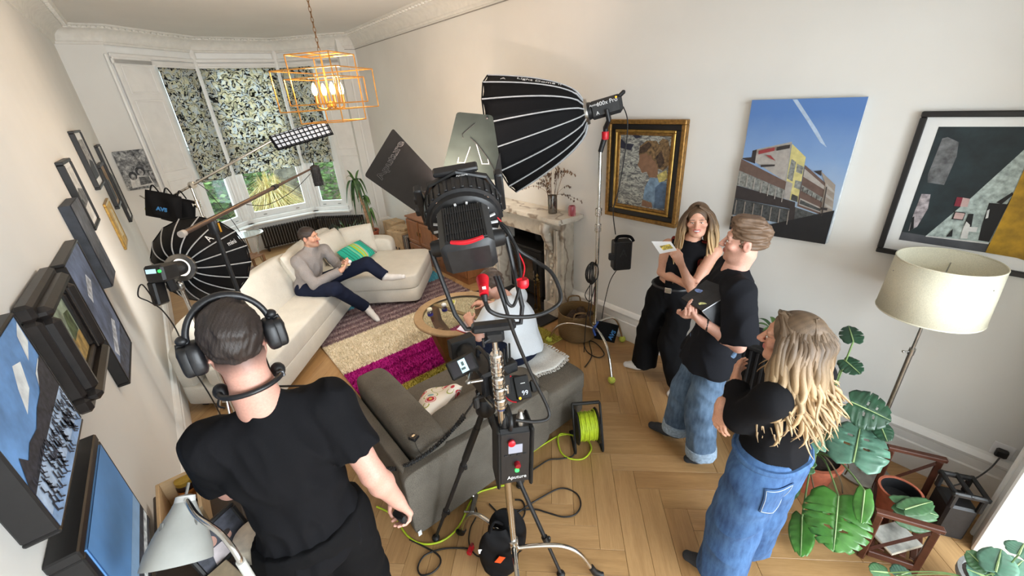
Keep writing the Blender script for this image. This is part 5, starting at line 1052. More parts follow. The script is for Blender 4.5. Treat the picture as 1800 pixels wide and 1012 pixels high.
cable('power_cable', 'black cable hanging from the spotlight down to the power supply', [dp(880, 395, 1.50), dp(905, 430, 1.49), dp(914, 470, 1.48), dp(914, 500, 1.46), dp(904, 535, 1.44), dp(893, 533, 1.42), dp(885, 510, 1.42), dp(876, 485, 1.42)], 0.006)
cable('power_cable', 'black cable falling straight down in front of the white t-shirt to the power supply', [dp(870, 485, 1.42), dp(885, 530, 1.42), dp(905, 590, 1.50), dp(935, 660, 1.62), dp(962, 715, 1.70), dp(963, 735, 1.70), dp(940, 741, 1.66), dp(905, 738, 1.60)], 0.007)
cable('power_cable', 'thin red cable running down the side of the spotlight', [TSP @ Vector((0.10, 0.24, 0.02)), dp(885, 395, 1.51), dp(903, 430, 1.50), dp(921, 465, 1.49), dp(919, 488, 1.47)], 0.003, red_plastic)
p = dp(919, 497, 1.46); t = thing('cable_strap', 'red hook-and-loop strap round the spotlight cables', 'strap', p); mb = MB(); mb.lathe([(0.018, -0.016), (0.022, -0.008), (0.022, 0.008), (0.018, 0.016)], p, (0, 0, 1), 12); mb.build('strap_band', red_plastic, t, 40); MB().box(p+Vector((-0.015, 0, 0.018)), (0.02, 0.004, 0.012), TSP.to_3x3()).build('strap_end', red_plastic, t)
# ---- power supply hung on the stand
pc = nr(905, 803, 0.80, 1.06); fx = Vector((0.86, -0.45, 0)).normalized(); fz = Vector((0.10, 0.02, 1)).normalized(); fy = fz.cross(fx).normalized(); fx = fy.cross(fz); TP = axes(fx, fy, fz, pc)
ps_ = thing('power_supply', 'black light power supply with red knob and green button hung on the C-stand', 'power supply', (pc.x, pc.y, pc.z-0.16))
pb = MB(TP).box((0, 0.055, 0), (0.155, 0.12, 0.30), None, 0.014).build('case', black_plastic, ps_)
MB(TP).box((0, -0.006, 0.0), (0.13, 0.006, 0.27), None, 0.002).build('front_panel', pm('panel_black', (32, 32, 34), 0.35), ps_)
for s_ in (-1, 1): MB(TP).box((s_*0.074, 0.05, 0), (0.016, 0.14, 0.315), None, 0.007).build('bumper_rail', rubber, ps_)
MB(TP).box((0.0, -0.0105, 0.055), (0.062, 0.003, 0.045)).build('display', pm('dim_display', (150, 152, 165), 0.2, 0, 0.03, 8, emit=((150, 152, 165), 0.25)), ps_)
for k in range(4): MB(TP).box((-0.042+k*0.028, -0.011, 0.022), (0.016, 0.005, 0.007), None, 0.002).build('soft_button', black_plastic, ps_)
MB(TP).lathe([(0.014, 0), (0.014, 0.018), (0.011, 0.022)], (0.008, -0.009, -0.028), (0, -1, 0), 16).build('dial', pm('dark_red', (130, 20, 30), 0.3), ps_, 40); MB(TP).lathe([(0.010, 0), (0.010, 0.005)], (0.008, -0.009, -0.065), (0, -1, 0), 14).build('power_button', green_led, ps_, 40)
text('Aputure', 0.026, TP @ Vector((0.008, -0.0098, -0.105)), fx, fz, MATS['white_print'], ps_)
MB(TP).lathe([(0.013, 0), (0.016, 0.004), (0.016, 0.014), (0.009, 0.018)], (-0.018, -0.009, 0.093), (0, -1, 0), 14).build('red_cap', red_plastic, ps_, 40)
MB(TP).tube(spline([(-0.02, 0.0, 0.15), (-0.02, -0.012, 0.19), (-0.02, 0.02, 0.22), (-0.02, 0.09, 0.21), (-0.02, 0.12, 0.15)], 6), 0.010, 8).build('carry_handle', black_plastic, ps_, 60)
for x in (-0.04, 0.03): MB(TP).lathe([(0.017, 0.14), (0.019, 0.15), (0.019, 0.19), (0.012, 0.20), (0.010, 0.22)], (x, 0.03, 0), n=14).build('connector', black_plastic if x < 0 else steel, ps_, 40)
# ---- sandbag on the stand's back leg
sbp = nr(873, 940, 0.70, 1.20); t = thing('sandbag', 'black sandbag with an orange tag hung on the C-stand leg', 'sandbag', (sbp.x, sbp.y, 0.02))
bx = Vector((0.8, -0.55, 0)).normalized(); bz = Vector((-0.06, -0.06, 1)).normalized(); by_ = bz.cross(bx).normalized(); TB = axes(bx, by_, bz, (sbp.x, sbp.y, 0.22))
def bagf(u, v, s_):
 x, z = u*2-1, v*2-1; wdt = 0.095*(1-0.55*z*z if z > 0 else 1-0.35*z*z)+0.01; e = max(0, 1-abs(x)**2.6)**0.5*max(0, 1-abs(z)**4)**0.5
 return Vector((x*wdt, s_*(0.045*e)*(1.0-0.25*z)+0.004*math.sin(9*z+4*x), z*0.20))
mb = MB(TB); mb.surf(lambda a, b: bagf(a, b, -1), 18, 24); mb.surf(lambda a, b: bagf(1-a, b, 1), 18, 24); bgo = mb.build('bag', black_fabric, t, 70)
mb = MB(TB); mb.surf(lambda a, b: bagf(a, b, -1)+Vector((0.055, 0.09, 0.02)), 18, 24); mb.surf(lambda a, b: bagf(1-a, b, 1)+Vector((0.055, 0.09, 0.02)), 18, 24); mb.build('second_bag', black_fabric, t, 70)
orange = pm('orange_tag', (240, 84, 30), 0.5, 0, 0.03, 20); MB(TB).box((0.005, -0.052, 0.03), (0.035, 0.002, 0.055), Matrix.Rotation(0.55, 3, 'Y')).build('orange_tag', orange, t); MB(TB).box((-0.085, -0.02, 0.07), (0.03, 0.003, 0.035)).build('white_label', white_plain, t); MB(TB).tube(spline([(-0.03, 0, 0.19), (0.0, 0.01, 0.26), (0.04, 0.03, 0.20)], 6), 0.008, 6).build('bag_handle', black_fabric, t)
# ================================================================== CAMERA ON TRIPOD
TR = Vector((0.86, 1.36, 0)); tp = thing('camera_tripod', 'black camera tripod standing behind the C-stand', 'tripod', TR); ap = Vector((TR.x, TR.y, 1.02))
for ft in (fl(766, 944, 0.02), fl(986, 1008, 0.02), Vector((1.18, 1.55, 0.02))):
 d = (ft-ap); s1 = ap+d*0.42; s2 = ap+d*0.78; lo_ = MB().cyl(ap+d*0.04, s1, 0.0155, 0.015, 12).build('leg', black_matte, tp); MB().cyl(s1, s2, 0.0115, None, 10).build('leg_section', black_plastic, lo_); MB().cyl(s2, ft, 0.0095, None, 10).build('leg_section', black_plastic, lo_)
 MB().cyl(ap+d*0.14, ap+d*0.36, 0.0185, None, 12).build('foam_grip', rubber, lo_)
 for q in (s1, s2): mb = MB(); mb.cyl(q-d.normalized()*0.02, q+d.normalized()*0.025, 0.018, 0.016, 12); mb.box(q+Vector((0.015, -0.01, 0)), (0.018, 0.018, 0.035), None, 0.004); mb.build('leg_clamp', black_plastic, lo_)
 MB().sph(Vector((ft.x, ft.y, 0.018)), (0.024, 0.024, 0.018), 10, 6).build('foot', rubber, lo_)
MB().lathe([(0.035, -0.05), (0.05, -0.03), (0.05, 0.02), (0.035, 0.05), (0.04, 0.06), (0.04, 0.09)], ap, n=18).build('tripod_head', black_plastic, tp, 40); MB().cyl(ap+Vector((0, 0, 0.06)), dp(835, 700, 1.58), 0.008, 0.007, 8).build('pan_handle', black_plastic, tp); MB().box(dp(837, 708, 1.55), (0.022, 0.022, 0.05), None, 0.006).build('handle_grip', rubber, tp)
cdv = Vector((0.17, 0.985, 0)); crv = Vector((0.985, -0.17, 0)); cpos = Vector((TR.x+0.02, TR.y, 1.20)); TC = axes(crv, cdv, (0, 0, 1), cpos)
cm_ = thing('video_camera', 'black video camera rig with antennas on the tripod', 'camera', (TR.x, TR.y, 1.11))
MB(TC).box((0, 0, 0), (0.12, 0.18, 0.13), None, 0.012).build('camera_body', black_plastic, cm_); MB(TC).lathe([(0.04, 0.09), (0.043, 0.10), (0.043, 0.17), (0.047, 0.18), (0.047, 0.24), (0.04, 0.245)], (0, 0, 0.0), (0, 1, 0), 24).build('lens', black_matte, cm_, 40); MB(TC).box((0, 0.27, 0.01), (0.14, 0.06, 0.11), None, 0.006).build('matte_box', black_matte, cm_)
MB(TC).tube(spline([(0, -0.07, 0.065), (0, -0.06, 0.12), (0, 0.05, 0.125), (0, 0.07, 0.065)], 6), 0.010, 8).build('top_handle', black_plastic, cm_, 60); MB(TC).box((0.02, -0.11, -0.005), (0.09, 0.05, 0.11), None, 0.006).build('battery', black_matte, cm_)
for s_ in (-0.035, 0.035): MB(TC).cyl((s_, -0.14, -0.085), (s_, 0.28, -0.085), 0.0075, None, 10).build('support_rod', steel, cm_)
for k in range(4): MB(TC).cyl((0.075+0.022*k, -0.03+0.012*k, 0.02), (0.078+0.022*k, -0.03+0.012*k, 0.115), 0.0065, 0.005, 8).build('antenna', rubber, cm_)
MB(TC).box((0.11, -0.01, 0.0), (0.10, 0.06, 0.055), None, 0.006).build('wireless_receiver', black_plastic, cm_)
# hand unit with focus wheel reading 99
hc = nr(910, 682, 0.95, 1.26); hf = (C0-hc).normalized(); hr = Vector((0, 0, 1)).cross(hf).normalized(); hu = hf.cross(hr); hr2 = (hr*math.cos(0.14)+hu*math.sin(0.14)); hu2 = hf.cross(hr2); TH_ = axes(hr2, hu2, hf, hc)
hd = thing('focus_hand_unit', 'black wireless focus unit with red rim and lit 99 on its screen', 'focus unit', hc-Vector((0, 0, 0.06)))
MB(TH_).lathe([(0.060, -0.05), (0.064, -0.045), (0.064, 0.0), (0.058, 0.008)], (-0.008, 0, 0), (0, 0, 1), 32).build('wheel', black_plastic, hd, 40); MB(TH_).tube([(-0.008+0.0625*math.cos(a), 0.0625*math.sin(a), 0.004) for a in [PI*0.55+PI*0.9*i/18 for i in range(19)]], 0.004, 6).build('red_rim', red_plastic, hd, 60)
MB(TH_).box((0.022, 0, 0.004), (0.072, 0.112, 0.03), None, 0.006).build('screen_case', black_matte, hd); text('99', 0.030, TH_ @ Vector((0.030, -0.028, 0.0205)), hr2, hu2, pm('display_white', (200, 210, 220), 0.3, 0, 0.01, 5, emit=((200, 210, 225), 0.8)), hd, space=1.05); MB(TH_).lathe([(0.006, 0.019), (0.006, 0.022)], (0.002, -0.048, 0), (0, 0, 1), 10).build('amber_light', pm('amber_led', (255, 180, 40), 0.3, emit=((255, 170, 40), 2.0)), hd)
MB(TH_).box((0.028, 0.018, 0.0205), (0.022, 0.003, 0.001)).build('brand_line', MATS['white_print'], hd); MB(TH_).box((0.075, -0.005, -0.02), (0.03, 0.06, 0.04), None, 0.008).build('hand_grip', rubber, hd)
MB().cyl(hc-hf*0.04, TC @ Vector((0.06, -0.05, 0)), 0.008, None, 8).build('mount_arm', black_matte, hd)
# on-camera monitor with lit screen
mc = nr(813, 643, 0.79, 1.36); mf = (C0-mc).normalized(); mr2 = Vector((0, 0, 1)).cross(mf).normalized(); mu = mf.cross(mr2); an = 0.30; mrx = mr2*math.cos(an)+mu*math.sin(an); muy = mf.cross(mrx); TM = axes(mrx, muy, mf, mc)
mo = thing('field_monitor', 'small black monitor with a lit picture held on an arm beside the stand', 'monitor', mc-Vector((0, 0, 0.05)))
MB(TM).box((0, 0, 0), (0.135, 0.088, 0.024), None, 0.007).build('monitor_case', rubber, mo); MB(TM).box((0.0, 0, 0.0125), (0.108, 0.064, 0.002)).build('screen', pm('screen_dark', (46, 42, 48), 0.2), mo); MB(TM).box((0.004, 0, 0.0142), (0.034, 0.06, 0.001)).build('picture', screen_lit, mo)
mb = MB(TM); mb.box((0.004, 0.010, 0.0152), (0.012, 0.018, 0.0008)); mb.box((0.000, -0.012, 0.0152), (0.020, 0.010, 0.0008)); mb.build('picture_shapes', pm('screen_grey', (90, 110, 110), 0.3), mo, 0)
mb = MB(); a0 = TM @ Vector((0.02, -0.044, 0)); a1 = dp(823, 672, 1.60); a2 = dp(848, 668, 1.62); mb.cyl(a0, a1, 0.006); mb.sph(a1, 0.012, 8, 6); mb.cyl(a1, a2, 0.006); mb.sph(a0, 0.010, 8, 6); mb.build('magic_arm', steel, mo)
cable('coiled_cable', 'black coiled lead running from the headset man across the grey sofa to the camera', [Vector((0, 0, 0)), Vector((0.1, 0, 0))], 0.003)
_o = bpy.data.objects['coiled_cable']; bpy.data.objects.remove(_o)
pth = spline([dp(655, 812, 1.72), fl(690, 824, 0.52), fl(725, 812, 0.56), fl(765, 785, 0.60), fl(800, 750, 0.63), dp(822, 722, 1.72), dp(842, 690, 1.66)], 40)
hel = []
for i, q in enumerate(pth[:-1]):
 d = (pth[i+1]-q).normalized(); u, w, _ = frame_of(d)
 for k in range(2): a = (i*2+k)*PI*0.55; s_ = 0.012 if 30 < i < 190 else 0.002; hel.append(q.lerp(pth[i+1], k/2)+u*(s_*math.cos(a))+w*(s_*math.sin(a)))
o = MB().tube(hel, 0.0032, 5).build('coiled_cable', head_cable, None, 60); base_origin(o, hel[0]); tag(o, 'black coiled lead running from the headset man across the grey sofa to the camera', 'cable')
dpk = Vector((fl(728, 772, 0.60).x, fl(728, 772, 0.60).y, 0.615)); t = thing('clip_on_box', 'small black clip-on transmitter with a thin wire on the grey sofa back', 'transmitter', dpk); MB().box(dpk, (0.045, 0.055, 0.022), Matrix.Rotation(0.4, 3, 'Z'), 0.005).build('box_body', black_plastic, t); MB().box(dpk+Vector((0, 0, 0.012)), (0.02, 0.012, 0.006), Matrix.Rotation(0.4, 3, 'Z')).build('clip', steel, t); MB().tube(spline([dpk, fl(735, 790, 0.60), fl(755, 815, 0.45), fl(770, 835, 0.38), fl(740, 850, 0.36), fl(725, 835, 0.38), fl(738, 815, 0.42)], 6), 0.0015, 5).build('wire', rubber, t, 60)
# ================================================================== SOFTBOXES
def softbox(name, label, ring, tgt, Rr, depth, nr_, r0, base, up=Vector((0, 0, 1)), roll=0.0, pw=0.55, emit=3.0):
 """umbrella-ribbed dome; ring = mount, opens towards tgt"""
 a = (Vector(tgt)-ring).normalized(); x = a.cross(up).normalized(); z = x.cross(a); x, z = x*math.cos(roll)+z*math.sin(roll), z*math.cos(roll)-x*math.sin(roll); T = axes(x, a, z, ring)
 t = thing(name, label, 'softbox', base); prof = lambda s_: (r0+(Rr-r0)*(s_**pw)*(1-0.0*s_), depth*s_)
 ns = 10
 for k in range(nr_):
  a0, a1 = 2*PI*k/nr_, 2*PI*(k+1)/nr_; mb = MB(T)
  def fn(u, v):
   r_, y = prof(v); an_ = a0+(a1-a0)*u; ch = r_*math.cos(PI/nr_)/math.cos((u-0.5)*2*PI/nr_); ch *= 1-0.02*math.sin(PI*u)*v; return Vector((ch*math.cos(an_), y+0.02*Rr*math.sin(PI*u)*(-1 if v > 0.99 else 0), ch*math.sin(an_)))
  mb.surf(fn, 4, ns); mb.build('panel', black_fabric, t, 40, solid=0.002)
  mb = MB(T); pts = []
  for j in range(ns*2+1): r_, y = prof(j/ns/2); pts.append(((r_+0.003)*math.cos(a0), y, (r_+0.003)*math.sin(a0)))
  mb.tube(pts, 0.0045*Rr/0.45+0.001, 5); mb.build('rib_piping', silver_pipe, t, 60)
 mb = MB(T); mb.tube([(Rr*math.cos(2*PI*k/nr_), depth, Rr*math.sin(2*PI*k/nr_)) for k in range(nr_)], 0.006, 5, True); mb.build('rim', black_fabric, t)
 ic = pm('softbox_inner', (150, 148, 145), 0.4); dm = pm('softbox_diffuser_%s' % label[:6], (250, 248, 240), 0.8, 0, 0.01, 4, emit=((255, 244, 228), emit))
 MB(T).lathe([(0.0, depth-0.07), (Rr*0.86, depth-0.06)], (0, 0, 0), (0, 1, 0), nr_, caps=False).build('front_diffuser', dm, t)
 mb = MB(T); mb.lathe([(r0*0.75, -0.02), (r0*1.1, -0.018), (r0*1.15, 0.0), (r0*1.1, 0.02), (r0*0.75, 0.022)], (0, 0, 0), (0, 1, 0), 32, caps=False); mb.build('mount_ring', steel, t, 40)
 return t, T
# ---- big dome by the fireplace on its own C-stand
ft3 = [fl(965, 597, 0.03), fl(1075, 668, 0.03), fl(1097, 594, 0.03)]; ft3[2].x = min(ft3[2].x, 3.12)
S2 = Vector((2.775, 2.235, 0)); c2 = thing('c_stand', 'chrome C-stand on tennis balls carrying the big dome softbox', 'light stand', S2); hub2 = Vector((S2.x, S2.y, 0.30))
for k, f_ in enumerate(ft3):
 h_ = hub2+Vector((0, 0, 0.03*k-0.03)); f_ = Vector((f_.x, f_.y, 0.05)); lg_ = MB().tube(stand_leg(h_, f_), 0.0125, 10).build('leg', chrome, c2, 50); MB().sph((f_.x, f_.y, 0.034), 0.034, 16, 10).build('tennis_ball', ball_green, lg_, 60)
mb = MB()
for k in range(3): mb.lathe([(0.02, -0.014), (0.027, -0.010), (0.027, 0.010), (0.02, 0.014)], hub2+Vector((0, 0, 0.03*k-0.03)), n=16)
mb.build('hub', chrome, c2, 40); zt2 = nr(1065, 262, S2.x, S2.y).z
MB().cyl((S2.x, S2.y, 0.26), (S2.x, S2.y, 1.42), 0.0175, None, 16).build('base_tube', chrome, c2); MB().cyl((S2.x, S2.y, 1.40), (S2.x, S2.y, zt2), 0.0145, None, 16).build('riser', chrome, c2)
for z in (nr(1058, 400, S2.x, S2.y).z, nr(1060, 372, S2.x, S2.y).z): mb = MB(); collar(mb, (S2.x, S2.y, z), 0.028, 0.07); mb.build('riser_collar', chrome, c2, 30); tknob((S2.x, S2.y, z), (-0.8, -0.5, 0), 0.007, 0.05).build('lock_knob', chrome, c2)
ring2 = nr(1030, 197, 2.69, 2.32)
bs2, TD = softbox('dome_softbox', 'big black dome softbox with silver ribs above the marble mantel', ring2, (1.0, 4.6, 1.6), 0.47, 0.68, 16, 0.085, (S2.x, S2.y, 2.2), roll=0.1, emit=2.0)
ax2 = (Vector((1.0, 4.6, 1.6))-ring2).normalized()
rr2 = ring2-ax2*0.02; e2 = ring2-ax2*0.30
lh = thing('studio_light_head', 'black studio light head mounted behind the big dome softbox', 'studio light', (S2.x, S2.y, zt2)); xr2 = ax2.cross(Vector((0, 0, 1))).normalized(); zr2 = xr2.cross(ax2); TLH = axes(xr2, ax2, zr2, ring2)
MB(TLH).box((0, -0.155, -0.005), (0.125, 0.25, 0.135), None, 0.025).build('lamp_body', shell, lh); MB(TLH).lathe([(0.062, -0.045), (0.066, -0.02), (0.066, 0.0)], (0, 0, 0), (0, 1, 0), 24).build('front_collar', black_plastic, lh, 40); MB(TLH).box((0, -0.285, 0.055), (0.10, 0.06, 0.03), Matrix.Rotation(-0.5, 3, 'X'), 0.01).build('rear_handle', black_plastic, lh)
for s_ in (-1, 1): text('600x Pro', 0.042, TLH @ Vector((s_*0.0635, -0.17, 0.03)), -ax2*(1) if s_ > 0 and False else (ax2 if s_ > 0 else -ax2), zr2, MATS['white_print'], lh); text('Aputure', 0.022, TLH @ Vector((s_*0.0635, -0.075, 0.035)), (ax2 if s_ > 0 else -ax2), zr2, MATS['white_print'], lh); text('A', 0.036, TLH @ Vector((s_*0.0635, -0.09, -0.03)), (ax2 if s_ > 0 else -ax2), zr2, MATS['white_print'], lh)
for s_ in (-1, 1): MB(TLH).sph((s_*0.063, -0.24, 0.045), 0.007, 8, 6).build('amber_lamp', MATS['amber_led'], lh)
yk = nr(1064, 238, S2.x, S2.y); MB().tube([TLH @ Vector((0.075, -0.16, -0.02)), TLH @ Vector((0.075, -0.16, -0.10)), yk+Vector((0, 0, 0.06)), yk], [0.016, 0.018, 0.020, 0.018], 10).build('yoke', black_plastic, lh, 50); MB().tube([TLH @ Vector((-0.075, -0.16, -0.02)), TLH @ Vector((-0.075, -0.16, -0.10)), yk+Vector((0, 0, 0.06))], [0.016, 0.018, 0.018], 10).build('yoke', black_plastic, lh, 50)
MB().lathe([(0.026, -0.03), (0.028, -0.025), (0.028, 0.025), (0.026, 0.03)], yk, n=16).build('red_band', red_plastic, lh, 40); MB().cyl(yk, (S2.x, S2.y, zt2-0.02), 0.022, 0.020, 14).build('stand_socket', black_plastic, lh)
def panel_text(s_, size, T, Rr, depth, r0, pw, an, t_, sg, parent, mat):
 rad = Vector((math.cos(an), 0, math.sin(an))); r_ = r0+(Rr-r0)*t_**pw; dr = (Rr-r0)*pw*t_**(pw-1); tg = (rad*dr+Vector((0, depth, 0))).normalized(); nn = rad*depth-Vector((0, dr, 0)); nn.normalize(); M3 = T.to_3x3(); U = (M3 @ tg)*sg; N = M3 @ nn
 text(s_, size, T @ (rad*(r_*0.985+0.004)+Vector((0, depth*t_, 0))), U, N.cross(U), mat, parent)
panel_text('Light Dome II', 0.062, TD, 0.47, 0.68, 0.085, 0.55, 1.77, 0.42, -1, bs2, MATS['white_print']); panel_text('A', 0.06, TD, 0.47, 0.68, 0.085, 0.55, 1.77, 0.80, -1, bs2, MATS['white_print'])
# softbox light itself
def boxlight(name, p, d, size, energy, col):
 ld = bpy.data.lights.new(name, 'AREA'); ld.shape = 'DISK'; ld.size = size; ld.energy = energy; ld.color = col; o = bpy.data.objects.new(name, ld); COL.objects.link(o); o.location = p; o.rotation_euler = Vector(d).to_track_quat('-Z', 'Y').to_euler()
boxlight('dome_light', ring2+ax2*0.66, ax2, 0.8, 28, (1.0, 0.95, 0.88))
# power unit, cable bundle and sandbag on that stand
up_ = nr(1092, 447, S2.x+0.10, S2.y-0.07); t = thing('power_supply', 'square black power unit hung on the dome softbox stand', 'power supply', up_-Vector((0, 0, 0.14))); RU = Matrix.Rotation(-0.62, 3, 'Z')
MB().box(up_, (0.16, 0.11, 0.27), RU, 0.010).build('case', black_plastic, t); MB().box(up_+RU @ Vector((0, -0.057, 0)), (0.13, 0.006, 0.23), RU, 0.002).build('front_panel', black_matte, t); text('A', 0.10, up_+RU @ Vector((0, -0.0612, 0.03)), RU @ Vector((1, 0, 0)), (0, 0, 1), pm('faint_print', (48, 48, 50), 0.5), t)
MB().tube(spline([up_+RU @ Vector((-0.06, 0, 0.135)), up_+RU @ Vector((-0.03, 0, 0.17)), up_+RU @ Vector((0.07, 0, 0.16)), up_+RU @ Vector((0.10, -0.02, 0.12))], 6), 0.014, 6).build('strap_handle', black_fabric, t, 60); MB().box(up_+Vector((-0.10, 0.03, 0.0)), (0.05, 0.04, 0.06), RU, 0.006).build('stand_clamp', black_plastic, t)
cb = nr(1041, 480, S2.x-0.05, S2.y); mb = MB()
o_ = []
for k in range(9):
 a = k*0.35-1.2; pts = [cb+Vector((0.062*math.cos(q)*math.cos(a*0.35), 0.062*math.cos(q)*math.sin(a*0.35)+0.012*math.sin(k*2.0), 0.10*math.sin(q)+0.008*math.sin(k*3.3))) for q in [2*PI*i/18 for i in range(18)]]; mb.tube(pts, 0.0048, 6, True)
mb.tube(spline([cb+Vector((0, 0, -0.09)), cb+Vector((-0.07, 0.02, -0.2)), cb+Vector((-0.02, 0, -0.28)), cb+Vector((0.04, 0, -0.15))], 8), 0.0045, 6); mb.tube(spline([cb+Vector((0, 0.02, -0.09)), cb+Vector((-0.04, 0, -0.35)), cb+Vector((-0.05, 0.02, -0.48)), Vector((S2.x-0.10, S2.y+0.05, 0.02))], 8), 0.0045, 6); mb.tube(spline([cb+Vector((0.02, 0.02, -0.09)), cb+Vector((0.0, 0, -0.3)), cb+Vector((-0.03, -0.02, -0.5)), Vector((S2.x-0.02, S2.y-0.08, 0.25))], 8), 0.0045, 6)
o = mb.build('coiled_cable_hank', head_cable, None, 60); base_origin(o, cb); tag(o, 'hank of coiled black cable hung on the dome softbox stand', 'cable'); o['kind'] = 'stuff'
s2c = nr(1066, 583, S2.x+0.0, S2.y-0.03); t = thing('sandbag', 'black sandbag with blue lettering over the leg of the dome softbox stand', 'sandbag', (s2c.x, s2c.y, 0.2)); RS_ = Matrix.Rotation(-0.75, 3, 'Z') @ Matrix.Rotation(0.30, 3, 'Y') @ Matrix.Rotation(-0.35, 3, 'X')
mb = MB(); pillow(mb, s2c, 0.22, 0.19, 0.10, RS_, 16, floppy=0.12, seed=4); mb.build('bag', black_fabric, t, 70); blue_print = pm('blue_print', (58, 128, 190), 0.6)
text('AVS', 0.055, s2c+RS_ @ Vector((0.045, -0.056, -0.01)), RS_ @ Vector((0.25, 0, 1)), RS_ @ Vector((-1, 0, 0.25)), blue_print, t, bold=0.002); MB().tube(spline([s2c+RS_ @ Vector((-0.10, 0, 0.08)), s2c+RS_ @ Vector((-0.13, 0, 0.0)), s2c+RS_ @ Vector((-0.10, -0.02, -0.06))], 6), 0.012, 6).build('bag_handle', pm('blue_strap', (52, 84, 160), 0.8), t, 60)
cable('power_cable', 'black cable hanging from the light head behind the big dome softbox', [TLH @ Vector((0.05, -0.28, -0.04)), nr(1103, 212, S2.x, S2.y), nr(1100, 260, S2.x+0.05, S2.y-0.03), nr(1088, 330, S2.x+0.06, S2.y-0.04), nr(1078, 370, S2.x+0.06, S2.y-0.04), nr(1082, 412, S2.x+0.07, S2.y-0.05)], 0.0045)
cable('power_cable', 'thin black cable drooping below the square power unit', [up_-Vector((0.05, 0, 0.13)), nr(1072, 495, S2.x+0.05, S2.y-0.03), nr(1062, 535, S2.x+0.02, S2.y-0.02), nr(1058, 560, S2.x+0.02, S2.y-0.02)], 0.004)
cable('power_cable', 'black cables curling on the floor under the dome softbox stand', [fl(1052, 575, 0.1), fl(1028, 590, 0.012), fl(1030, 615, 0.01), fl(1050, 628, 0.01), fl(1062, 622, 0.012), fl(1050, 605, 0.012), fl(1036, 600, 0.014), fl(1040, 625, 0.01), fl(1028, 645, 0.01)], 0.005)
# ---- left softbox near the headset man
ring1 = Vector((-0.11, 3.6, 1.41)); ring1 = nr(318, 470, -0.11, 3.55); tg1 = Vector((0.6, 5.2, 1.1)); ax1 = (tg1-ring1).normalized()
bs1, TD1 = softbox('dome_softbox', 'round black softbox with silver ribs beside the left wall', ring1, tg1, 0.33, 0.34, 16, 0.085, (-0.2, 3.5, 1.0), roll=0.2, pw=0.6, emit=2.0)
boxlight('small_dome_light', ring1+ax1*0.33, ax1, 0.5, 10, (1.0, 0.96, 0.9))
x1 = ax1.cross(Vector((0, 0, 1))).normalized(); z1_ = x1.cross(ax1); TL1 = axes(x1, ax1, z1_, ring1); back1 = nr(275, 481, -0.30, 3.36)
lh1 = thing('studio_light_head', 'compact black light head with a lit display behind the round softbox', 'studio light', (ring1.x, ring1.y-0.1, 1.2)); ctl = back1; d1_ = (ring1-back1).normalized(); xx1 = d1_.cross(Vector((0, 0, 1))).normalized(); TB1 = axes(xx1, d1_, xx1.cross(d1_), back1)
Lb = (ring1-back1).length; MB(TB1).box((0, 0.05, 0), (0.12, 0.15, 0.11), None, 0.014).build('lamp_body', shell, lh1); MB(TB1).cyl((0, 0.11, 0), (0, Lb, 0), 0.055, 0.05, 20).build('lamp_barrel', black_plastic, lh1); MB(TB1).box((-0.01, -0.027, 0.02), (0.06, 0.003, 0.028)).build('display', screen_lit, lh1); MB(TB1).lathe([(0.010, 0), (0.010, 0.005)], (0.042, -0.025, 0.018), (0, -1, 0), 12).build('status_light', green_led, lh1)
MB(TB1).box((-0.05, 0.04, -0.13), (0.05, 0.10, 0.16), None, 0.01).build('battery_grip', black_plastic, lh1)
S1 = Vector((ring1.x-0.04, ring1.y-0.12, 0)); s1 = thing('light_stand', 'silver light stand holding the round softbox beside the left wall', 'light stand', S1); z1t = back1.z-0.10
MB().cyl((S1.x, S1.y, 0.55), (S1.x, S1.y, z1t), 0.013, None, 14).build('upper_tube', chrome, s1); MB().cyl((S1.x, S1.y, 0.06), (S1.x, S1.y, 0.75), 0.017, None, 14).build('lower_tube', chrome, s1); mb = MB(); collar(mb, (S1.x, S1.y, 0.75), 0.025, 0.06); collar(mb, (S1.x, S1.y, z1t-0.04), 0.022, 0.05); mb.build('collar', steel, s1, 30)
MB().box(TB1 @ Vector((0.0, 0.10, -0.09)), (0.05, 0.05, 0.10), None, 0.01).build('tilt_bracket', black_plastic, lh1)
for a in (0.1, 2.2, 4.4):
 d = Vector((math.cos(a), math.sin(a), 0)); f_ = Vector((S1.x, S1.y, 0.012))+d*0.30; mb = MB(); mb.cyl(Vector((S1.x, S1.y, 0.55)), f_, 0.009, None, 8); MB_ = mb.build('leg', chrome, s1); MB().sph(f_, 0.014, 8, 6).build('rubber_foot', rubber, MB_)
panel_text('A', 0.075, TD1, 0.33, 0.34, 0.085, 0.6, 2*PI*1.5/16, 0.42, 1, bs1, MATS['white_print']); panel_text('mini', 0.05, TD1, 0.33, 0.34, 0.085, 0.6, 2*PI*0.5/16, 0.72, 1, bs1, MATS['white_print'])
cable('power_cable', 'thin black cable looping from the round softbox head down by the wall', [TB1 @ Vector((-0.05, 0.0, -0.20)), dp(250, 500, 2.55), dp(243, 520, 2.55), dp(262, 530, 2.6), dp(285, 545, 2.6), dp(310, 580, 2.55), dp(335, 640, 2.5), dp(372, 700, 2.5), fl(420, 790, 0.02)], 0.004)
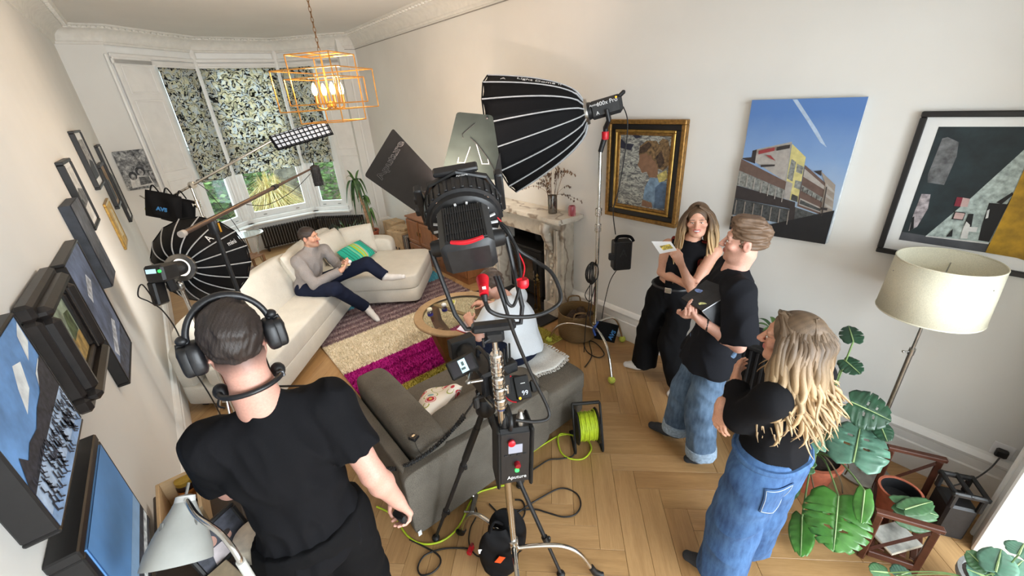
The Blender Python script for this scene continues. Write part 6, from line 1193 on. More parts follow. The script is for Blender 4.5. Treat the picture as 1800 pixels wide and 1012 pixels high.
# ---- strip softbox on a boom arm, with its own stand behind the sofa
SB = Vector((0.19, 5.62, 0)); pv = nr(338, 325, SB.x, SB.y); eb = nr(480, 246, 0.98, 5.25); ea = pv+(pv-eb)*((338-236)/(480-338.0))*0.74
st3 = thing('c_stand', 'chrome C-stand with a long boom arm behind the cream sofa', 'light stand', SB)
MB().cyl((SB.x, SB.y, 0.26), (SB.x, SB.y, 1.2), 0.0175, None, 14).build('base_tube', chrome, st3); MB().cyl((SB.x, SB.y, 1.15), (SB.x, SB.y, pv.z), 0.0135, None, 14).build('riser', chrome, st3)
for a in (0.5, 2.6, 4.7): h_ = Vector((SB.x, SB.y, 0.28)); f_ = Vector((SB.x+0.36*math.cos(a), SB.y+0.36*math.sin(a), 0.03)); MB().tube(stand_leg(h_, f_), 0.0125, 8).build('leg', chrome, st3, 50)
for z in (pv.z-0.20, pv.z-0.38): mb = MB(); collar(mb, (SB.x, SB.y, z), 0.028, 0.08); mb.build('riser_collar', chrome, st3, 30); tknob((SB.x, SB.y, z), (-0.9, -0.4, 0), 0.008, 0.05).build('lock_knob', chrome, st3)
mb = MB(); mb.lathe([(0.036, -0.02), (0.036, 0.02)], pv, (0.5, -0.8, 0), 18); mb.build('grip_head', chrome, st3, 30); MB().cyl(ea, eb, 0.012, None, 12).build('boom_arm', chrome, st3)
MB().sph(ea, 0.034, 14, 10).build('tennis_ball', ball_green, st3, 60); mb = MB(); q = ea.lerp(eb, 0.06); mb.cyl(q, q+Vector((-0.10, 0, 0.12)), 0.006, None, 8); mb.box(q, (0.05, 0.05, 0.05), None, 0.01); mb.build('arm_clamp', steel, st3)
a2_ = (eb-ea).normalized(); sc_ = nr(530, 238, 1.22, 5.02); sxv = (nr(574, 226, 1.40, 4.90)-nr(484, 252, 1.02, 5.15)); sxv.normalize(); nface = (Vector((0.55, 3.0, 1.3))-sc_); nface = (nface-sxv*nface.dot(sxv)).normalized(); szv = sxv.cross(nface).normalized(); TST = axes(sxv, -nface, -szv if szv.z < 0 else szv, sc_)
if (Vector(TST.col[0][:3]).cross(Vector(TST.col[1][:3]))).dot(Vector(TST.col[2][:3])) < 0: TST = axes(sxv, -nface, szv, sc_)
ss = thing('strip_softbox', 'small black strip softbox with egg-crate grid on the boom arm', 'softbox', sc_); LW, LH = 0.62, 0.17
mb = MB(TST)
def sbx(u, v):
 k = v; w = 0.42+(LW-0.42)*k; h = 0.07+(LH-0.07)*k; per = [(-w/2, -h/2), (w/2, -h/2), (w/2, h/2), (-w/2, h/2), (-w/2, -h/2)]; i = min(3, int(u*4)); f_ = u*4-i; x = per[i][0]*(1-f_)+per[i+1][0]*f_; z = per[i][1]*(1-f_)+per[i+1][1]*f_; return Vector((x, 0.12*(1-k), z))
mb.surf(sbx, 16, 4); mb.build('fabric_shell', black_fabric, ss, 20, solid=0.003); MB(TST).box((0, 0.12, 0), (0.42, 0.02, 0.07), None, 0.004).build('back_plate', black_matte, ss)
MB(TST).box((0, 0.016, 0), (LW-0.03, 0.004, LH-0.02)).build('diffuser', pm('strip_diffuser', (225, 228, 235), 0.8, emit=((225, 230, 240), 0.12)), ss)
for k in range(13): MB(TST).box((-LW/2+0.02+k*(LW-0.04)/12, 0.004, 0), (0.006, 0.016, LH-0.01)).build('grid_strip', black_fabric, ss, 0)
for k in range(4): MB(TST).box((0, 0.008, -LH/2+0.02+k*(LH-0.04)/3), (LW-0.01, 0.016, 0.006)).build('grid_strip', black_fabric, ss, 0)
MB().cyl(eb, TST @ Vector((-0.12, 0.13, 0)), 0.012, None, 10).build('mount_arm', black_matte, ss)
cable('power_cable', 'thin black cable wound along the boom arm of the strip softbox', [sc_+Vector((-0.1, 0.1, -0.02)), eb+Vector((0, 0, -0.10)), eb.lerp(ea, 0.2)+Vector((0, 0, -0.06)), eb.lerp(ea, 0.33)+Vector((0, 0, 0.03)), eb.lerp(ea, 0.42)+Vector((0, 0, -0.10)), pv+Vector((0.05, 0, 0.04)), pv+Vector((0.12, -0.02, -0.1)), pv+Vector((0.25, -0.03, -0.5)), pv+Vector((0.30, 0, -0.8))], 0.004)
bgp = nr(288, 362, ea.lerp(eb, 0.22).x, ea.lerp(eb, 0.22).y); t = thing('sandbag', 'black sandbag with blue lettering hung on the boom arm by the left wall', 'sandbag', bgp-Vector((0, 0, 0.15)))
RB = Matrix.Rotation(-0.5, 3, 'Z') @ Matrix.Rotation(0.35, 3, 'Y'); mb = MB(); pillow(mb, bgp, 0.34, 0.30, 0.10, RB, 18, floppy=0.2, seed=12); mb.build('bag', black_fabric, t, 70); mb = MB(); pillow(mb, bgp+Vector((0.10, 0.09, -0.08)), 0.34, 0.30, 0.10, RB, 18, floppy=0.2, seed=13); mb.build('second_bag', black_fabric, t, 70)
text('AVS', 0.055, bgp+RB @ Vector((0.01, -0.062, -0.02)), RB @ Vector((1, 0, 0)), RB @ Vector((0, 0, 1)), blue_print, t, bold=0.003)
for k in range(3): MB().tube(spline([bgp+RB @ Vector((-0.12+0.12*k, 0, 0.12)), bgp+RB @ Vector((-0.10+0.12*k, 0.0, 0.20)), bgp+RB @ Vector((-0.05+0.12*k, 0.03, 0.12))], 6), 0.007, 6).build('bag_handle', black_fabric, t, 60)
# ---- boom microphone
BM = Vector((0.15, 3.30, 0)); bst = thing('boom_stand', 'black boom stand with folding legs beside the cream sofa', 'stand', BM); pv2 = nr(372, 390, 0.15, 3.30)
MB().cyl((BM.x, BM.y, 0.50), pv2, 0.014, None, 12).build('upper_tube', black_matte, bst); MB().cyl((BM.x, BM.y, 0.10), (BM.x, BM.y, 0.95), 0.018, None, 12).build('lower_tube', black_matte, bst); MB().lathe([(0.028, -0.05), (0.032, -0.03), (0.032, 0.03), (0.026, 0.05)], pv2-Vector((0, 0, 0.03)), n=14).build('pole_holder', black_plastic, bst, 40); MB().cyl(pv2+Vector((0.03, -0.02, -0.07)), pv2+Vector((0.03, -0.02, -0.01)), 0.006, None, 8).build('yellow_tie', pm('yellow_tie', (214, 150, 30), 0.6), bst)
for f_ in (fl(577, 677, 0.012), Vector((BM.x-0.35, BM.y-0.05, 0.012)), Vector((BM.x+0.1, BM.y-0.45, 0.012))):
 lg_ = MB().cyl((BM.x, BM.y, 0.42), f_, 0.009, None, 8).build('leg', black_matte, bst); q = Vector((BM.x, BM.y, 0.42)).lerp(f_, 0.5); MB().cyl((BM.x, BM.y, 0.16), q, 0.006, None, 8).build('leg_brace', black_matte, lg_); MB().sph(f_, 0.014, 8, 6).build('rubber_foot', rubber, lg_)
b0, b1 = nr(320, 411, -0.06, 3.02), nr(548, 296, 1.20, 4.72); bp_m = pm('boom_pole_bronze', (94, 76, 66), 0.35, 0.5, 0.08, 30)
bpl = thing('boom_pole', 'bronze telescopic boom pole reaching over the cream sofa', 'boom pole', pv2); MB().cyl(b0, b0.lerp(b1, 0.60), 0.0155, 0.014, 14).build('thick_section', bp_m, bpl); MB().cyl(b0.lerp(b1, 0.58), b1, 0.012, 0.009, 12).build('thin_section', bp_m, bpl); MB().cyl(b0.lerp(b1, 0.57), b0.lerp(b1, 0.605), 0.022, 0.019, 14).build('twist_lock', black_plastic, bpl); MB().cyl(b0-(b1-b0).normalized()*0.012, b0+(b1-b0).normalized()*0.02, 0.020, None, 14).build('end_cap', pm('cap_pale', (190, 180, 170), 0.5), bpl)
MB().tube(spline([b0.lerp(b1, 0.35)+Vector((0, 0, -0.02)), b0.lerp(b1, 0.5)+Vector((0, 0, -0.10)), b0.lerp(b1, 0.75)+Vector((0, 0, -0.10)), b0.lerp(b1, 0.97)+Vector((0, 0, -0.04))], 8), 0.003, 6).build('mic_lead', rubber, bpl, 60)
mic = thing('boom_microphone', 'grey furry shotgun microphone hanging from the boom pole', 'microphone', b1); mtop, mbot = nr(552, 290, b1.x, b1.y), nr(561, 326, b1.x, b1.y); mb = MB(); mb.tube(spline([mtop, mtop.lerp(mbot, 0.15), mtop.lerp(mbot, 0.5), mtop.lerp(mbot, 0.92), mbot], 5), [0.012]+[0.03]*2+[0.045]*16+[0.035, 0.008], 14); fur = fabric('grey_fur', (52, 52, 54), 90, 0.25, 0.9); mb.build('windshield', fur, mic, 60)
mb = MB()
for k in range(700):
 a = random.random()*2*PI; f_ = 0.12+0.85*random.random(); c = mtop.lerp(mbot, f_); u, w, d = frame_of(mbot-mtop); o_ = u*math.cos(a)+w*math.sin(a); p_ = c+o_*0.042; s_ = d.cross(o_)*0.003; mb.add([p_-s_, p_+s_, p_+o_*0.012+d*0.02], [(0, 1, 2)])
o = mb.build('fur_pile', fur, mic, 0); o['kind'] = 'stuff'
MB().cyl(b1, mtop, 0.012, None, 10).build('shock_mount', black_plastic, mic); MB().cyl(mtop, mtop+Vector((-0.01, 0, 0.10)), 0.008, 0.004, 8).build('mic_tail', black_plastic, mic)
# ================================================================== REEL AND FLOOR CABLES
green_c = pm('lime_cable', (190, 214, 48), 0.45, 0, 0.05, 40)
rc = Vector((1.80, 1.50, 0.17)); rl = thing('cable_reel', 'black cable reel wound with lime green cable behind the grey sofa', 'cable reel', (rc.x, rc.y, 0)); ra = Vector((0.80, -0.60, 0)).normalized()
for s_ in (-1, 1): mb = MB(); mb.lathe([(0.125, -0.006), (0.13, 0.0), (0.125, 0.006), (0.05, 0.010)] if s_ > 0 else [(0.05, -0.010), (0.125, -0.006), (0.13, 0.0), (0.125, 0.006)], rc+ra*(0.075*s_), ra, 32); mb.build('flange', black_plastic, rl, 40)
mb = MB(); hp = []; u, w, _ = frame_of(ra)
for k in range(520): a = k*0.42; lay = (k//170); tt = (k % 170)/170; tt = tt if lay % 2 == 0 else 1-tt; r_ = 0.078+0.011*lay+0.004*math.sin(k*0.7); hp.append(rc+ra*(-0.062+0.124*tt)+u*(r_*math.cos(a))+w*(r_*math.sin(a)))
mb.tube(hp, 0.0058, 6); mb.build('wound_cable', green_c, rl, 60); MB().cyl(rc-ra*0.08, rc+ra*0.08, 0.07, None, 20).build('drum', black_plastic, rl)
MB().lathe([(0.04, 0.08), (0.042, 0.09), (0.03, 0.105), (0.012, 0.11)], rc, ra, 16).build('crank_boss', black_plastic, rl, 40)
fr_ = MB(); 
for s_ in (-1, 1):
 o_ = ra*(0.10*s_); pr = Vector((ra.y, -ra.x, 0)); fr_.tube(spline([rc+o_-pr*0.12+Vector((0, 0, -0.16)), rc+o_-pr*0.02+Vector((0, 0, -0.155)), rc+o_+pr*0.10+Vector((0, 0, -0.155)), rc+o_+pr*0.06+Vector((0, 0, -0.02)), rc+o_-pr*0.02+Vector((0, 0, 0.15)), rc+o_-pr*0.05+Vector((0, 0, 0.17))], 6), 0.009, 8)
fr_.build('tube_frame', black_matte, rl, 60); pr = Vector((ra.y, -ra.x, 0)); MB().cyl(rc-ra*0.10-pr*0.05+Vector((0, 0, 0.17)), rc+ra*0.10-pr*0.05+Vector((0, 0, 0.17)), 0.013, None, 12).build('grip_handle', rubber, rl); MB().box(rc+Vector((0, 0, -0.155))-pr*0.10, (0.20, 0.05, 0.02), Matrix.Rotation(math.atan2(ra.y, ra.x), 3, 'Z'), 0.006).build('base_bar', black_plastic, rl)
Z0 = 0.008
cable('extension_cable', 'lime green cable curling on the floor by the cable reel', [rc+Vector((-0.02, -0.03, -0.10)), fl(985, 762, 0.02), fl(984, 790, Z0), fl(1000, 805, Z0), fl(1025, 806, Z0), fl(1039, 790, Z0), fl(1034, 775, Z0), fl(1020, 772, Z0)], 0.006, green_c)
cable('extension_cable', 'lime green cable running along the grey sofa base to the floor', [fl(1010, 762, Z0), fl(985, 765, Z0), fl(963, 776, Z0), fl(930, 800, Z0), fl(900, 845, Z0+0.01), fl(870, 856, Z0), fl(840, 866, Z0), fl(825, 885, Z0), fl(812, 915, Z0), fl(795, 938, Z0), fl(770, 953, Z0), fl(740, 955, Z0), fl(715, 940, Z0), fl(690, 905, Z0), fl(662, 890, Z0)], 0.006, green_c)
cable('power_cable', 'black floor cable making a wide loop between the tripod and the plank joints', [fl(905, 905, Z0), fl(925, 890, Z0), fl(950, 875, Z0), fl(985, 858, Z0), fl(1012, 866, Z0), fl(1021, 885, Z0), fl(1012, 903, Z0), fl(990, 908, Z0), fl(960, 900, Z0), fl(940, 895, Z0), fl(900, 897, Z0)], 0.005)
cable('power_cable', 'black floor cable running from the reel under the grey sofa edge', [fl(1012, 792, 0.02), fl(1005, 802, Z0), fl(985, 806, Z0), fl(965, 808, Z0), fl(945, 820, Z0), fl(930, 830, Z0)], 0.005)
cable('power_cable', 'black floor cable with small loops beside the black sandbag', [fl(905, 878, Z0), fl(918, 880, Z0), fl(923, 895, Z0), fl(918, 910, Z0), fl(900, 916, Z0), fl(880, 905, Z0), fl(860, 885, Z0)], 0.005)
cable('power_cable', 'black floor cable looping under the headset man to a red connector', [fl(720, 948, Z0), fl(745, 960, Z0), fl(770, 975, Z0), fl(774, 990, Z0), fl(760, 1006, Z0), fl(740, 1010, Z0), fl(735, 995, Z0), fl(748, 975, Z0), fl(780, 964, Z0), fl(815, 963, Z0), fl(828, 965, Z0)], 0.005)
cable('power_cable', 'black floor cable from the red connector round to the sandbag', [fl(826, 963, Z0), fl(824, 945, Z0), fl(828, 925, Z0), fl(838, 905, Z0), fl(836, 890, Z0), fl(830, 880, Z0)], 0.004); cable('power_cable', 'short black cable running from the red connector under the sandbag', [fl(828, 966, Z0), fl(838, 976, Z0), fl(855, 981, Z0), fl(875, 978, Z0)], 0.004)
p = fl(827, 966, 0.015); t = thing('cable_connector', 'red cable connector lying on the floor beside the sandbag', 'connector', p-Vector((0, 0, 0.015))); MB().box(p, (0.055, 0.028, 0.026), Matrix.Rotation(0.5, 3, 'Z'), 0.005).build('shell', red_plastic, t); MB().box(p+Vector((0.02, 0.012, 0.006)), (0.025, 0.016, 0.02), Matrix.Rotation(0.5, 3, 'Z'), 0.003).build('latch', pm('dark_red', (130, 20, 30), 0.3), t)
p = fl(833, 885, 0.03); t = thing('grip_clamp', 'steel grip clamp lying on the floor by the grey sofa corner', 'clamp', p-Vector((0, 0, 0.03))); RZ = Matrix.Rotation(0.75, 3, 'Z'); MB().box(p, (0.14, 0.03, 0.03), RZ, 0.006).build('jaw', steel, t); MB().box(p+RZ @ Vector((0.05, 0.03, 0.005)), (0.03, 0.05, 0.04), RZ, 0.006).build('jaw_block', steel, t); MB().tube(spline([p+RZ @ Vector((0.07, 0, 0.02)), p+RZ @ Vector((0.11, 0.0, 0.07)), p+RZ @ Vector((0.15, -0.02, 0.04))], 6), 0.009, 8).build('clamp_arm', chrome, t, 50); MB().cyl(p+RZ @ Vector((-0.06, 0.0, 0.0)), p+RZ @ Vector((-0.06, 0.05, 0.0)), 0.008).build('screw', chrome, t)
# ================================================================== PEOPLE
class SDF:
 """smooth union of round cones and ellipsoids, meshed with surface nets"""
 def __init__(s): s.p = []
 def cap(s, a, b, ra, rb=None, k=0.02, flat=0, sub=False): s.p.append(('c', np.array(a, float), np.array(b, float), ra, ra if rb is None else rb, k, flat, sub)); return s
 def chain(s, pts, rs, k=0.02):
  for i in range(len(pts)-1): s.cap(pts[i], pts[i+1], rs[i], rs[i+1], k)
  return s
 def ell(s, c, r, B=None, k=0.03, sub=False): s.p.append(('e', np.array(c, float), np.array(r, float), np.eye(3) if B is None else np.array(B, float), k, sub)); return s
 def clip(s, p, n): s.p.append(('h', np.array(p, float), np.array(n, float)/np.linalg.norm(n))); return s   # remove the side n points to
 def mesh(s, h=0.005, wr=None):
  lo = np.full(3, 1e9); hi = -lo
  for q in s.p:
   if q[0] == 'c' and not q[7]: r = max(q[3], q[4]); lo = np.minimum(lo, np.minimum(q[1], q[2])-r); hi = np.maximum(hi, np.maximum(q[1], q[2])+r)
   elif q[0] == 'e' and not q[5]: r = q[2].max(); lo = np.minimum(lo, q[1]-r); hi = np.maximum(hi, q[1]+r)
  lo -= 0.03; hi += 0.03; n = np.ceil((hi-lo)/h).astype(int)+1; F = np.full(n, 0.5, np.float32)
  ax = [lo[i]+h*np.arange(n[i]) for i in range(3)]
  def sub_(l, u):
   i0 = np.maximum(0, np.floor((l-lo)/h).astype(int)); i1 = np.minimum(n, np.ceil((u-lo)/h).astype(int)+1); return tuple(slice(a, b) for a, b in zip(i0, i1))
  for q in s.p:
   if q[0] == 'c':
    _, a, b, ra, rb, k, flat, sb = q; r = max(ra, rb)+max(k, 0.012)+0.01; sl = sub_(np.minimum(a, b)-r, np.maximum(a, b)+r)
    X = ax[0][sl[0]][:, None, None]; Y_ = ax[1][sl[1]][None, :, None]; Z = ax[2][sl[2]][None, None, :]
    ab = b-a; L2 = max(ab @ ab, 1e-12); t = ((X-a[0])*ab[0]+(Y_-a[1])*ab[1]+(Z-a[2])*ab[2])/L2; tc = np.clip(t, 0, 1)
    d = np.sqrt((X-a[0]-tc*ab[0])**2+(Y_-a[1]-tc*ab[1])**2+(Z-a[2]-tc*ab[2])**2)-(ra+(rb-ra)*tc)
    if flat & 1: d = np.maximum(d, (t-1)*math.sqrt(L2))
    if flat & 2: d = np.maximum(d, -t*math.sqrt(L2))
   elif q[0] == 'e':
    _, c, rr, B, k, sb = q; R_ = rr.max()+max(k, 0.012)+0.01; sl = sub_(c-R_, c+R_)
    X = ax[0][sl[0]][:, None, None]-c[0]; Y_ = ax[1][sl[1]][None, :, None]-c[1]; Z = ax[2][sl[2]][None, None, :]-c[2]
    u = [(X*B[0, i]+Y_*B[1, i]+Z*B[2, i])/rr[i] for i in range(3)]; k0 = np.sqrt(u[0]**2+u[1]**2+u[2]**2); k1 = np.sqrt((u[0]/rr[0])**2+(u[1]/rr[1])**2+(u[2]/rr[2])**2); d = k0*(k0-1)/np.maximum(k1, 1e-6); d = np.where(k0 < 0.3, (k0-1)*rr.min(), d)
   else:
    _, p, nn = q; X = ax[0][:, None, None]; Y_ = ax[1][None, :, None]; Z = ax[2][None, None, :]; d = (X-p[0])*nn[0]+(Y_-p[1])*nn[1]+(Z-p[2])*nn[2]; F = np.maximum(F, d).astype(np.float32); continue
   G = F[sl]
   if sb: d = -d; hh = np.clip(0.5-0.5*(G-d)/k, 0, 1); F[sl] = G*(1-hh)+d*hh+k*hh*(1-hh)
   else: hh = np.clip(0.5+0.5*(G-d)/k, 0, 1); F[sl] = G*(1-hh)+d*hh-k*hh*(1-hh)
  if wr is not None: F += wr(ax[0][:, None, None], ax[1][None, :, None], ax[2][None, None, :]).astype(np.float32)
  F[0], F[-1], F[:, 0], F[:, -1], F[:, :, 0], F[:, :, -1] = 0.5, 0.5, 0.5, 0.5, 0.5, 0.5
  return nets(F, lo, h)
def nets(F, lo, h):
 S = F < 0; c = np.zeros(tuple(m-1 for m in F.shape), np.int8)
 for dx in (0, 1):
  for dy in (0, 1):
   for dz in (0, 1): c += S[dx:F.shape[0]-1+dx, dy:F.shape[1]-1+dy, dz:F.shape[2]-1+dz]
 I = np.argwhere((c > 0) & (c < 8)); acc = np.zeros((len(I), 3)); cnt = np.zeros(len(I))
 for axs in range(3):
  o1, o2 = [a for a in range(3) if a != axs]
  for e1 in (0, 1):
   for e2 in (0, 1):
    A = I.copy(); A[:, o1] += e1; A[:, o2] += e2; B = A.copy(); B[:, axs] += 1
    fa = F[A[:, 0], A[:, 1], A[:, 2]]; fb = F[B[:, 0], B[:, 1], B[:, 2]]; m = (fa < 0) != (fb < 0); t = np.where(m, fa/np.where(fa == fb, 1, fa-fb), 0); P = A.astype(float); P[:, axs] += t; acc[m] += P[m]; cnt[m] += 1
 V = acc/cnt[:, None]*h+lo; idx = np.full(c.shape, -1, np.int64); idx[I[:, 0], I[:, 1], I[:, 2]] = np.arange(len(I)); Q = []
 for axs in range(3):
  o1, o2 = [(1, 2), (2, 0), (0, 1)][axs]; sl0 = [slice(None)]*3; sl1 = [slice(None)]*3; sl0[axs] = slice(0, -1); sl1[axs] = slice(1, None)
  A = S[tuple(sl0)]; B = S[tuple(sl1)]; E = np.argwhere(A != B)
  if len(E) == 0: continue
  inside_first = A[E[:, 0], E[:, 1], E[:, 2]]; q = []
  for d1, d2 in ((0, 0), (1, 0), (1, 1), (0, 1)):
   G = E.copy(); G[:, o1] -= d1; G[:, o2] -= d2; ok = (G >= 0).all(1); G = np.maximum(G, 0); G = np.minimum(G, np.array(c.shape)-1); q.append(np.where(ok, idx[G[:, 0], G[:, 1], G[:, 2]], -1))
  q = np.stack(q, 1); q = q[:, ::-1]; q[~inside_first] = q[~inside_first][:, ::-1]; Q.append(q[(q >= 0).all(1)])
 return V, np.concatenate(Q)[:, ::-1]
def np_mesh(name, V, Q, mat, parent=None, cols=None, smooth=True):
 me = bpy.data.meshes.new(name); o = bpy.data.objects.new(name, me); COL.objects.link(o)
 if parent is not None: o.parent = parent; inv = np.array(wmat(parent).inverted()); V = V @ inv[:3, :3].T+inv[:3, 3]
 me.vertices.add(len(V)); me.vertices.foreach_set('co', V.astype(np.float32).ravel()); me.loops.add(Q.size); me.loops.foreach_set('vertex_index', Q.astype(np.int32).ravel())
 me.polygons.add(len(Q)); me.polygons.foreach_set('loop_start', np.arange(0, Q.size, 4, dtype=np.int32)); me.polygons.foreach_set('loop_total', np.full(len(Q), 4, np.int32)); me.update(calc_edges=True); me.validate()
 if cols is not None:
  a = me.color_attributes.new('Col', 'FLOAT_COLOR', 'POINT'); a.data.foreach_set('color', np.concatenate([cols, np.ones((len(cols), 1))], 1).astype(np.float32).ravel())
 me.materials.append(mat); me.shade_smooth(); return o
def vcol_mat(name, rough=0.5, sss=0.0, bump=0.0, scale=200, stretch=(1, 1, 1), sheen=0.0):
 if name in MATS: return MATS[name]
 t = NT(name); a = t.new('ShaderNodeVertexColor', layer_name='Col'); n = t.noise(t.coord('Object', stretch), scale, 3, 0.6); mx = t.new('ShaderNodeMixRGB', blend_type='MULTIPLY'); mx.inputs[0].default_value = 0.35; t.l(a.outputs[0], mx.inputs[1])
 t.l(t.ramp(n.outputs[0], [(0.3, (205, 200, 198)), (0.7, (255, 255, 255))]), mx.inputs[2]); t.l(mx.outputs[0], t.b.inputs['Base Color']); t.b.inputs['Roughness'].default_value = rough
 if sss: t.b.inputs['Subsurface Weight'].default_value = sss; t.b.inputs['Subsurface Radius'].default_value = (0.01, 0.004, 0.002); t.b.inputs['Subsurface Scale'].default_value = 0.4
 if bump: t.bump(n.outputs[0], bump, 0.003)
 MATS[name] = t.m; return t.m
skin_mat = vcol_mat('skin', 0.5, 0.08, 0.05, 160); hair_mat = vcol_mat('hair', 0.5, 0, 0.5, 60, (6, 6, 1.2))
def unit(v): v = np.array(v, float); return v/np.linalg.norm(v)
def A3(v): return np.array([v[0], v[1], v[2]], float)
def basis(f, up=(0, 0, 1)):
 f = unit(f); r = unit(np.cross(f, up)); u = np.cross(r, f); return r, f, u
def hand(s, w, d, n, side, curl=0.4, sc=1.0, spread=0.0, pinch=False):
 """palm and five fingers; w wrist, d pointing to the fingers, n the way the palm faces, side = +1/-1 thumb along +/- (d x n)"""
 d = unit(d); n = unit(np.array(n)-d*np.dot(n, d)); x = np.cross(d, n)*side; w = np.array(w, float); tips = []
 offs_ = (0.029, 0.010, -0.010, -0.028); lens = (0.070, 0.078, 0.072, 0.057)
 kn = [w+sc*(d*(0.088-0.004*abs(i-1))+x*offs_[i]) for i in range(4)]
 for i in range(4): s.cap(w+sc*(d*0.012+x*offs_[i]*0.55), kn[i], 0.0165*sc, 0.0120*sc, 0.014)
 s.cap(w-d*0.02*sc, w+d*0.03*sc, 0.023*sc, 0.021*sc, 0.015)
 for i in range(4):
  p = kn[i]; ang = 0.0
  for j, (fr, cu) in enumerate(((0.44, 55), (0.31, 75), (0.25, 45))):
   ang += math.radians(cu)*(curl if not (pinch and i == 0) else curl*0.7); q = p+sc*lens[i]*fr*(d*math.cos(ang)+n*math.sin(ang)+x*spread*(1.5-i)*0.15); s.cap(p, q, (0.0092-0.0008*j)*sc, (0.0084-0.0008*j)*sc, 0.004); p = q
  tips.append(p)
 b = w+sc*(d*0.022+x*0.026+n*0.004); m1 = b+sc*0.040*unit(x*0.75+d*0.75+n*0.35*(0.5+curl)); m2 = m1+sc*0.030*unit(x*(0.45-0.6*curl)+d*0.9+n*0.5*(0.4+curl)); m3 = m2+sc*0.024*unit(x*(0.2-0.6*curl)+d*0.9+n*0.5*curl)
 s.cap(b, m1, 0.0150*sc, 0.0108*sc, 0.012); s.cap(m1, m2, 0.0102*sc, 0.0095*sc, 0.004); s.cap(m2, m3, 0.0094*sc, 0.0078*sc, 0.004); tips.append(m3); return tips
def head_sdf(s, hc, R, sc=1.0, smile=0.0, male=True):
 r, f, u = R; P = lambda x, y, z: hc+sc*(r*x+f*y+u*z); B = np.stack([r, f, u], 1)
 s.ell(P(0, -0.012, 0.034), np.array((0.075, 0.096, 0.086))*sc, B, 0.02); s.ell(P(0, 0.030, -0.026), np.array((0.060, 0.062, 0.086))*sc, B, 0.02)
 s.ell(P(0, 0.040, -0.080), np.array((0.048 if male else 0.043, 0.046, 0.034))*sc, B, 0.02); s.cap(P(-0.012, 0.076, -0.100), P(0.012, 0.076, -0.100), 0.016*sc, None, 0.015)
 for e in (-1, 1):
  s.cap(P(e*0.052, -0.005, -0.045), P(e*0.030, 0.055, -0.092), 0.020*sc, 0.018*sc, 0.02); s.ell(P(e*0.043, 0.064, -0.026+0.006*smile), np.array((0.024, 0.022, 0.020))*sc*(1+0.15*smile), B, 0.015)
 s.cap(P(-0.040, 0.080, 0.024), P(0.040, 0.080, 0.024), 0.013*sc, None, 0.012)
 for e in (-1, 1): s.ell(P(e*0.031, 0.104, 0.003), np.array((0.019, 0.016, 0.012))*sc, B, 0.010, True)
 for e in (-1, 1): s.ell(P(e*0.031, 0.0775, 0.001), np.array((0.0160, 0.0125, 0.0125))*sc, B, 0.003)
 s.cap(P(0, 0.090, 0.012), P(0, 0.116, -0.030), 0.0085*sc, 0.0125*sc, 0.008)
 for e in (-1, 1): s.ell(P(e*0.012, 0.104, -0.034), np.array((0.009, 0.010, 0.008))*sc, B, 0.006)
 w_ = 0.022+0.006*smile
 for (z, rr, yy) in ((-0.056, 0.0070, 0.0915), (-0.067, 0.0075, 0.090)):
  s.cap(P(-w_, yy-0.016, z+0.006*smile), P(0, yy, z-0.003*smile), rr*0.75*sc, rr*sc, 0.006); s.cap(P(0, yy, z-0.003*smile), P(w_, yy-0.016, z+0.006*smile), rr*sc, rr*0.75*sc, 0.006)
 if smile > 0.5: s.cap(P(-0.017, 0.094, -0.0605), P(0.017, 0.094, -0.0605), 0.0048*sc, None, 0.004, 0, True)
 for e in (-1, 1): s.ell(P(e*0.077, -0.008, -0.006), np.array((0.009, 0.021, 0.032))*sc, B, 0.006); s.ell(P(e*0.088, -0.002, -0.003), np.array((0.007, 0.011, 0.018))*sc, B, 0.005, True)
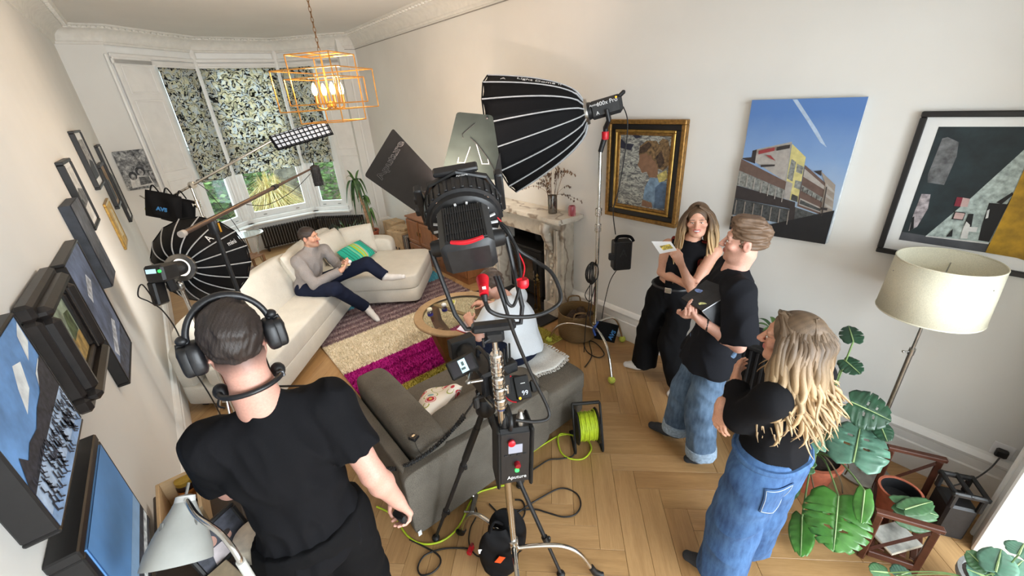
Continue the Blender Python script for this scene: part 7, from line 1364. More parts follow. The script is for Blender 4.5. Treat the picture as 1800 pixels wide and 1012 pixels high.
def head_cols(V, hc, R, skin, hairc, sc=1.0, lips=(176, 96, 88), brow=True, stubble=0.0, fade=False, moust=False, smile=0.0, beardc=None):
 r, f, u = R; D = (V-hc)/sc; x, y, z = D @ r, D @ f, D @ u; C = np.tile(np.array(lin(skin)[:3]), (len(V), 1)); hcol = np.array(lin(hairc)[:3]); lp = np.array(lin(lips)[:3])
 def mix(m, c): m = np.clip(m, 0, 1)[:, None]; C[:] = C*(1-m)+c*m
 inh = (np.abs(x) < 0.1) & (np.abs(y) < 0.14) & (z > -0.13) & (z < 0.14)
 mix(inh*np.exp(-((np.abs(x)-0.045)/0.02)**2-((z+0.03)/0.022)**2)*(y > 0.03)*0.35, np.array(lin((214, 128, 112))[:3])); mix(inh*np.exp(-(x/0.014)**2-((z+0.03)/0.016)**2)*(y > 0.09)*0.3, np.array(lin((208, 124, 108))[:3])); mix(inh*np.exp(-((np.abs(x)-0.08)/0.012)**2-(z/0.03)**2)*0.35, np.array(lin((214, 130, 116))[:3]))
 if stubble: bc = np.array(lin(beardc or hairc)[:3]); mix(inh*stubble*np.clip((-0.035-z+0.55*np.clip(0.05-y, 0, 1))/0.02, 0, 1)*np.clip((y+0.005)/0.02, 0, 1)*(1-np.exp(-(x/0.022)**2-((z+0.061)/0.009)**2)), bc)
 if moust: mix(inh*0.9*np.exp(-(x/0.026)**4-((z+0.046+0.15*np.abs(x))/0.0085)**4)*(y > 0.07), np.array(lin(beardc or hairc)[:3]))
 mix(inh*np.exp(-(x/(0.021+0.006*smile))**6-((z+0.0615-0.25*smile*np.abs(x))/0.0115)**6)*(y > 0.07), lp)
 if brow: mix(inh*0.85*np.exp(-((np.abs(x)-0.032)/0.019)**6-((z-0.025+0.12*np.abs(np.abs(x)-0.035))/0.0045)**4)*(y > 0.05), hcol*0.8)
 mix(inh*0.8*np.exp(-((np.abs(x)-0.031)/0.0155)**6-((z-0.0078+0.10*np.abs(np.abs(x)-0.031))/0.0028)**4)*(y > 0.05), hcol*0.35)
 if fade: mix(inh*np.clip((z-np.where(y < -0.02, -0.092, -0.035))/0.055, 0, 1)*np.clip((0.038-y)/0.012, 0, 1)*(np.abs(x) < 0.0785+0.1*(np.abs(y+0.008) > 0.026))*0.95, hcol)
 return C
def eyes(parent, hc, R, sc=1.0, iris=(70, 50, 36), squint=0.0):
 r, f, u = R; wm = pm('eye_white', (232, 228, 222), 0.25, 0, 0.01, 20); im = pm('iris_%d' % iris[0], iris, 0.2, 0, 0.1, 60)
 for e in (-1, 1):
  c = hc+sc*(r*e*0.031+f*0.0842+u*0.001); MB().sph(Vector(c), (0.0118*sc, 0.0095*sc, 0.0062*sc*(1-squint)), 14, 8, Matrix((r, f, u)).transposed()).build('eye', wm, parent, 60)
  c2 = c+sc*f*0.0062; MB().sph(Vector(c2), (0.0052*sc, 0.0042*sc, 0.0052*sc*(1-squint)), 12, 8, Matrix((r, f, u)).transposed()).build('iris', im, parent, 60)
def wrinkle(amp, seed=0, fs=1.0):
 rs = np.random.default_rng(seed); K = rs.normal(0, 1, (7, 3))*np.array((22, 22, 12))*fs; ph = rs.random(7)*6.28
 def f(X, Y_, Z):
  o = 0
  for k in range(7): w = 3.0*np.sin(Z*5+ph[k]); o = o+np.sin(K[k, 0]*X+K[k, 1]*Y_+K[k, 2]*Z+w+ph[k])
  return amp*np.abs(o/2.6)-amp*0.6
 return f
def limb(s, a, b, ra, rb, k=0.025): s.cap(a, b, ra, rb, k)
def mid(a, b, t=0.5): return np.array(a)*(1-t)+np.array(b)*t
def torso(s, J, g=0.0, w=1.0, dpt=1.0, belly=0.0, bust=0.0):
 R = J['B']; B = np.stack(R, 1); pel, ch = J['pel'], J['chest']; bu = unit(ch-pel); r = R[0]; f = unit(np.cross(bu, r)); Bt = np.stack([r, f, bu], 1)
 s.ell(pel, np.array((0.160*w+g, 0.115*dpt+g, 0.115+g)), B, 0.05); s.ell(mid(pel, ch, 0.45)+f*0.012*belly, np.array((0.138*w+g, (0.100+0.03*belly)*dpt+g, 0.17+g)), Bt, 0.06)
 s.ell(ch, np.array((0.160*w+g, 0.112*dpt+g, 0.165+g)), Bt, 0.06); s.cap(J['shL'], J['shR'], 0.052+g, None, 0.05); s.cap(J['shL']*0.55+J['shR']*0.45, J['neck']+bu*0.02, 0.05+g, 0.04, 0.05); s.cap(J['shL']*0.45+J['shR']*0.55, J['neck']+bu*0.02, 0.05+g, 0.04, 0.05)
 if bust:
  for e in (-1, 1): s.ell(ch+r*e*0.072+f*0.075-bu*0.02, np.array((0.062, 0.055, 0.062))*bust+g, Bt, 0.04)
def body(name, label, J, skin, hairc, voxel=0.0045, male=True, smile=0.0, hands=True, build=1.0, cols={}, category='person', loc=None):
 """the continuous body surface: head, trunk, arms with hands, legs and feet"""
 s = SDF(); R = J['B']; torso(s, J, -0.008, build, build); HR = J['HB']; hc = J['head']; head_sdf(s, hc, HR, J.get('hs', 1.0), smile, male)
 s.cap(J['neck']-unit(J['head']-J['neck'])*0.03, hc-HR[2]*0.075-HR[1]*0.018, (0.060 if male else 0.050), (0.055 if male else 0.045), 0.03)
 for S_ in 'LR':
  sh, el, wr, kn, an, hp = (J[q+S_] for q in ('sh', 'el', 'wr', 'kn', 'an', 'hip')); am = J.get('arm', 1.0)
  s.cap(sh, mid(sh, el, 0.5), 0.050*am, 0.046*am, 0.03); s.cap(mid(sh, el, 0.5), el, 0.045*am, 0.037*am, 0.02); s.cap(el, mid(el, wr, 0.35), 0.037*am, 0.040*am, 0.02); s.cap(mid(el, wr, 0.35), wr, 0.039*am, 0.0255*am, 0.02)
  hd_ = J['hand'+S_]; hand(s, wr, hd_[0], hd_[1], hd_[2], hd_[3], hd_[4] if len(hd_) > 4 else 1.0)
  s.cap(hp, mid(hp, kn, 0.5), 0.085, 0.072, 0.04); s.cap(mid(hp, kn, 0.5), kn, 0.070, 0.055, 0.03); s.cap(kn, mid(kn, an, 0.3), 0.052, 0.056, 0.02); s.cap(mid(kn, an, 0.3), an, 0.054, 0.036, 0.02)
  to = J['toe'+S_]; s.cap(an, mid(an, to, 0.4)-np.array((0, 0, 0.008)), 0.036, 0.032, 0.02); s.cap(mid(an, to, 0.3)-np.array((0, 0, 0.012)), to, 0.030, 0.022, 0.02); s.cap(an-unit(to-an)*0.03+(to-an)*0-np.array((0, 0, 0.02)), to-unit(to-an)*0.05, 0.026, 0.024, 0.02)
 V, Q = s.mesh(voxel); C = head_cols(V, hc, HR, skin, hairc, J.get('hs', 1.0), smile=smile, **cols); o = np_mesh(name, V, Q, skin_mat, None, C)
 b = loc if loc is not None else (J['pel'][0], J['pel'][1], 0); base_origin(o, b); return tag(o, label, category)
def garment(name, sdf, mat, parent, voxel=0.007, amp=0.004, seed=1, fs=1.0):
 V, Q = sdf.mesh(voxel, wrinkle(amp, seed, fs) if amp else None); return np_mesh(name, V, Q, mat, parent)
def sleeve(s, a, b, c, ra, rb, t=None, k=0.03):
 """t<=1: sleeve ends part-way down the upper arm; else runs to fraction t-1 of the forearm"""
 if t <= 1: s.cap(a, mid(a, b, t), ra, rb, k, 1)
 else: s.cap(a, b, ra, (ra+rb)/2, k); s.cap(b, mid(b, c, t-1), (ra+rb)/2, rb, k, 1)
def tee(J, g=0.016, w=1.0, sl=0.62, rs=(0.066, 0.070), hem=-0.02, drop=0.0, belly=0.0, bust=0.0, neck_r=0.072, hemr=0.0, lift=0.005):
 s = SDF(); torso(s, J, g, w, w, belly, bust); bu = unit(J['chest']-J['pel'])
 s.ell(J['pel']-bu*drop+bu*0.02, np.array((0.162*w+g+hemr, 0.120*w+g+hemr, 0.14)), np.stack(J['B'], 1), 0.05)
 for S_ in 'LR': sleeve(s, J['sh'+S_], J['el'+S_], J['wr'+S_], rs[0], rs[1], sl)
 s.clip(J['pel']+bu*hem, -bu); s.cap(J['neck']+bu*lift, J['neck']+bu*0.2, neck_r-0.012, neck_r+0.03, 0.008, 0, True); return s
def trousers(J, g=0.012, w=1.0, rad=(0.105, 0.085, 0.075), top=0.06, hemt=0.93):
 s = SDF(); B = np.stack(J['B'], 1); bu = unit(J['chest']-J['pel']); s.ell(J['pel'], np.array((0.162*w+g, 0.122*w+g, 0.12+g)), B, 0.05); s.ell(J['pel']+bu*0.06, np.array((0.150*w+g, 0.112*w+g, 0.10)), B, 0.05)
 for S_ in 'LR': s.cap(J['hip'+S_], J['kn'+S_], rad[0], rad[1], 0.035); s.cap(J['kn'+S_], mid(J['kn'+S_], J['an'+S_], hemt), rad[1], rad[2], 0.03, 1)
 if top is not None: s.clip(J['pel']+bu*top, bu)
 return s
def sock(J, S_, up_=0.10):
 s = SDF(); an, to, kn = J['an'+S_], J['toe'+S_], J['kn'+S_]; g = 0.005; s.cap(an, mid(an, to, 0.4)-np.array((0, 0, 0.008)), 0.036+g, 0.033+g, 0.02); s.cap(mid(an, to, 0.3)-np.array((0, 0, 0.012)), to, 0.031+g, 0.023+g, 0.02); s.cap(an-unit(to-an)*0.03-np.array((0, 0, 0.02)), to-unit(to-an)*0.05, 0.027+g, 0.025+g, 0.02); s.cap(an, an+unit(kn-an)*up_, 0.040+g, 0.040+g, 0.02, 1); return s
def short_hair(name, hc, R, sc, col, parent, top=0.020, sides=0.006, low=-0.015, front=0.060, seed=0, fh=0.0, amp=0.004, quiff=0.0, st=0.75, fq=95):
 r, f, u = R; B = np.stack(R, 1); P = lambda x, y, z: hc+sc*(r*x+f*y+u*z); s = SDF(); s.ell(P(0, -0.014, 0.036), np.array((0.076+sides, 0.098+sides, 0.086+top))*sc, B, 0.02)
 if quiff: s.ell(P(0, 0.040, 0.112), np.array((0.058, 0.045, 0.022+quiff))*sc, B, 0.03)
 s.ell(P(0, 0.105, -0.030+fh), np.array((0.085, 0.060, 0.100))*sc, B, 0.010, True); s.clip(P(0, -0.02, low), -u+0.35*f*0)
 for e in (-1, 1): s.ell(P(e*0.085, 0.0, -0.012), np.array((0.022, 0.024, 0.034))*sc, B, 0.008, True); s.ell(P(e*0.08, 0.075, -0.02), np.array((0.03, 0.05, 0.06))*sc, B, 0.01, True)
 rs = np.random.default_rng(seed); K = rs.normal(0, 1, (8, 3))*fq; ph = rs.random(8)*6
 def wf(X, Y_, Z):
  o = 0
  for k in range(8): kk = K[k]-f*(K[k] @ f)*st; o = o+np.sin(kk[0]*X+kk[1]*Y_+kk[2]*Z+ph[k])
  return amp*o/2.8
 V, Q = s.mesh(0.0035, wf); n_ = np.sin(V @ (K[0]*1.3)+ph[1])*np.sin(V @ (K[1]*0.9)+ph[2]); c1 = np.array(lin(col)[:3]); C = c1*(1+0.16*n_[:, None]); return np_mesh(name, V, Q, hair_mat, parent, C)
def long_hair(name, hc, R, sc, parent, root, tip, length, n=190, seed=0, part=0.0, wave=0.012, sweep=0.0, out=0.10, backbias=0.0, minz=None, face_open=0.55, tight=1.0, vol=1.0):
 """scalp cap plus many tapering wavy locks falling from the parting"""
 r, f, u = R; B = np.stack(R, 1); P = lambda x, y, z: hc+sc*(r*x+f*y+u*z); rs = np.random.default_rng(seed); s = SDF(); s.ell(P(0, -0.016, 0.036), np.array((0.083, 0.102, 0.093))*sc, B, 0.02); s.ell(P(0, -0.045, -0.03), np.array((0.078, 0.065, 0.09))*sc, B, 0.03)
 s.ell(P(0, 0.112, -0.028), np.array((0.070, 0.070, 0.116))*sc, B, 0.010, True); V, Q = s.mesh(0.004); zz = (V-hc) @ u; K = rs.normal(0, 1, (3, 3))*70; nn = np.sin(V @ K[0])*np.sin(V @ K[1]); C = np.array(lin(root)[:3])*(1+0.25*nn[:, None]); ho = np_mesh(name, V, Q, hair_mat, parent, C)
 vs, fs, cs = [], [], []; g = np.array((0, 0, -1.0)); cr, ct = np.array(lin(root)[:3]), np.array(lin(tip)[:3])
 for k in range(n):
  side = 1 if rs.random() < 0.5 else -1; a = rs.random(); th = (0.06+0.94*a)*PI*face_open_ang(face_open); az = side*(PI-th*0 - rs.random()*PI*face_open) if False else None
  ang = PI-rs.random()**(1.0+backbias)*PI*face_open; ang *= side           # pi = straight back, 0 = face
  d = r*math.sin(ang)*1.0+f*math.cos(ang); start = P(part+side*0.012*rs.random(), 0.07-0.13*rs.random(), 0.118); L = length*(0.72+0.35*rs.random()); m = 15; rad = (0.0075+0.004*rs.random())*sc
  sur = hc+sc*(d*np.array(1.0)*0); vv = 1+(vol-1)*1.0+0.10*rs.random()*vol; e1 = P(math.sin(ang)*0.086*(0.5+0.5*vv), math.cos(ang)*0.104*(0.5+0.5*vv)-0.012, 0.045); e2 = P(math.sin(ang)*(0.092+0.02*rs.random())*vv, math.cos(ang)*0.102*vv-0.015, -0.035); e3 = e2+g*0.10*tight+d*0.012*rs.random(); o_ = d*out*(0.25+0.75*rs.random()); e4 = e3+g*max(0.02, L-0.30)*0.55+o_*0.55; e5 = e3+g*max(0.04, L-0.30)+o_+f*sweep
  sp = spline([Vector(q) for q in (start, e1, e2, e3, e4, e5)], 4); sd = unit(np.cross(d, g)+rs.normal(0, 0.3, 3)); ph = rs.random()*6.3; base = len(vs); mm = len(sp); tone = 0.68+0.64*rs.random()
  for i, q in enumerate(sp):
   t = i/(mm-1); q = A3(q)+(sd*math.sin(ph+t*11)+d*0.6*math.cos(ph+t*10))*wave*max(0, t-0.25)*1.6; w_ = rad*(0.55+0.75*math.sin(PI*min(1, t*1.15))) if t < 0.85 else rad*(1-t)*5.2*0.9+0.0008
   tg = unit(A3(sp[min(i+1, mm-1)])-A3(sp[max(i-1, 0)])); n1 = unit(np.cross(tg, sd)); n2 = np.cross(tg, n1)
   for j in range(5): an = 2*PI*j/5; vs.append(q+n1*math.cos(an)*w_*0.55+n2*math.sin(an)*w_*1.25); tt = np.clip((t-0.28)/0.5, 0, 1); cs.append((cr*(1-tt)+ct*tt)*tone)
  for i in range(mm-1):
   for j in range(5): j2 = (j+1) % 5; fs.append((base+i*5+j, base+i*5+j2, base+(i+1)*5+j2, base+(i+1)*5+j))
 o = np_mesh('hair_locks', np.array(vs), np.array(fs), hair_mat, parent, np.array(cs)); o['kind'] = 'stuff'; return ho
def face_open_ang(x): return x
def mesh_bvh(root, nm):
 o = [c for c in root.children if c.name.startswith(nm)][0]; return BVHTree.FromPolygons([Vector(v.co)+root.location for v in o.data.vertices], [tuple(p.vertices) for p in o.data.polygons])
def wrap(root, nm, c, r, f, n, off):
 b = mesh_bvh(root, nm); out = []
 for i in range(n):
  d = Vector(r*math.cos(2*PI*i/n)+f*math.sin(2*PI*i/n)); h_ = b.ray_cast(Vector(c)+d*0.6, -d)[0]; out.append((h_ if h_ is not None else Vector(c)+d*0.14)+d*off)
 return out
def V3(v): return np.array((v.x, v.y, v.z)) if hasattr(v, 'x') else np.array(v, float)
def denim(name, col, fade):
 if name in MATS: return MATS[name]
 t = NT(name); v = t.coord('Object'); n = t.noise(v, 5, 4, 0.6); f_ = t.noise(v, 420, 2, 0.8); w = t.noise(t.coord('Object', (9, 9, 2)), 6, 3); ad = t.new('ShaderNodeMath', operation='ADD'); m1 = t.new('ShaderNodeMath', operation='MULTIPLY'); m1.inputs[1].default_value = 0.6; t.l(n.outputs[0], m1.inputs[0]); m2 = t.new('ShaderNodeMath', operation='MULTIPLY'); m2.inputs[1].default_value = 0.4; t.l(w.outputs[0], m2.inputs[0]); t.l(m1.outputs[0], ad.inputs[0]); t.l(m2.outputs[0], ad.inputs[1])
 mx = t.new('ShaderNodeMixRGB', blend_type='OVERLAY'); mx.inputs[0].default_value = 0.25; t.l(t.ramp(ad.outputs[0], [(0.35, col), (0.68, fade)]), mx.inputs[1]); t.l(t.ramp(f_.outputs[0], [(0.3, (110, 110, 110)), (0.7, (190, 190, 190))]), mx.inputs[2]); t.l(mx.outputs[0], t.b.inputs['Base Color']); t.b.inputs['Roughness'].default_value = 0.9; t.bump(f_.outputs[0], 0.25, 0.002); MATS[name] = t.m; return t.m
tee_black = fabric('black_cotton', (21, 21, 24), 500, 0.12, 0.2, 0.9); trouser_black = fabric('black_trouser', (18, 18, 20), 400, 0.12, 0.2, 0.9); knit = fabric('grey_knit', (150, 144, 142), 220, 0.08, 0.5); navy_twill = fabric('navy_twill', (30, 36, 56), 400, 0.12, 0.2); white_tee = fabric('white_cotton', (222, 228, 234), 300, 0.03, 0.2); white_sock = fabric('white_sock', (230, 228, 226), 250, 0.05, 0.4); grey_sock = fabric('grey_sock', (62, 64, 68), 250, 0.1, 0.4)
denim_l = denim('denim_blue', (40, 70, 114), (84, 124, 174)); denim_m = denim('denim_mid', (56, 78, 104), (112, 138, 166))
Zv = np.array((0, 0, 1.0))
# ---------------------------------------------------------------- 1: sound man with headphones
hc = V3(dp(412, 600, 1.22)); r, f, u = basis((0.02, 1, -0.02)); x0, y0 = hc[0], hc[1]-0.01
J = dict(B=(r, f, u), HB=basis((0.03, 1, -0.16)), head=hc, hs=1.0, neck=np.array((x0, y0-0.02, 1.605)), chest=np.array((x0+0.01, y0-0.015, 1.37)), pel=np.array((x0+0.01, y0-0.02, 0.98)), shL=np.array((x0-0.150, y0+0.0, 1.49)), shR=np.array((x0+0.185, y0-0.03, 1.475)),
 elL=np.array((x0-0.17, y0+0.14, 1.20)), wrL=np.array((x0+0.0, y0+0.30, 1.16)), elR=V3(dp(655, 832, 1.50)), wrR=V3(dp(697, 878, 1.62)), hipL=np.array((x0-0.085, y0-0.02, 0.92)), hipR=np.array((x0+0.105, y0-0.02, 0.92)), knL=np.array((x0-0.10, y0+0.02, 0.50)), knR=np.array((x0+0.12, y0+0.02, 0.50)), anL=np.array((x0-0.11, y0-0.03, 0.09)), anR=np.array((x0+0.13, y0-0.03, 0.09)), toeL=np.array((x0-0.13, y0+0.15, 0.035)), toeR=np.array((x0+0.15, y0+0.15, 0.035)), arm=1.12)
fa = unit(J['wrR']-J['elR']); J['handR'] = (unit(fa+np.array((0.15, -0.05, -0.5))), np.array((-0.8, -0.2, -0.45)), 1, 0.75, 1.05); J['handL'] = ((0.7, 0.5, -0.1), (0, -0.3, -1), -1, 0.5)
snd = body('person', 'man in black t-shirt and headphones seen from behind by the left wall', J, (222, 168, 150), (46, 38, 34), 0.0055, cols=dict(fade=True, stubble=0.0), build=1.04)
garment('t_shirt', tee(J, 0.018, 1.04, 0.66, (0.080, 0.082), -0.10, 0.10, 0.3, neck_r=0.074, lift=0.035), tee_black, snd, 0.0075, 0.009, 3); garment('trousers', trousers(J, 0.018, 1.06, (0.115, 0.10, 0.085), 0.05), trouser_black, snd, 0.009, 0.006, 4)
short_hair('hair', hc, J['HB'], 1.0, (50, 41, 37), snd, 0.018, 0.004, -0.040, seed=2, amp=0.003, st=0.1, fq=190)
for S_ in 'LR': garment('shoe', sock(J, S_, 0.06), trouser_black, snd, 0.006, 0)
# headphones
Rh = J['HB']; hpP = lambda x, y, z: Vector(hc+1.03*(Rh[0]*x+Rh[1]*y+Rh[2]*z)); RM = Matrix((Rh[0], Rh[1], Rh[2])).transposed()
hp_ = thing('headphones', 'black over-ear headphones worn by the man in the black t-shirt', 'headphones', hpP(0, 0, 0.0)); leather = pm('black_leather', (30, 30, 33), 0.4, 0, 0.15, 80, 0.15)
MB().tube([hpP(0.101*math.cos(a), -0.012, 0.028+0.112*math.sin(a)) for a in [0.05+(PI-0.1)*i/24 for i in range(25)]], [0.009]*8+[0.0125]*9+[0.009]*8, 10).build('headband', leather, hp_, 60)
for e in (-1, 1):
 c = hpP(e*0.094, -0.008, -0.008); B3 = RM @ Matrix.Rotation(PI/2, 3, 'Y')
 ec = MB().sph(c, (0.050, 0.044, 0.022), 24, 12, B3, 0, 0.6).build('ear_cushion', leather, hp_, 60); MB().sph(hpP(e*0.112, -0.008, -0.008), (0.046, 0.040, 0.020), 24, 12, B3, 0, 0.5).build('ear_cup', black_plastic, ec, 60); MB().tube([hpP(e*0.101, -0.012, 0.032), hpP(e*0.122, -0.012, 0.040), hpP(e*0.128, -0.010, 0.01), hpP(e*0.126, -0.008, -0.008)], 0.006, 8).build('yoke', black_plastic, ec, 60); MB().sph(hpP(e*0.108, -0.012, 0.050), (0.016, 0.016, 0.014), 10, 8).build('hinge', black_plastic, ec, 60)
nb = thing('neckband_headset', 'black headset band with a small boom resting round the sound man\'s neck', 'headset', Vector(J['neck'])); nk = J['neck']
np_ = [Vector(nk+r*0.083*math.sin(a)+f*(-0.080*math.cos(a)+0.004)+u*(0.045+0.012*math.cos(a))) for a in [-1.9+3.8*i/20 for i in range(21)]]; MB().tube(np_, 0.0085, 8).build('band', leather, nb, 60); MB().sph(np_[-1], (0.022, 0.022, 0.026), 12, 8).build('ear_pad', black_plastic, nb, 60); MB().sph(np_[0], (0.022, 0.022, 0.026), 12, 8).build('ear_pad', black_plastic, nb, 60); MB().box(np_[17], (0.022, 0.010, 0.022), RM, 0.003).build('band_buckle', pm('buckle_grey', (90, 90, 92), 0.3, 0.6), nb); MB().tube(spline([np_[0], np_[0]+Vector((-0.02, 0.0, -0.04)), np_[0]+Vector((-0.01, 0.02, -0.07))], 5), 0.003, 6).build('mic_boom', black_plastic, nb, 60)
hw = J['wrR']; hd0, hn0 = unit(J['handR'][0]), unit(J['handR'][1]); q = Vector(hw+hd0*0.075+hn0*0.032); t = thing('belt_pack', 'small black remote held in the sound man\'s right hand', 'remote', q); RQ = Matrix((np.cross(hd0, hn0), hd0, hn0)).transposed(); MB().box(q, (0.072, 0.034, 0.026), RQ, 0.006).build('case', black_plastic, t); MB().sph(q+RQ @ Vector((0.02, 0.018, 0.004)), 0.006, 8, 6).build('button', steel, t)
# ---------------------------------------------------------------- 2: seated man on the cream sofa
hc = V3(nr(543, 417, 1.06, 4.98)); bf = unit((0.50, -0.86, 0.0)); r = unit(np.cross(bf, Zv)); B_ = (r, bf, Zv); pel = np.array((0.92, 5.03, 0.50)); chest = pel+np.array((0.045, -0.01, 0.30)); neck = hc+np.array((-0.02, 0.015, -0.155))
sR, sL = V3(nr(528, 452, 0.92, 4.93)), V3(nr(586, 440, 1.22, 5.0)); cs_ = (neck+chest)/2+np.array((0, 0, 0.03)); hw_ = 0.20; sR = neck+r*hw_-Zv*0.065-bf*0.01; sL = neck-r*hw_-Zv*0.065-bf*0.01
hnd = V3(nr(606, 470, 1.20, 4.70))
J = dict(B=B_, HB=basis((0.72, -0.68, 0.02)), head=hc, hs=0.98, neck=neck, chest=(pel+neck)/2+np.array((0, 0, 0.05)), pel=pel, shR=sR, shL=sL, elR=sR+np.array((0.07, -0.14, -0.26)), wrR=hnd-np.array((0.05, 0.04, 0.005)), elL=sL+np.array((0.12, -0.04, -0.25)), wrL=hnd+np.array((0.02, 0.05, 0.01)),
 hipR=pel+r*0.09-Zv*0.03, hipL=pel-r*0.09-Zv*0.03, knR=V3(fl(590, 508, 0.53)), anR=V3(fl(644, 540, 0.10)), toeR=V3(fl(664, 562, 0.035)), knL=V3(nr(645, 463, 1.40, 4.80)), anL=V3(fl(678, 486, 0.49)), toeL=V3(fl(709, 486, 0.52)))
J['handR'] = (unit(hnd-J['wrR']+np.array((0.03, 0.02, 0.03))), np.array((-0.2, 0.3, 0.9)), 1, 0.6, 0.95); J['handL'] = (unit((0.02, -0.06, 0.03)), np.array((-0.4, -0.3, 0.8)), -1, 0.6, 0.95)
sm = body('person', 'man with moustache in a grey roll-neck lounging on the cream sofa', J, (214, 164, 138), (48, 38, 34), 0.005, cols=dict(fade=True, moust=True, stubble=0.35), loc=(pel[0], pel[1], 0.42))
s = tee(J, 0.016, 0.98, 1.93, (0.068, 0.046), -0.09, 0.04, neck_r=0.075); s2 = SDF(); s2.p = [q for q in s.p if not (q[0] == 'c' and q[7])]; s2.cap(neck-Zv*0.02, hc-J['HB'][2]*0.105-J['HB'][1]*0.012, 0.068, 0.062, 0.03, 1); garment('roll_neck_jumper', s2, knit, sm, 0.006, 0.008, 8)
garment('trousers', trousers(J, 0.012, 0.98, (0.100, 0.080, 0.068), None, 0.95), navy_twill, sm, 0.006, 0.004, 9)
for S_ in 'LR': garment('sock', sock(J, S_, 0.14), white_sock, sm, 0.005, 0)
short_hair('hair', hc, J['HB'], 0.98, (52, 42, 38), sm, 0.010, 0.005, 0.020, seed=4, amp=0.0015, fh=0.010); eyes(sm, hc, J['HB'], 0.98)
t = thing('game_controller', 'small pale controller in the hands of the man on the cream sofa', 'controller', Vector(hnd)); hv = Vector(hnd)+Vector((0.015, -0.015, 0.03)); MB().box(hv, (0.10, 0.05, 0.018), Matrix.Rotation(-0.5, 3, 'Z'), 0.007).build('controller_body', pm('sand_plastic', (206, 188, 150), 0.5), t); MB().sph(hv+Vector((0.045, -0.02, 0.035)), 0.022, 12, 8).build('white_knob', white_plain, t, 60); MB().cyl(hv+Vector((0.04, -0.018, 0.0)), hv+Vector((0.045, -0.02, 0.03)), 0.008).build('stalk', white_plain, t)
# ---------------------------------------------------------------- 3: laughing woman by the wall
hc = V3(nr(1227, 386, 2.80, 1.44)); bf = unit((-0.96, -0.28, 0)); r = unit(np.cross(bf, Zv)); cx, cy = 2.80, 1.50; pel = np.array((cx, cy, 0.90)); neck = np.array((hc[0]+0.01, hc[1]+0.03, 1.345))
J = dict(B=(r, bf, Zv), HB=basis((-0.90, -0.40, -0.02), unit((0.0, 0.10, 1))), head=hc, hs=0.95, neck=neck, chest=np.array((cx+0.01, cy-0.02, 1.16)), pel=pel, shR=neck+r*0.165-Zv*0.06, shL=neck-r*0.165-Zv*0.06, hipR=pel+r*0.09-Zv*0.05, hipL=pel-r*0.09-Zv*0.05,
 knR=np.array((2.80, 1.66, 0.48)), knL=np.array((2.76, 1.43, 0.48)), anR=V3(fl(1132, 640, 0.09)), anL=V3(fl(1196, 676, 0.09)), toeR=V3(fl(1101, 640, 0.035)), toeL=V3(fl(1178, 692, 0.035)), arm=0.86)
J['elR'] = V3(nr(1163, 478, 2.66, 1.66)); J['wrR'] = V3(nr(1200, 497, 2.58, 1.46)); J['elL'] = V3(nr(1216, 508, 2.62, 1.34)); J['wrL'] = V3(nr(1196, 462, 2.50, 1.42))
J['handR'] = (unit((-0.05, -0.9, -0.1)), np.array((0.9, 0.1, 0.2)), 1, 0.4, 0.88); J['handL'] = (unit(V3(nr(1182, 438, 2.47, 1.48))-J['wrL']), np.array((0.1, 0.8, 0.4)), -1, 0.55, 0.88)
w1 = body('person', 'laughing woman with long fair hair, black top and wide black trousers', J, (226, 172, 146), (92, 70, 54), 0.005, male=False, smile=1.0, build=0.86, cols=dict(lips=(196, 84, 84)))
s = tee(J, 0.010, 0.84, 0.02, (0.03, 0.03), -0.02, 0.0, bust=0.95, neck_r=0.066); [s.clip(J['neck']+e*r*0.132, e*r) for e in (-1, 1)]; garment('sleeveless_top', s, tee_black, w1, 0.006, 0.003, 11)
s = SDF(); torso(s, J, 0.017, 0.84, 0.84, 0, 0.95); nbk = J['neck']; s.clip(J['pel']+Zv*0.06, -Zv); s.clip(J['chest']+bf*0.015, bf); [s.clip(J['neck']+e*r*0.140, e*r) for e in (-1, 1)]; 
rust = fabric('rust_waistcoat', (132, 52, 48), 300, 0.1, 0.3); s.cap(J['neck'], J['neck']+Zv*0.2, 0.068, 0.11, 0.008, 0, True); garment('waistcoat', s, rust, w1, 0.007, 0.003, 12)
garment('wide_trousers', trousers(J, 0.012, 0.86, (0.100, 0.100, 0.108), 0.10, 0.93), trouser_black, w1, 0.008, 0.008, 13, 0.8)
for S_ in 'LR': garment('sock', sock(J, S_, 0.08), white_sock, w1, 0.005, 0)
long_hair('hair', hc, J['HB'], 0.96, w1, (104, 80, 58), (206, 172, 124), 0.74, 190, 5, 0.0, 0.026, out=0.05, face_open=0.68, backbias=-0.5, tight=0.85, vol=1.08); eyes(w1, hc, J['HB'], 0.95, (64, 50, 40), 0.35)
Rh = J['HB']; MB().tube([Vector(hc+0.95*(Rh[0]*x+Rh[1]*(0.0925-0.35*x*x*28)+Rh[2]*(-0.0605+4.5*x*x))) for x in [-0.018+0.036*i/8 for i in range(9)]], [0.002, 0.004, 0.005, 0.005, 0.005, 0.005, 0.005, 0.004, 0.002], 6).build('teeth', white_plain, w1, 60)
bl_ = J['pel']+Zv*0.085; bp_ = wrap(w1, 'wide_trousers', bl_-Zv*0.01, r, bf, 28, 0.002); MB().tube(bp_, 0.013, 6, True).build('belt', leather, w1, 60); MB().box(bp_[7]+Vector(bf)*0.012, (0.012, 0.05, 0.045), Matrix((bf, r, Zv)).transposed(), 0.004).build('belt_buckle', pm('buckle_silver', (210, 205, 195), 0.25, 0.8), w1)
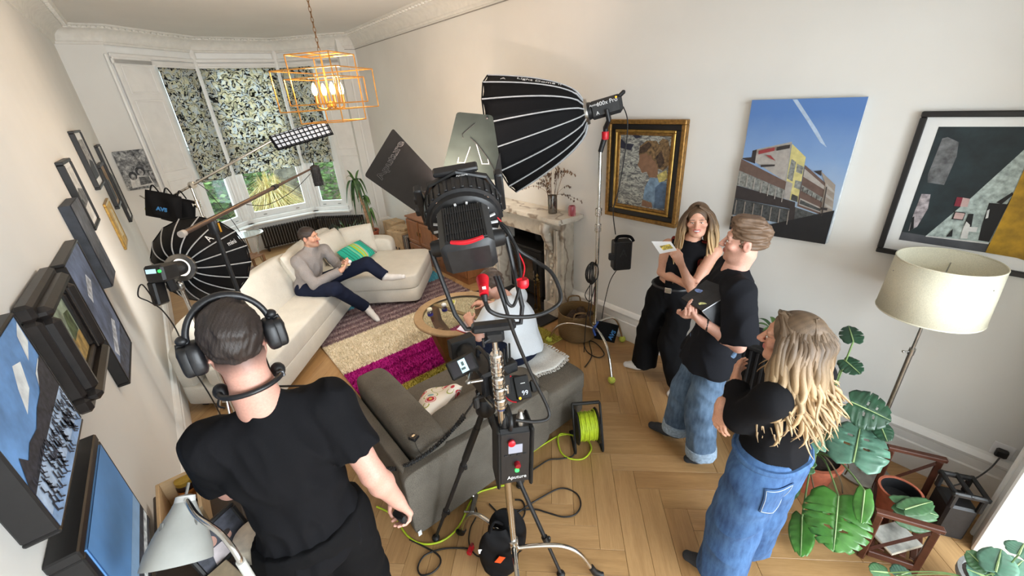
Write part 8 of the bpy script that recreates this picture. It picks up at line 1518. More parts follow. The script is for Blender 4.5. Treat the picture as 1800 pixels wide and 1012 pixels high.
bkp = V3(nr(1167, 432, 2.42, 1.50)); t = thing('picture_card', 'folded card with a colourful print held up by the laughing woman', 'card', Vector(bkp)); k0, k1, k2 = V3(nr(1145, 424, 2.40, 1.56)), V3(nr(1160, 446, 2.41, 1.52)), V3(nr(1190, 440, 2.46, 1.45)); k3 = k2+(k0-k1)
MB().add([Vector(k0), Vector(k1), Vector(k2), Vector(k2+(k0-k1)*0.7)], [(0, 1, 2, 3)]).build('card_sheet', white_plain, t, 0, solid=0.0015); dn = unit(np.cross(k1-k0, k2-k1)); dn = dn if dn @ (V3(C0)-k1) > 0 else -dn; mb = MB(); mb.add([Vector(k1*0.45+k0*0.55+(k2-k1)*0.25+dn*0.0015), Vector(k1*0.8+k0*0.2+(k2-k1)*0.3+dn*0.0015), Vector(k1*0.8+k0*0.2+(k2-k1)*0.9+dn*0.0015), Vector(k1*0.45+k0*0.55+(k2-k1)*0.85+dn*0.0015)], [(0, 1, 2, 3)]); mb.build('card_print', pm('card_print', (226, 150, 60), 0.5, 0, 0.5, 60), t, 0)
# ---------------------------------------------------------------- 4: man in black tee holding a laptop
hc = V3(nr(1310, 424, 2.31, 0.90)); bf = unit((-0.52, 0.85, 0)); r = unit(np.cross(bf, Zv)); cx, cy = 2.31, 0.93; pel = np.array((cx+0.01, cy, 0.88)); neck = np.array((cx+0.01, cy-0.045, 1.43))
J = dict(B=(r, bf, Zv), HB=basis((-0.42, 0.90, 0.05)), head=hc, hs=1.0, neck=neck, chest=np.array((cx+0.005, cy-0.03, 1.23)), pel=pel, shR=neck+r*0.185-Zv*0.065-bf*0.01, shL=neck-r*0.185-Zv*0.065-bf*0.01, hipR=pel+r*0.095-Zv*0.05, hipL=pel-r*0.095-Zv*0.05,
 anL=V3(fl(1232, 800, 0.09)), anR=V3(fl(1186, 757, 0.09)), toeL=V3(fl(1209, 806, 0.035)), toeR=V3(fl(1146, 747, 0.035)), arm=0.95)
J['knL'] = mid(J['hipL'], J['anL'], 0.5)+np.array((-0.02, 0.03, 0)); J['knR'] = mid(J['hipR'], J['anR'], 0.5)+np.array((-0.02, 0.03, 0))
J['elL'] = V3(nr(1298, 608, 2.10, 0.72)); J['wrL'] = V3(nr(1235, 566, 1.98, 1.02)); J['elR'] = J['shR']+np.array((-0.05, 0.10, -0.27)); J['wrR'] = V3(nr(1206, 552, 2.00, 1.16))
J['handL'] = (unit(V3(nr(1206, 540, 1.98, 1.14))-J['wrL']), np.array((0.3, 0.2, 0.9)), -1, 0.55, 0.98); J['handR'] = (unit((-0.3, -0.25, 0.15)), np.array((0.2, 0.2, 0.9)), 1, 0.5, 0.98)
m2 = body('person', 'man with brown hair in black t-shirt and blue jeans holding a laptop', J, (224, 172, 152), (104, 82, 66), 0.005, cols=dict(stubble=0.4, beardc=(140, 100, 78)), build=0.98)
garment('t_shirt', tee(J, 0.022, 1.02, 0.92, (0.080, 0.098), -0.10, 0.10, neck_r=0.076, hemr=0.034), fabric('faded_black_cotton', (30, 31, 36), 500, 0.12, 0.2, 0.9), m2, 0.007, 0.009, 21); garment('jeans', trousers(J, 0.014, 0.98, (0.098, 0.096, 0.090), 0.05, 0.86), denim_m, m2, 0.007, 0.009, 22)
for S_ in 'LR': garment('sock', sock(J, S_, 0.12), grey_sock, m2, 0.005, 0); a_, k_ = J['an'+S_], J['kn'+S_]; s = SDF(); p_ = mid(k_, a_, 0.84); s.cap(p_-unit(a_-k_)*0.03, p_+unit(a_-k_)*0.045, 0.098, 0.098, 0.01, 3); garment('jeans_turn_up', s, pm('denim_pale', (150, 170, 190), 0.9, 0, 0.1, 60), m2, 0.007, 0.003, 23)
short_hair('hair', hc, J['HB'], 1.0, (112, 88, 68), m2, 0.024, 0.006, -0.030, seed=6, amp=0.006, quiff=0.014, fh=0.012); eyes(m2, hc, J['HB'], 1.0, (84, 92, 96))
MB().tube([Vector(J['wrL']+unit(J['elL']-J['wrL'])*0.03+0.031*(np.cross(unit(J['elL']-J['wrL']), Zv)*math.cos(a)+Zv*math.sin(a))) for a in [2*PI*i/14 for i in range(14)]], 0.006, 6, True).build('watch_strap', leather, m2, 60)
# laptop: lid up, base below
l0, l1, l2, l3 = V3(nr(1198, 524, 1.98, 1.20)), V3(nr(1241, 493, 2.10, 1.16)), V3(nr(1292, 511, 2.14, 0.98)), V3(nr(1234, 547, 1.98, 1.02)); lt = thing('laptop', 'open black laptop with stickers held against the chest of the man in jeans', 'laptop', Vector(l3))
def slab(name, q, th_, mat, parent):
 q = [Vector(x) for x in q]; n_ = (q[2]-q[0]).cross(q[3]-q[1]).normalized()*th_; mb = MB(); mb.add(q+[p+n_ for p in q], [(3, 2, 1, 0), (4, 5, 6, 7), (0, 1, 5, 4), (1, 2, 6, 5), (2, 3, 7, 6), (3, 0, 4, 7)]); return mb.build(name, mat, parent, 20), n_.normalized()
lid_m = pm('laptop_black', (44, 44, 47), 0.4, 0.2, 0.08, 20); ld_, nl_ = slab('lid', [l0, l1, l2, l3], -0.007, lid_m, lt)
b2 = l2+np.array((-0.03, -0.03, -0.15)); b3 = V3(nr(1270, 586, 2.04, 0.94)); slab('keyboard_base', [l3, l2, l2+(b3-l3), b3], 0.010, lid_m, lt); alu = pm('alu_edge', (178, 180, 184), 0.3, 0.6); slab('edge_trim', [l3, b3, b3+np.array((0, 0, 0.004)), l3+np.array((0, 0, 0.004))], 0.004, alu, lt); MB().tube([Vector(l2), Vector(l3)], 0.0035, 6).build('lid_edge', alu, lt)
upn = unit(np.cross(l1-l0, l3-l0)); upn = upn if upn @ (V3(C0)-l0) > 0 else -upn
for (a, b, sx, c_) in ((0.55, 0.20, 0.045, (120, 140, 190)), (0.16, 0.14, 0.04, (90, 100, 110)), (0.22, 0.80, 0.05, (206, 206, 140))):
 p_ = l0+(l1-l0)*a+(l3-l0)*b+upn*0.0022; ux, uy = unit(l2-l1)*sx*0.5, unit(l1-l0)*sx*0.28; mb = MB(); mb.add([Vector(p_+ux*math.cos(q)+uy*math.sin(q)) for q in [2*PI*i/12 for i in range(12)]], [tuple(range(12))]); mb.build('sticker', pm('sticker_%d' % c_[0], c_, 0.5, 0, 0.2, 80), lt, 0, solid=0.0006)
# ---------------------------------------------------------------- 5: woman with wavy hair, arms folded
hc = V3(nr(1393, 596, 1.73, 0.42)); bf = unit((0.18, 0.98, 0)); r = unit(np.cross(bf, Zv)); cx, cy = hc[0]-0.015, hc[1]-0.02; pel = np.array((cx-0.02, cy-0.02, 0.84)); neck = np.array((cx+0.0, cy-0.03, 1.30))
J = dict(B=(r, bf, Zv), HB=basis((-0.22, 0.97, 0.0)), head=hc, hs=0.96, neck=neck, chest=np.array((cx-0.005, cy-0.025, 1.11)), pel=pel, shR=neck+r*0.165-Zv*0.06, shL=neck-r*0.165-Zv*0.06, hipR=pel+r*0.09-Zv*0.05, hipL=pel-r*0.09-Zv*0.05, knR=pel+r*0.10+bf*0.03-Zv*0.42, knL=pel-r*0.10+bf*0.03-Zv*0.42, anR=np.array((cx+0.10, cy+0.0, 0.085)), anL=np.array((cx-0.14, cy+0.03, 0.085)), toeR=np.array((cx+0.10, cy+0.16, 0.035)), toeL=np.array((cx-0.16, cy+0.19, 0.035)), arm=0.92)
J['elL'] = V3(nr(1300, 735, 1.56, 0.52)); J['wrL'] = J['elL']+np.array((0.17, 0.10, 0.05)); J['elR'] = J['shR']+np.array((0.03, 0.10, -0.25)); J['wrR'] = V3(nr(1268, 712, 1.56, 0.66)); J['handR'] = (unit(V3(nr(1262, 760, 1.52, 0.60))-J['wrR']), np.array((0.75, -0.25, -0.2)), 1, 0.35, 0.92); J['handL'] = ((0.8, 0.3, 0.2), (0, -1, 0.2), -1, 0.3, 0.9)
w2 = body('person', 'woman with long wavy highlighted hair, black top and loose blue jeans, arms folded', J, (222, 166, 138), (104, 84, 64), 0.005, male=False, build=0.90, cols=dict(lips=(190, 104, 100)))
garment('black_top', tee(J, 0.014, 0.92, 1.85, (0.064, 0.052), 0.055, 0.0, bust=0.95, neck_r=0.082), tee_black, w2, 0.006, 0.004, 31); garment('jeans', trousers(J, 0.014, 0.96, (0.116, 0.112, 0.112), 0.085, 0.98), denim_l, w2, 0.007, 0.010, 32, 0.8)
for S_ in 'LR': garment('sock', sock(J, S_, 0.08), grey_sock, w2, 0.006, 0)
long_hair('hair', hc, J['HB'], 0.98, w2, (106, 86, 66), (192, 162, 122), 0.54, 330, 8, -0.01, 0.026, out=0.10, face_open=0.64, backbias=0.1, tight=0.9, vol=1.14); eyes(w2, hc, J['HB'], 0.96)
# jeans details: waistband, back pocket, seam
wb = J['pel']+Zv*0.075; MB().tube(wrap(w2, 'jeans', wb-Zv*0.012, r, bf, 30, 0.0), 0.015, 6, True).build('waistband', denim_l, w2, 60)
bvh = mesh_bvh(w2, 'jeans')
nrm_ = unit(-bf*0.80-r*0.60); ux_ = unit(np.cross(Zv, nrm_)); pkc = J['pel']-Zv*0.06
def onjean(a, b, off):
 o0 = Vector(pkc+ux_*a+Zv*b+nrm_*0.5); h_ = bvh.ray_cast(o0, Vector(-nrm_)); return (h_[0] if h_[0] is not None else Vector(pkc+ux_*a+Zv*b+nrm_*0.12))+Vector(nrm_)*off
def pk(u_, v_): a = -0.066+0.132*u_; b = 0.062-0.135*v_*(1-0.0)-0.03*v_*(1-abs(2*u_-1)); return a-0.02, b
mb = MB(); mb.surf(lambda u_, v_: onjean(*pk(u_, v_), 0.006), 10, 10); mb.build('back_pocket', denim_l, w2, 60, solid=0.004)
edge = [(0, k/8) for k in range(9)]+[(k/8, 1) for k in range(1, 9)]+[(1, 1-k/8) for k in range(1, 9)]+[(1-k/8, 0) for k in range(1, 8)]
mb = MB(); mb.tube([onjean(*pk(0.05+0.9*a, 0.05+0.9*b), 0.0095) for a, b in edge], 0.0016, 5, True); mb.build('pocket_stitching', pm('stitch_pale', (178, 190, 204), 0.8), w2, 60)
# ---------------------------------------------------------------- 6: man in white tee on the grey sofa
pel = np.array((1.80, 2.20, 0.54)); bf = unit((-0.22, 0.975, 0)); r = unit(np.cross(bf, Zv)); neck = V3(nr(887, 524, 1.72, 2.56)); hc = neck+np.array((-0.03, 0.12, 0.10))
J = dict(B=(r, bf, Zv), HB=basis((-0.35, 0.85, -0.40)), head=hc, hs=1.0, neck=neck, chest=pel*0.35+neck*0.65+np.array((0.0, -0.06, 0.0)), pel=pel, shR=neck+r*0.185-Zv*0.06, shL=neck-r*0.185-Zv*0.06, hipR=pel+r*0.10-Zv*0.02, hipL=pel-r*0.10-Zv*0.02, knR=np.array((1.86, 2.66, 0.56)), knL=V3(nr(826, 604, 1.53, 2.55)), anR=np.array((1.88, 2.66, 0.10)), anL=np.array((1.50, 2.64, 0.10)), toeR=np.array((1.86, 2.82, 0.05)), toeL=np.array((1.45, 2.80, 0.05)))
J['elL'] = J['shL']+np.array((-0.06, 0.02, -0.27)); J['elL'] = V3(nr(842, 592, 1.52, 2.46)); J['wrL'] = V3(nr(826, 566, 1.58, 2.72)); J['elR'] = J['shR']+np.array((0.08, 0.16, -0.20)); J['wrR'] = J['elR']+np.array((-0.20, 0.16, 0.06)); J['handL'] = ((0.2, 0.6, 0.2), (0.4, 0, -0.9), -1, 0.4); J['handR'] = ((-0.6, 0.5, 0.1), (0, 0, -1), 1, 0.4)
wm_ = body('person', 'man in white t-shirt sitting on the grey sofa, mostly hidden behind the spotlight', J, (220, 168, 148), (74, 58, 48), 0.0055, cols=dict(stubble=0.3), loc=(1.80, 2.20, 0.44))
garment('t_shirt', tee(J, 0.020, 1.02, 0.72, (0.078, 0.085), -0.07, 0.05, neck_r=0.076, hemr=0.01), white_tee, wm_, 0.007, 0.006, 41); garment('trousers', trousers(J, 0.014, 1.0, (0.105, 0.09, 0.08), None), navy_twill, wm_, 0.008, 0.004, 42)
for S_ in 'LR': garment('sock', sock(J, S_, 0.08), white_sock, wm_, 0.006, 0)
short_hair('hair', hc, J['HB'], 1.0, (78, 62, 52), wm_, 0.022, 0.008, -0.02, seed=9, amp=0.005); eyes(wm_, hc, J['HB'], 1.0)
nbp = V3(nr(826, 574, 1.60, 2.70)); t = thing('notebook', 'open notebook with a red cover on the knee of the man in white', 'notebook', Vector(nbp)); Rn = Matrix.Rotation(0.5, 3, 'Z') @ Matrix.Rotation(0.2, 3, 'X'); MB().box(Vector(nbp), (0.22, 0.16, 0.008), Rn, 0.002).build('cover', pm('notebook_red', (170, 56, 56), 0.5), t); MB().box(Vector(nbp)+Rn @ Vector((0, 0, 0.0065)), (0.205, 0.148, 0.006), Rn, 0.001).build('pages', pm('paper_lilac', (226, 218, 232), 0.8, 0, 0.02, 20), t)
# ================================================================== LAMPS, PLANTS AND THE LAST THINGS
# ---- floor lamp by the right wall
fp_ = Vector((2.93, 0.10, 0)); t = thing('floor_lamp', 'floor lamp with a wide cream drum shade beside the monstera', 'lamp', fp_)
shade_m = fabric('cream_shade', (226, 222, 200), 200, 0.04, 0.4, 0.9); MB().lathe([(0.218, 1.205), (0.205, 1.50)], fp_, n=48, caps=False).build('shade', shade_m, t, 60, solid=0.004)
for z, r_ in ((1.205, 0.218), (1.50, 0.205)): MB().tube([fp_+Vector((r_*math.cos(a), r_*math.sin(a), z)) for a in [2*PI*i/40 for i in range(40)]], 0.004, 6, True).build('shade_rim', shade_m, t, 60)
MB().cyl(fp_, fp_+Vector((0, 0, 0.95)), 0.012, None, 12).build('lower_pole', steel, t); MB().cyl(fp_+Vector((0, 0, 0.93)), fp_+Vector((0, 0, 1.34)), 0.008, None, 12).build('upper_pole', steel, t); mb = MB(); mb.cyl(fp_+Vector((0, 0, 0.93)), fp_+Vector((0, 0, 0.97)), 0.015, None, 12); mb.cyl(fp_+Vector((0, 0, 0.95)), fp_+Vector((-0.03, 0.03, 0.95)), 0.004, None, 8); mb.sph(fp_+Vector((-0.03, 0.03, 0.95)), 0.008, 8, 6); mb.build('height_lock', steel, t); MB().lathe([(0.15, 0), (0.15, 0.014), (0.03, 0.022), (0.014, 0.04)], fp_, n=32).build('base', steel, t, 40)
mb = MB()
for k in range(3): a = 2*PI*k/3; mb.cyl(fp_+Vector((0, 0, 1.33)), fp_+Vector((0.212*math.cos(a), 0.212*math.sin(a), 1.43)), 0.003, None, 6)
mb.lathe([(0.016, 1.30), (0.018, 1.36)], fp_, n=12); mb.build('shade_carrier', steel, t); MB().sph(fp_+Vector((0, 0, 1.40)), (0.028, 0.028, 0.038), 14, 10).build('bulb', white_plain, t, 60)
# ---- desk lamp on the console
dk = pm('lamp_grey_enamel', (176, 178, 174), 0.4, 0, 0.03, 10); sc0 = dp(318, 938, 1.17); tip = dp(325, 882, 1.20); lax = (tip-sc0).normalized()
t = thing('desk_lamp', 'pale grey enamel desk lamp with a curved chrome arm on the console', 'lamp', Vector((-0.24, 1.12, 0.88))); ap_ = tip+lax*0.0
MB().lathe([(0.026, 0.0), (0.034, -0.02), (0.060, -0.07), (0.078, -0.12), (0.083, -0.155), (0.080, -0.155), (0.074, -0.12), (0.056, -0.07), (0.030, -0.02)], ap_, lax, 36, caps=False).build('shade', dk, t, 60); MB().lathe([(0.026, 0), (0.024, 0.016), (0.012, 0.02)], ap_, lax, 18).build('shade_cap', pm('white_cap', (225, 226, 224), 0.35), t, 40); MB().cyl(ap_+lax*0.01, ap_+lax*0.05+Vector((0.004, 0, 0)), 0.004, None, 8).build('switch_pin', steel, t)
armp = spline([ap_+lax*0.012, dp(345, 905, 1.10), dp(385, 935, 1.06), dp(410, 965, 1.05), dp(425, 990, 1.06), dp(440, 1015, 1.10)], 6); MB().tube(armp, 0.0075, 10).build('arm', chrome, t, 60); MB().cyl(armp[-8], Vector((-0.16, 1.06, 0.90)), 0.011, None, 12).build('lower_arm', pm('pale_sleeve', (206, 206, 200), 0.4), t); MB().lathe([(0.075, 0.0), (0.075, 0.012), (0.02, 0.022)], (-0.20, 1.06, 0.88), n=28).build('base', dk, t, 40)
for a in (0.4, 2.0): 
 u_, w_, _ = frame_of(lax); d_ = u_*math.cos(a)+w_*math.sin(a); MB().box(ap_-lax*0.055+d_*0.054, (0.010, 0.004, 0.022), Matrix((u_, w_, lax)).transposed(), 0.002).build('vent_slot', pm('slot_grey', (110, 110, 106), 0.5), t)
# framed photo, books and boxes on the console
p = Vector((-0.27, 1.52, 0.88)); t = thing('photo_frame', 'black framed family photo leaning on the console beside the desk lamp', 'photo frame', p); RF = Matrix.Rotation(0.5, 3, 'Z') @ Matrix.Rotation(-0.45, 3, 'X'); c = p+Vector((0, 0, 0.085)); R3 = RF
mb = MB(); rect_frame(mb, c+RF @ Vector((-0.10, 0, -0.08)), RF @ Vector((1, 0, 0)), RF @ Vector((0, 0, 1)), RF @ Vector((0, -1, 0)), 0.20, 0.16, 0.016, 0.0, 0.016); mb.build('frame', frame_black, t); MB().box(c+RF @ Vector((0, -0.006, 0)), (0.17, 0.006, 0.13), RF).build('photo', flat('family_photo', (120, 104, 106), 0.5, 22), t)
prints(t, lambda q: c+RF @ Vector((-0.085+q[0]*0.17, -0.0095, -0.065+q[1]*0.13)), RF @ Vector((0, -1, 0)), [(flat('photo_bg', (70, 72, 82), 0.3, 20), full), (flat('photo_face', (196, 150, 134)), ell(0.38, 0.62, 0.10, 0.15)), (flat('photo_shirt', (206, 196, 198)), [(0.2, 0), (0.58, 0), (0.52, 0.42), (0.28, 0.45)]), (flat('photo_face', (196, 150, 134)), ell(0.66, 0.45, 0.08, 0.12)), (flat('photo_hair', (44, 36, 36)), ell(0.66, 0.53, 0.09, 0.08))])
for k, (c_, dz, lb) in enumerate([((44, 42, 44), 0, 'dark grey hardback lying under the photo frame on the console'), ((196, 180, 150), 0.024, 'cream paperback on the stack under the photo frame')]): q = Vector((-0.30, 1.33, 0.88+dz)); o = MB().box(q+Vector((0, 0, 0.011)), (0.15, 0.21, 0.022), Matrix.Rotation(0.2+0.15*k, 3, 'Z'), 0.003).build('book', pm('book_%d' % k, c_, 0.6), None); base_origin(o, q); tag(o, lb, 'book')
q = Vector((-0.16, 1.46, 0.88)); t = thing('round_box', 'cream round lidded box on the console', 'box', q); MB().lathe([(0.07, 0), (0.072, 0.06), (0.07, 0.062)], q, n=28).build('box_body', pm('cream_card', (226, 214, 194), 0.7), t, 40); MB().lathe([(0.075, 0.05), (0.075, 0.078), (0.07, 0.082)], q, n=28).build('lid', pm('cream_card', (226, 214, 194), 0.7), t, 40)
q = Vector((-0.36, 1.80, 0.88)); t = thing('wine_box', 'open wooden box with a jar at the back of the console', 'box', q); pw_ = wood('pale_pine', (190, 158, 116), (214, 186, 146), (1, 1, 6), 4, 0.6)
for (cx_, cy_, sx_, sy_) in ((-0.065, 0, 0.012, 0.26), (0.065, 0, 0.012, 0.26), (0, -0.124, 0.118, 0.012), (0, 0.124, 0.118, 0.012)): MB().box(q+Vector((cx_, cy_, 0.07)), (sx_, sy_, 0.14), None, 0.002).build('side_panel', pw_, t)
MB().box(q+Vector((0, 0, 0.006)), (0.118, 0.236, 0.012)).build('bottom_panel', pw_, t)
q = Vector((-0.34, 1.90, 0.892)); t = thing('jam_jar', 'dark jar with a red and gold label in the wooden box', 'jar', q); MB().lathe([(0.034, 0), (0.036, 0.01), (0.036, 0.09), (0.03, 0.10)], q, n=18).build('jar_glass', pm('dark_glass', (40, 26, 22), 0.15), t, 40); MB().lathe([(0.0365, 0.02), (0.0365, 0.075)], q, n=18, caps=False).build('label', pm('label_redgold', (190, 110, 50), 0.5, 0, 0.5, 30), t, 40); MB().lathe([(0.033, 0.10), (0.033, 0.118)], q, n=18).build('lid', pm('gold_lid', (196, 164, 70), 0.4, 0.6), t)
p = Vector((-0.13, 1.30, 0.88)); t = thing('orange_tagged_pouch', 'small black pouch with a torn orange tag on the console', 'pouch', p); mb = MB(); pillow(mb, p+Vector((0, 0, 0.03)), 0.10, 0.14, 0.05, Matrix.Rotation(PI/2, 3, 'X'), 12, seed=3); mb.build('pouch', black_fabric, t, 70); MB().box(p+Vector((0.0, 0.0, 0.060)), (0.055, 0.028, 0.002), Matrix.Rotation(-0.3, 3, 'Z')).build('tag', orange, t)
# ---- dracaena and strappy plant by the bay
terra = pm('terracotta', (170, 92, 66), 0.8, 0, 0.08, 20); soil_p = pm('potting_soil', (44, 34, 28), 0.95, 0, 0.3, 60, 0.5)
def pot(parent, p, r0, r1, h, mat):
 MB().lathe([(r0, 0), (r1*0.97, h*0.86), (r1*1.06, h*0.86), (r1*1.06, h), (r1*0.93, h), (r1*0.92, h*0.85)], p, n=28, caps=False).build('pot', mat, parent, 40); MB().lathe([(0.0, h*0.88), (r1*0.93, h*0.88)], p, n=24, caps=False).build('soil', soil_p, parent, 0)
def strap(mb, p0, d, L, w, arch, droop, mi=0, n=8):
 """strap leaf: rises along d then arches over"""
 d = Vector(d).normalized(); s_ = d.cross(Vector((0, 0, 1))); s_ = s_.normalized() if s_.length > 1e-3 else Vector((1, 0, 0)); h = Vector((d.x, d.y, 0)); h = h.normalized() if h.length > 1e-3 else Vector((1, 0, 0)); vs = []; fs = []
 for i in range(n+1):
  t_ = i/n; q = p0+h*(L*arch*t_)+Vector((0, 0, 1))*(L*(t_*(1-arch*0.4)*1.1-droop*t_*t_)); ww = w*math.sin(PI*min(0.97, 0.12+0.85*t_))**0.8; vs += [q-s_*ww/2, q+Vector((0, 0, -ww*0.15)), q+s_*ww/2]
 for i in range(n): a = i*3; fs += [(a, a+1, a+4, a+3), (a+1, a+2, a+5, a+4)]
 mb.add(vs, fs, mi)
gr = [pm('plant_green_%d' % k, c, 0.45, 0, 0.15, 20) for k, c in enumerate([(62, 98, 44), (84, 122, 58), (48, 80, 40)])]
dpos = Vector((2.66, 7.50, 0)); t = thing('dracaena_plant', 'tall dracaena with drooping leaves in a terracotta pot by the bay', 'plant', dpos); pot(t, dpos, 0.11, 0.14, 0.26, terra); canes = [((0, 0), (-0.10, -0.02), 1.15), ((0.05, 0.03), (0.02, 0.02), 0.85), ((-0.03, 0.05), (0.06, 0.05), 0.62)]
for (a, b, h) in canes:
 tp_ = dpos+Vector((b[0], b[1], h)); MB().tube(spline([dpos+Vector((a[0], a[1], 0.22)), dpos+Vector(((a[0]+b[0])/2+0.01, (a[1]+b[1])/2, 0.22+(h-0.22)/2)), tp_], 6), [0.032]*4+[0.028]*5+[0.024]*4, 10).build('cane', pm('cane_bark', (176, 140, 108), 0.85, 0, 0.12, 30, 0.3), t, 60)
 for k in range(13 if h > 1 else 9): an = k*2.4+h*3; mb = MB(); strap(mb, tp_-Vector((0, 0, 0.05*random.random())), (math.cos(an), math.sin(an), 0.7), (0.52 if h > 1 else 0.36)*(0.8+0.4*random.random()), 0.06, 0.22+0.28*random.random(), 1.25+0.6*random.random(), 0, 10); mb.build('leaf', gr[k % 3], t, 60)
mb = MB(); tp_ = dpos+Vector((-0.10, -0.02, 1.14))
for an, L_, dr_ in ((0.3, 0.42, 0.45), (2.6, 0.5, 0.8), (3.6, 0.45, 0.4)): strap(mb, tp_, (math.cos(an), math.sin(an), 1.2), L_, 0.06, 0.3, dr_, 0, 9)
mb.build('crown_leaf', gr[1], t, 60)
spos = Vector((2.26, 7.48, 0.0)); t = thing('strappy_plant', 'bushy green strap-leaved plant in front of the bay radiator', 'plant', spos); pot(t, spos, 0.11, 0.14, 0.24, pm('dark_pot', (46, 46, 48), 0.5))
for k in range(110): an = random.random()*2*PI; mb = MB(); strap(mb, spos+Vector((0.05*math.cos(an), 0.05*math.sin(an), 0.22)), (math.cos(an), math.sin(an), 1), 0.50+0.30*random.random(), 0.012, 0.25+0.45*random.random(), 0.5+0.8*random.random(), 0, 7); mb.build('blade', gr[k % 3], t, 60)
# ---- monstera
def mleaf(base, tip, n, width, mat, parent, splits=5, holes=True, curl=0.10):
 """split monstera leaf: two halves of a heart cut by deep slits along the veins, gently folded at the midrib"""
 base, tip, n = Vector(base), Vector(tip), Vector(n).normalized(); y = tip-base; L = y.length; y.normalize(); x = y.cross(n).normalized(); n = x.cross(y); mb = MB(); N_ = 44
 def wd(t): return width/2*(math.sin(PI*min(1, (t*0.93+0.07)))**0.62)*(1.12-0.35*t)
 for sd in (-1, 1):
  rows = []
  for i in range(N_+1):
   t_ = i/N_; t0 = -0.14+1.14*t_; tt = max(0.0, t_); w = wd(tt); slit = 1.0
   if splits and 0.20 < t_ < 0.93:
    ph = (t_-0.20)/0.73*splits; fr_ = ph-math.floor(ph); slit = 0.42 if fr_ > 0.80 else 1.0
   w *= slit; row = []
   for j in range(6):
    f_ = j/5; px_ = sd*w*f_; py_ = L*(t0+0.10*f_*f_*(1 if t_ < 0.9 else 0.3)-(0.0)); 
    if t_ < 0.14: py_ = L*(t0*f_**0.6)+0.0*L if f_ > 0 else 0.0
    z_ = -curl*w*f_*f_*1.4-curl*L*0.9*(t_-0.3)**2+0.02*w*math.sin(t_*40)*f_
    row.append(base+x*px_+y*py_+n*z_)
   rows.append(row)
  vs = [p for r_ in rows for p in r_]; fs = []
  for i in range(N_):
   for j in range(5):
    q = (i*6+j, i*6+j+1, (i+1)*6+j+1, (i+1)*6+j)
    if holes and j == 1 and 0.3 < i/N_ < 0.8 and (i % 9) in (1, 2): continue
    fs.append(q if sd > 0 else q[::-1])
  mb.add(vs, fs)
 lf_ = mb.build('leaf', mat, parent, 60, solid=0.0012)
 rb = MB(); rb.tube([base+y*(L*k/8)+n*(-curl*L*0.9*(k/8-0.3)**2+0.002) for k in range(9)], [0.004]*4+[0.003]*3+[0.0015]*2, 5); rb.build('midrib', pm('midrib_pale', (150, 176, 120), 0.5), lf_, 60); return base
mon = [pm('monstera_dark', (46, 78, 58), 0.3, 0, 0.12, 14), pm('monstera_teal', (92, 132, 112), 0.28, 0, 0.1, 14), pm('monstera_bright', (70, 122, 52), 0.3, 0, 0.12, 14), pm('monstera_mid', (74, 112, 74), 0.32, 0, 0.12, 14)]
mp = Vector((2.60, 0.34, 0)); t = thing('monstera_plant', 'large monstera with split leaves in a terracotta pot behind the arms-folded woman', 'plant', mp); pot(t, mp, 0.13, 0.17, 0.24, terra); stem_m = pm('monstera_stem', (112, 138, 84), 0.5, 0, 0.1, 20); crown = mp+Vector((0, 0, 0.25))
upc = lambda p: ((C0-p).normalized()*0.75+Vector((0, 0, 0.65))).normalized()
for (b, tp2, z, dz, w, m, sp_, ho) in [((1496, 706), (1566, 738), 0.74, -0.03, 0.24, 0, 4, True), ((1500, 812), (1514, 742), 0.46, 0.10, 0.30, 1, 4, True), ((1474, 872), (1466, 966), 0.32, -0.12, 0.31, 2, 6, True), ((1410, 908), (1408, 975), 0.10, -0.04, 0.13, 2, 0, False), ((1520, 862), (1514, 918), 0.40, -0.06, 0.09, 2, 0, False), ((1398, 845), (1370, 880), 0.16, -0.02, 0.11, 3, 0, False), ((1440, 790), (1418, 750), 0.55, 0.05, 0.10, 1, 0, False), ((1484, 632), (1512, 656), 0.88, -0.02, 0.12, 0, 3, False), ((1430, 822), (1398, 812), 0.42, -0.02, 0.10, 3, 0, False), ((1500, 600), (1492, 572), 1.0, 0.04, 0.12, 0, 3, False), ((1545, 742), (1560, 775), 0.60, -0.04, 0.10, 0, 0, False)]:
 p0 = fl(b[0], b[1], z); p1 = nr(tp2[0], tp2[1], p0.x, p0.y); d_ = fl(tp2[0], tp2[1], z+dz); p1 = d_; mleaf(p0, p1, upc((p0+p1)/2), w, mon[m], t, sp_, ho); MB().tube(spline([crown+Vector((0.03*math.sin(z*30), 0.03*math.cos(z*30), 0)), (crown+p0)/2+Vector((0, 0, 0.06)), p0], 6), [0.007]*6+[0.005]*7, 6).build('petiole', stem_m, t, 60)
MB().cyl(mp+Vector((0.05, 0.05, 0.22)), mp+Vector((0.10, 0.08, 0.95)), 0.02, None, 10).build('moss_pole', pm('moss_pole', (84, 66, 46), 0.95, 0, 0.2, 60, 0.6), t)
for k in range(9): a = k*0.8; MB().tube(spline([crown, crown+Vector((0.12*math.cos(a), 0.12*math.sin(a), 0.06)), crown+Vector((0.20*math.cos(a+0.3), 0.20*math.sin(a+0.3), -0.04)), crown+Vector((0.22*math.cos(a+0.5), 0.22*math.sin(a+0.5), -0.16))], 5), 0.004, 5).build('aerial_root', pm('root_brown', (96, 82, 60), 0.8), t, 60)
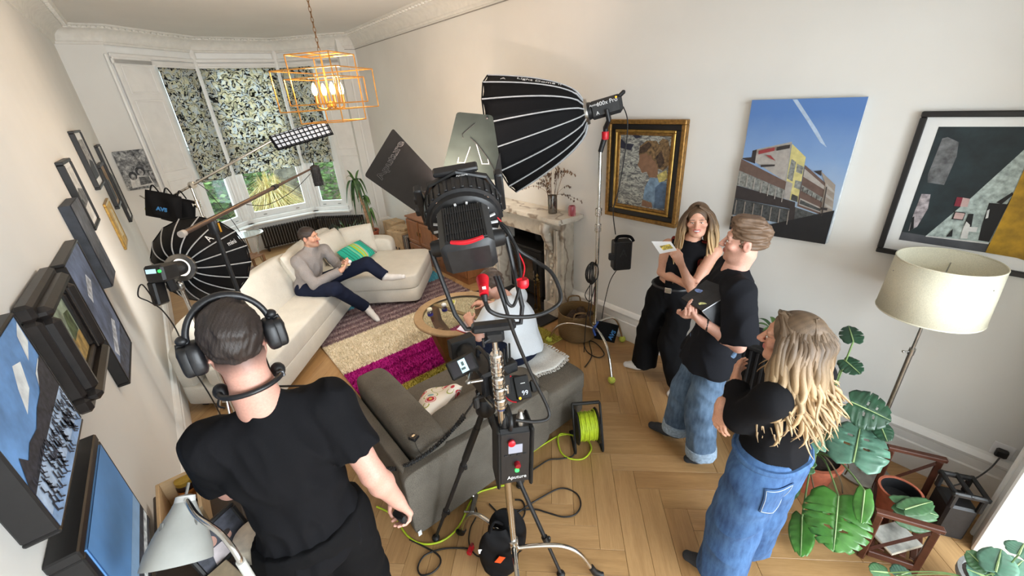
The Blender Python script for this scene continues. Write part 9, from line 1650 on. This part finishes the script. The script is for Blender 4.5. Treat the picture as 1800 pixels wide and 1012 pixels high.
# ---- A-frame wooden plant stand with an empty pot
rose = wood('dark_redwood', (66, 34, 24), (96, 54, 38), (1, 1, 5), 5, 0.4); s1_, s2_ = Vector((2.27, -0.05, 0)), Vector((2.36, -0.25, 0)); ld = Vector((0.56, 0.06, 0))
t = thing('plant_stand', 'dark wooden A-frame plant stand beside the monstera pot', 'plant stand', (s1_+s2_)/2+ld/2)
for off in (Vector((0, 0, 0)), ld):
 a_, b_ = s1_+off, s2_+off; inw = ld.normalized()*(0.10 if off.length == 0 else -0.10)
 for p in (a_, b_): q = p+inw*0.0; MB().box((q+Vector((0, 0, 0.17))), (0.03, 0.03, 0.34), None, 0.004).build('leg', rose, t)
 m_ = (a_+b_)/2; L_ = (b_-a_).length; RZ = Matrix.Rotation(math.atan2((b_-a_).y, (b_-a_).x), 3, 'Z')
 MB().box(m_+Vector((0, 0, 0.352)), (L_+0.05, 0.035, 0.024), RZ, 0.004).build('top_rail', rose, t); MB().box(m_+Vector((0, 0, 0.05)), (L_-0.03, 0.025, 0.04), RZ, 0.004).build('lower_rail', rose, t)
 MB().cyl(a_+Vector((0, 0, 0.05)), b_+Vector((0, 0, 0.33)), 0.011, None, 4).build('cross_brace', rose, t)
for p in (s1_, s2_): m_ = p+ld/2; RZ = Matrix.Rotation(math.atan2(ld.y, ld.x), 3, 'Z'); MB().box(m_+Vector((0, 0, 0.06)), (ld.length, 0.025, 0.03), RZ, 0.004).build('side_rail', rose, t)
for k in range(5): p = s1_.lerp(s2_, (k+0.5)/5)+ld/2; MB().box(p+Vector((0, 0, 0.082)), (ld.length-0.02, 0.028, 0.012), Matrix.Rotation(math.atan2(ld.y, ld.x), 3, 'Z'), 0.003).build('shelf_slat', rose, t)
pp_ = Vector((2.62, -0.09, 0.09)); t = thing('plant_pot', 'terracotta pot with a black liner on the dark wooden stand', 'pot', pp_); MB().lathe([(0.07, 0), (0.095, 0.15), (0.10, 0.15), (0.10, 0.17), (0.088, 0.17), (0.086, 0.15)], pp_, n=28, caps=False).build('pot_wall', terra, t, 40); MB().lathe([(0.086, 0.165), (0.08, 0.10), (0.0, 0.09)], pp_, n=24, caps=False).build('liner', black_plastic, t, 40); text('ITO', 0.022, pp_+Vector((-0.02, 0.0, 0.101)), (0.8, -0.6, 0), (0.6, 0.8, 0), MATS['white_print'], t)
t = thing('magazine', 'folded pale magazine on the shelf of the wooden plant stand', 'magazine', Vector((2.42, -0.13, 0.09))); MB().box((2.42, -0.14, 0.105), (0.20, 0.14, 0.012), Matrix.Rotation(-0.5, 3, 'Z') @ Matrix.Rotation(0.1, 3, 'X'), 0.002).build('pages', pm('paper_cream', (214, 206, 190), 0.8), t); MB().box((2.42, -0.14, 0.1125), (0.19, 0.13, 0.002), Matrix.Rotation(-0.5, 3, 'Z') @ Matrix.Rotation(0.1, 3, 'X')).build('cover', pm('paper_cover', (186, 186, 180), 0.6, 0, 0.2, 12), t)
gp_ = Vector((2.50, -0.28, 0.0)); t = thing('potted_plant', 'floppy green leaved plant standing at the end of the wooden stand', 'plant', Vector((2.56, -0.17, 0.09)))
for (b, tp2, z, w) in [((1575, 885), (1650, 905), 0.28, 0.13), ((1580, 910), (1640, 925), 0.22, 0.11), ((1590, 895), (1640, 880), 0.30, 0.10)]: p0 = fl(b[0], b[1], z); mleaf(p0, fl(tp2[0], tp2[1], z-0.02), upc(p0), w, mon[3], t, 0, False); MB().tube(spline([Vector((2.56, -0.17, 0.09)), (Vector((2.56, -0.17, 0.2))+p0)/2, p0], 5), 0.004, 5).build('petiole', stem_m, t, 60)
# ---- black lantern-shaped box with its cable and plug
lp = Vector((2.80, -0.30, 0)); t = thing('slotted_box', 'black upright box with a slotted handle top by the corner socket', 'box', lp, 0.5); RL = Matrix.Rotation(0.5, 3, 'Z')
MB().box(lp+Vector((0, 0, 0.12)), (0.15, 0.13, 0.24), RL, 0.012).build('box_body', black_plastic, t)
for sx_ in (-1, 1):
 for sy_ in (-1, 1): MB().box(lp+RL @ Vector((sx_*0.070, sy_*0.058, 0.28)), (0.024, 0.022, 0.10), RL, 0.005).build('handle_post', black_plastic, t)
for sx_ in (-1, 1): MB().box(lp+RL @ Vector((sx_*0.072, 0, 0.33)), (0.026, 0.16, 0.03), RL, 0.008).build('handle_bar', black_plastic, t)
for sy_ in (-1, 0, 1): MB().box(lp+RL @ Vector((0, sy_*0.066, 0.335)), (0.17, 0.022, 0.022), RL, 0.006).build('handle_bar', black_plastic, t)
sk_ = Vector((XR-0.036, -0.40, 0.335)); t = thing('wall_plug', 'black mains plug in the socket above the corner skirting', 'plug', sk_); MB().box((XR-0.004, -0.40, 0.385), (0.008, 0.085, 0.085), None, 0.003).build('socket_plate', white_plain, t); MB().box((XR-0.026, -0.40, 0.375), (0.036, 0.05, 0.05), None, 0.008).build('plug_body', black_plastic, t)
cable('power_cable', 'grey cable sagging from the corner socket to the black slotted box', [Vector((XR-0.045, -0.40, 0.36)), Vector((XR-0.12, -0.38, 0.31)), lp+Vector((0.14, -0.03, 0.29)), lp+RL @ Vector((0.075, 0.0, 0.24))], 0.004, pm('cable_grey', (70, 70, 70), 0.5))
# wall sockets
for nm_, lb_, p in (('wall_socket', 'white wall socket above the skirting near the sideboard', Vector((XR-0.004, 7.0, 0.55))), ('wall_socket', 'white wall socket on the right wall behind the laughing woman', Vector((XR-0.004, 1.72, 0.52)))): t = thing(nm_, lb_, 'socket', p); MB().box(p, (0.008, 0.146, 0.086), None, 0.003).build('socket_plate', white_plain, t); MB().box(p+Vector((-0.005, 0.04, 0.02)), (0.004, 0.012, 0.018), None, 0.001).build('rocker_switch', white_plain, t)
# ---- trailing plant in the back corner
cp_ = Vector((2.52, -0.56, 0)); cp_ = Vector((2.66, -0.38, 0)); cpp = fl(1745, 1012, 0.30); t = thing('corner_plant', 'bluish green round-leaved plant by the white door casing', 'plant', Vector((cpp.x+0.05, cpp.y, 0))); pot(t, Vector((cpp.x+0.06, cpp.y-0.03, 0)), 0.09, 0.12, 0.22, pm('grey_pot', (150, 150, 148), 0.6))
for (b, tp2, z, w) in [((1735, 1000), (1700, 968), 0.36, 0.09), ((1750, 1005), (1760, 965), 0.40, 0.13), ((1765, 1012), (1798, 985), 0.38, 0.13), ((1730, 1012), (1700, 1000), 0.32, 0.10), ((1790, 975), (1800, 955), 0.5, 0.10), ((1748, 1018), (1730, 985), 0.30, 0.12), ((1560, 1006), (1530, 1003), 0.10, 0.09), ((1575, 1012), (1600, 1005), 0.10, 0.10)]: p0 = fl(b[0], b[1], z); mleaf(p0, fl(tp2[0], tp2[1], z+0.02), upc(p0), w, mon[1 if w > 0.095 else 3], t, 0, False, 0.06); MB().tube(spline([Vector((cpp.x+0.06, cpp.y-0.03, 0.2)), (Vector((cpp.x+0.06, cpp.y-0.03, 0.30))+p0)/2, p0], 5), 0.003, 5).build('stem', stem_m, t, 60)
# ---- dark upright box behind the standing man
q = Vector((2.98, 0.78, 0)); t = thing('slatted_stand', 'tall black slatted stand against the right wall behind the man in jeans', 'stand', q); MB().box(q+Vector((0, 0, 0.03)), (0.30, 0.36, 0.06), None, 0.006).build('base', black_matte, t)
for x in (-0.13, 0.13):
 for y in (-0.16, 0.16): MB().box(q+Vector((x, y, 0.34)), (0.03, 0.03, 0.62), None, 0.004).build('post', black_matte, t)
for k in range(7): MB().box(q+Vector((-0.13, -0.135+k*0.045, 0.34)), (0.014, 0.018, 0.58), None, 0.003).build('slat', black_matte, t)
MB().box(q+Vector((0, 0, 0.66)), (0.32, 0.38, 0.03), None, 0.006).build('top_shelf', black_matte, t); MB().box(q+Vector((-0.115, 0, 0.34)), (0.008, 0.32, 0.60)).build('back_panel', black_matte, t)
q2 = q+Vector((0, 0, 0.675)); t = thing('potted_plant', 'small green leafy plant on the black stand behind the man in jeans', 'plant', q2); pot(t, q2, 0.05, 0.065, 0.10, pm('dark_pot', (46, 46, 48), 0.5))
for k in range(9): a = k*0.7; p0 = q2+Vector((0.02*math.cos(a), 0.02*math.sin(a), 0.09)); mb = MB(); strap(mb, p0, (math.cos(a), math.sin(a), 1), 0.2, 0.035, 0.6, 0.6); mb.build('leaf', gr[k % 3], t, 60)
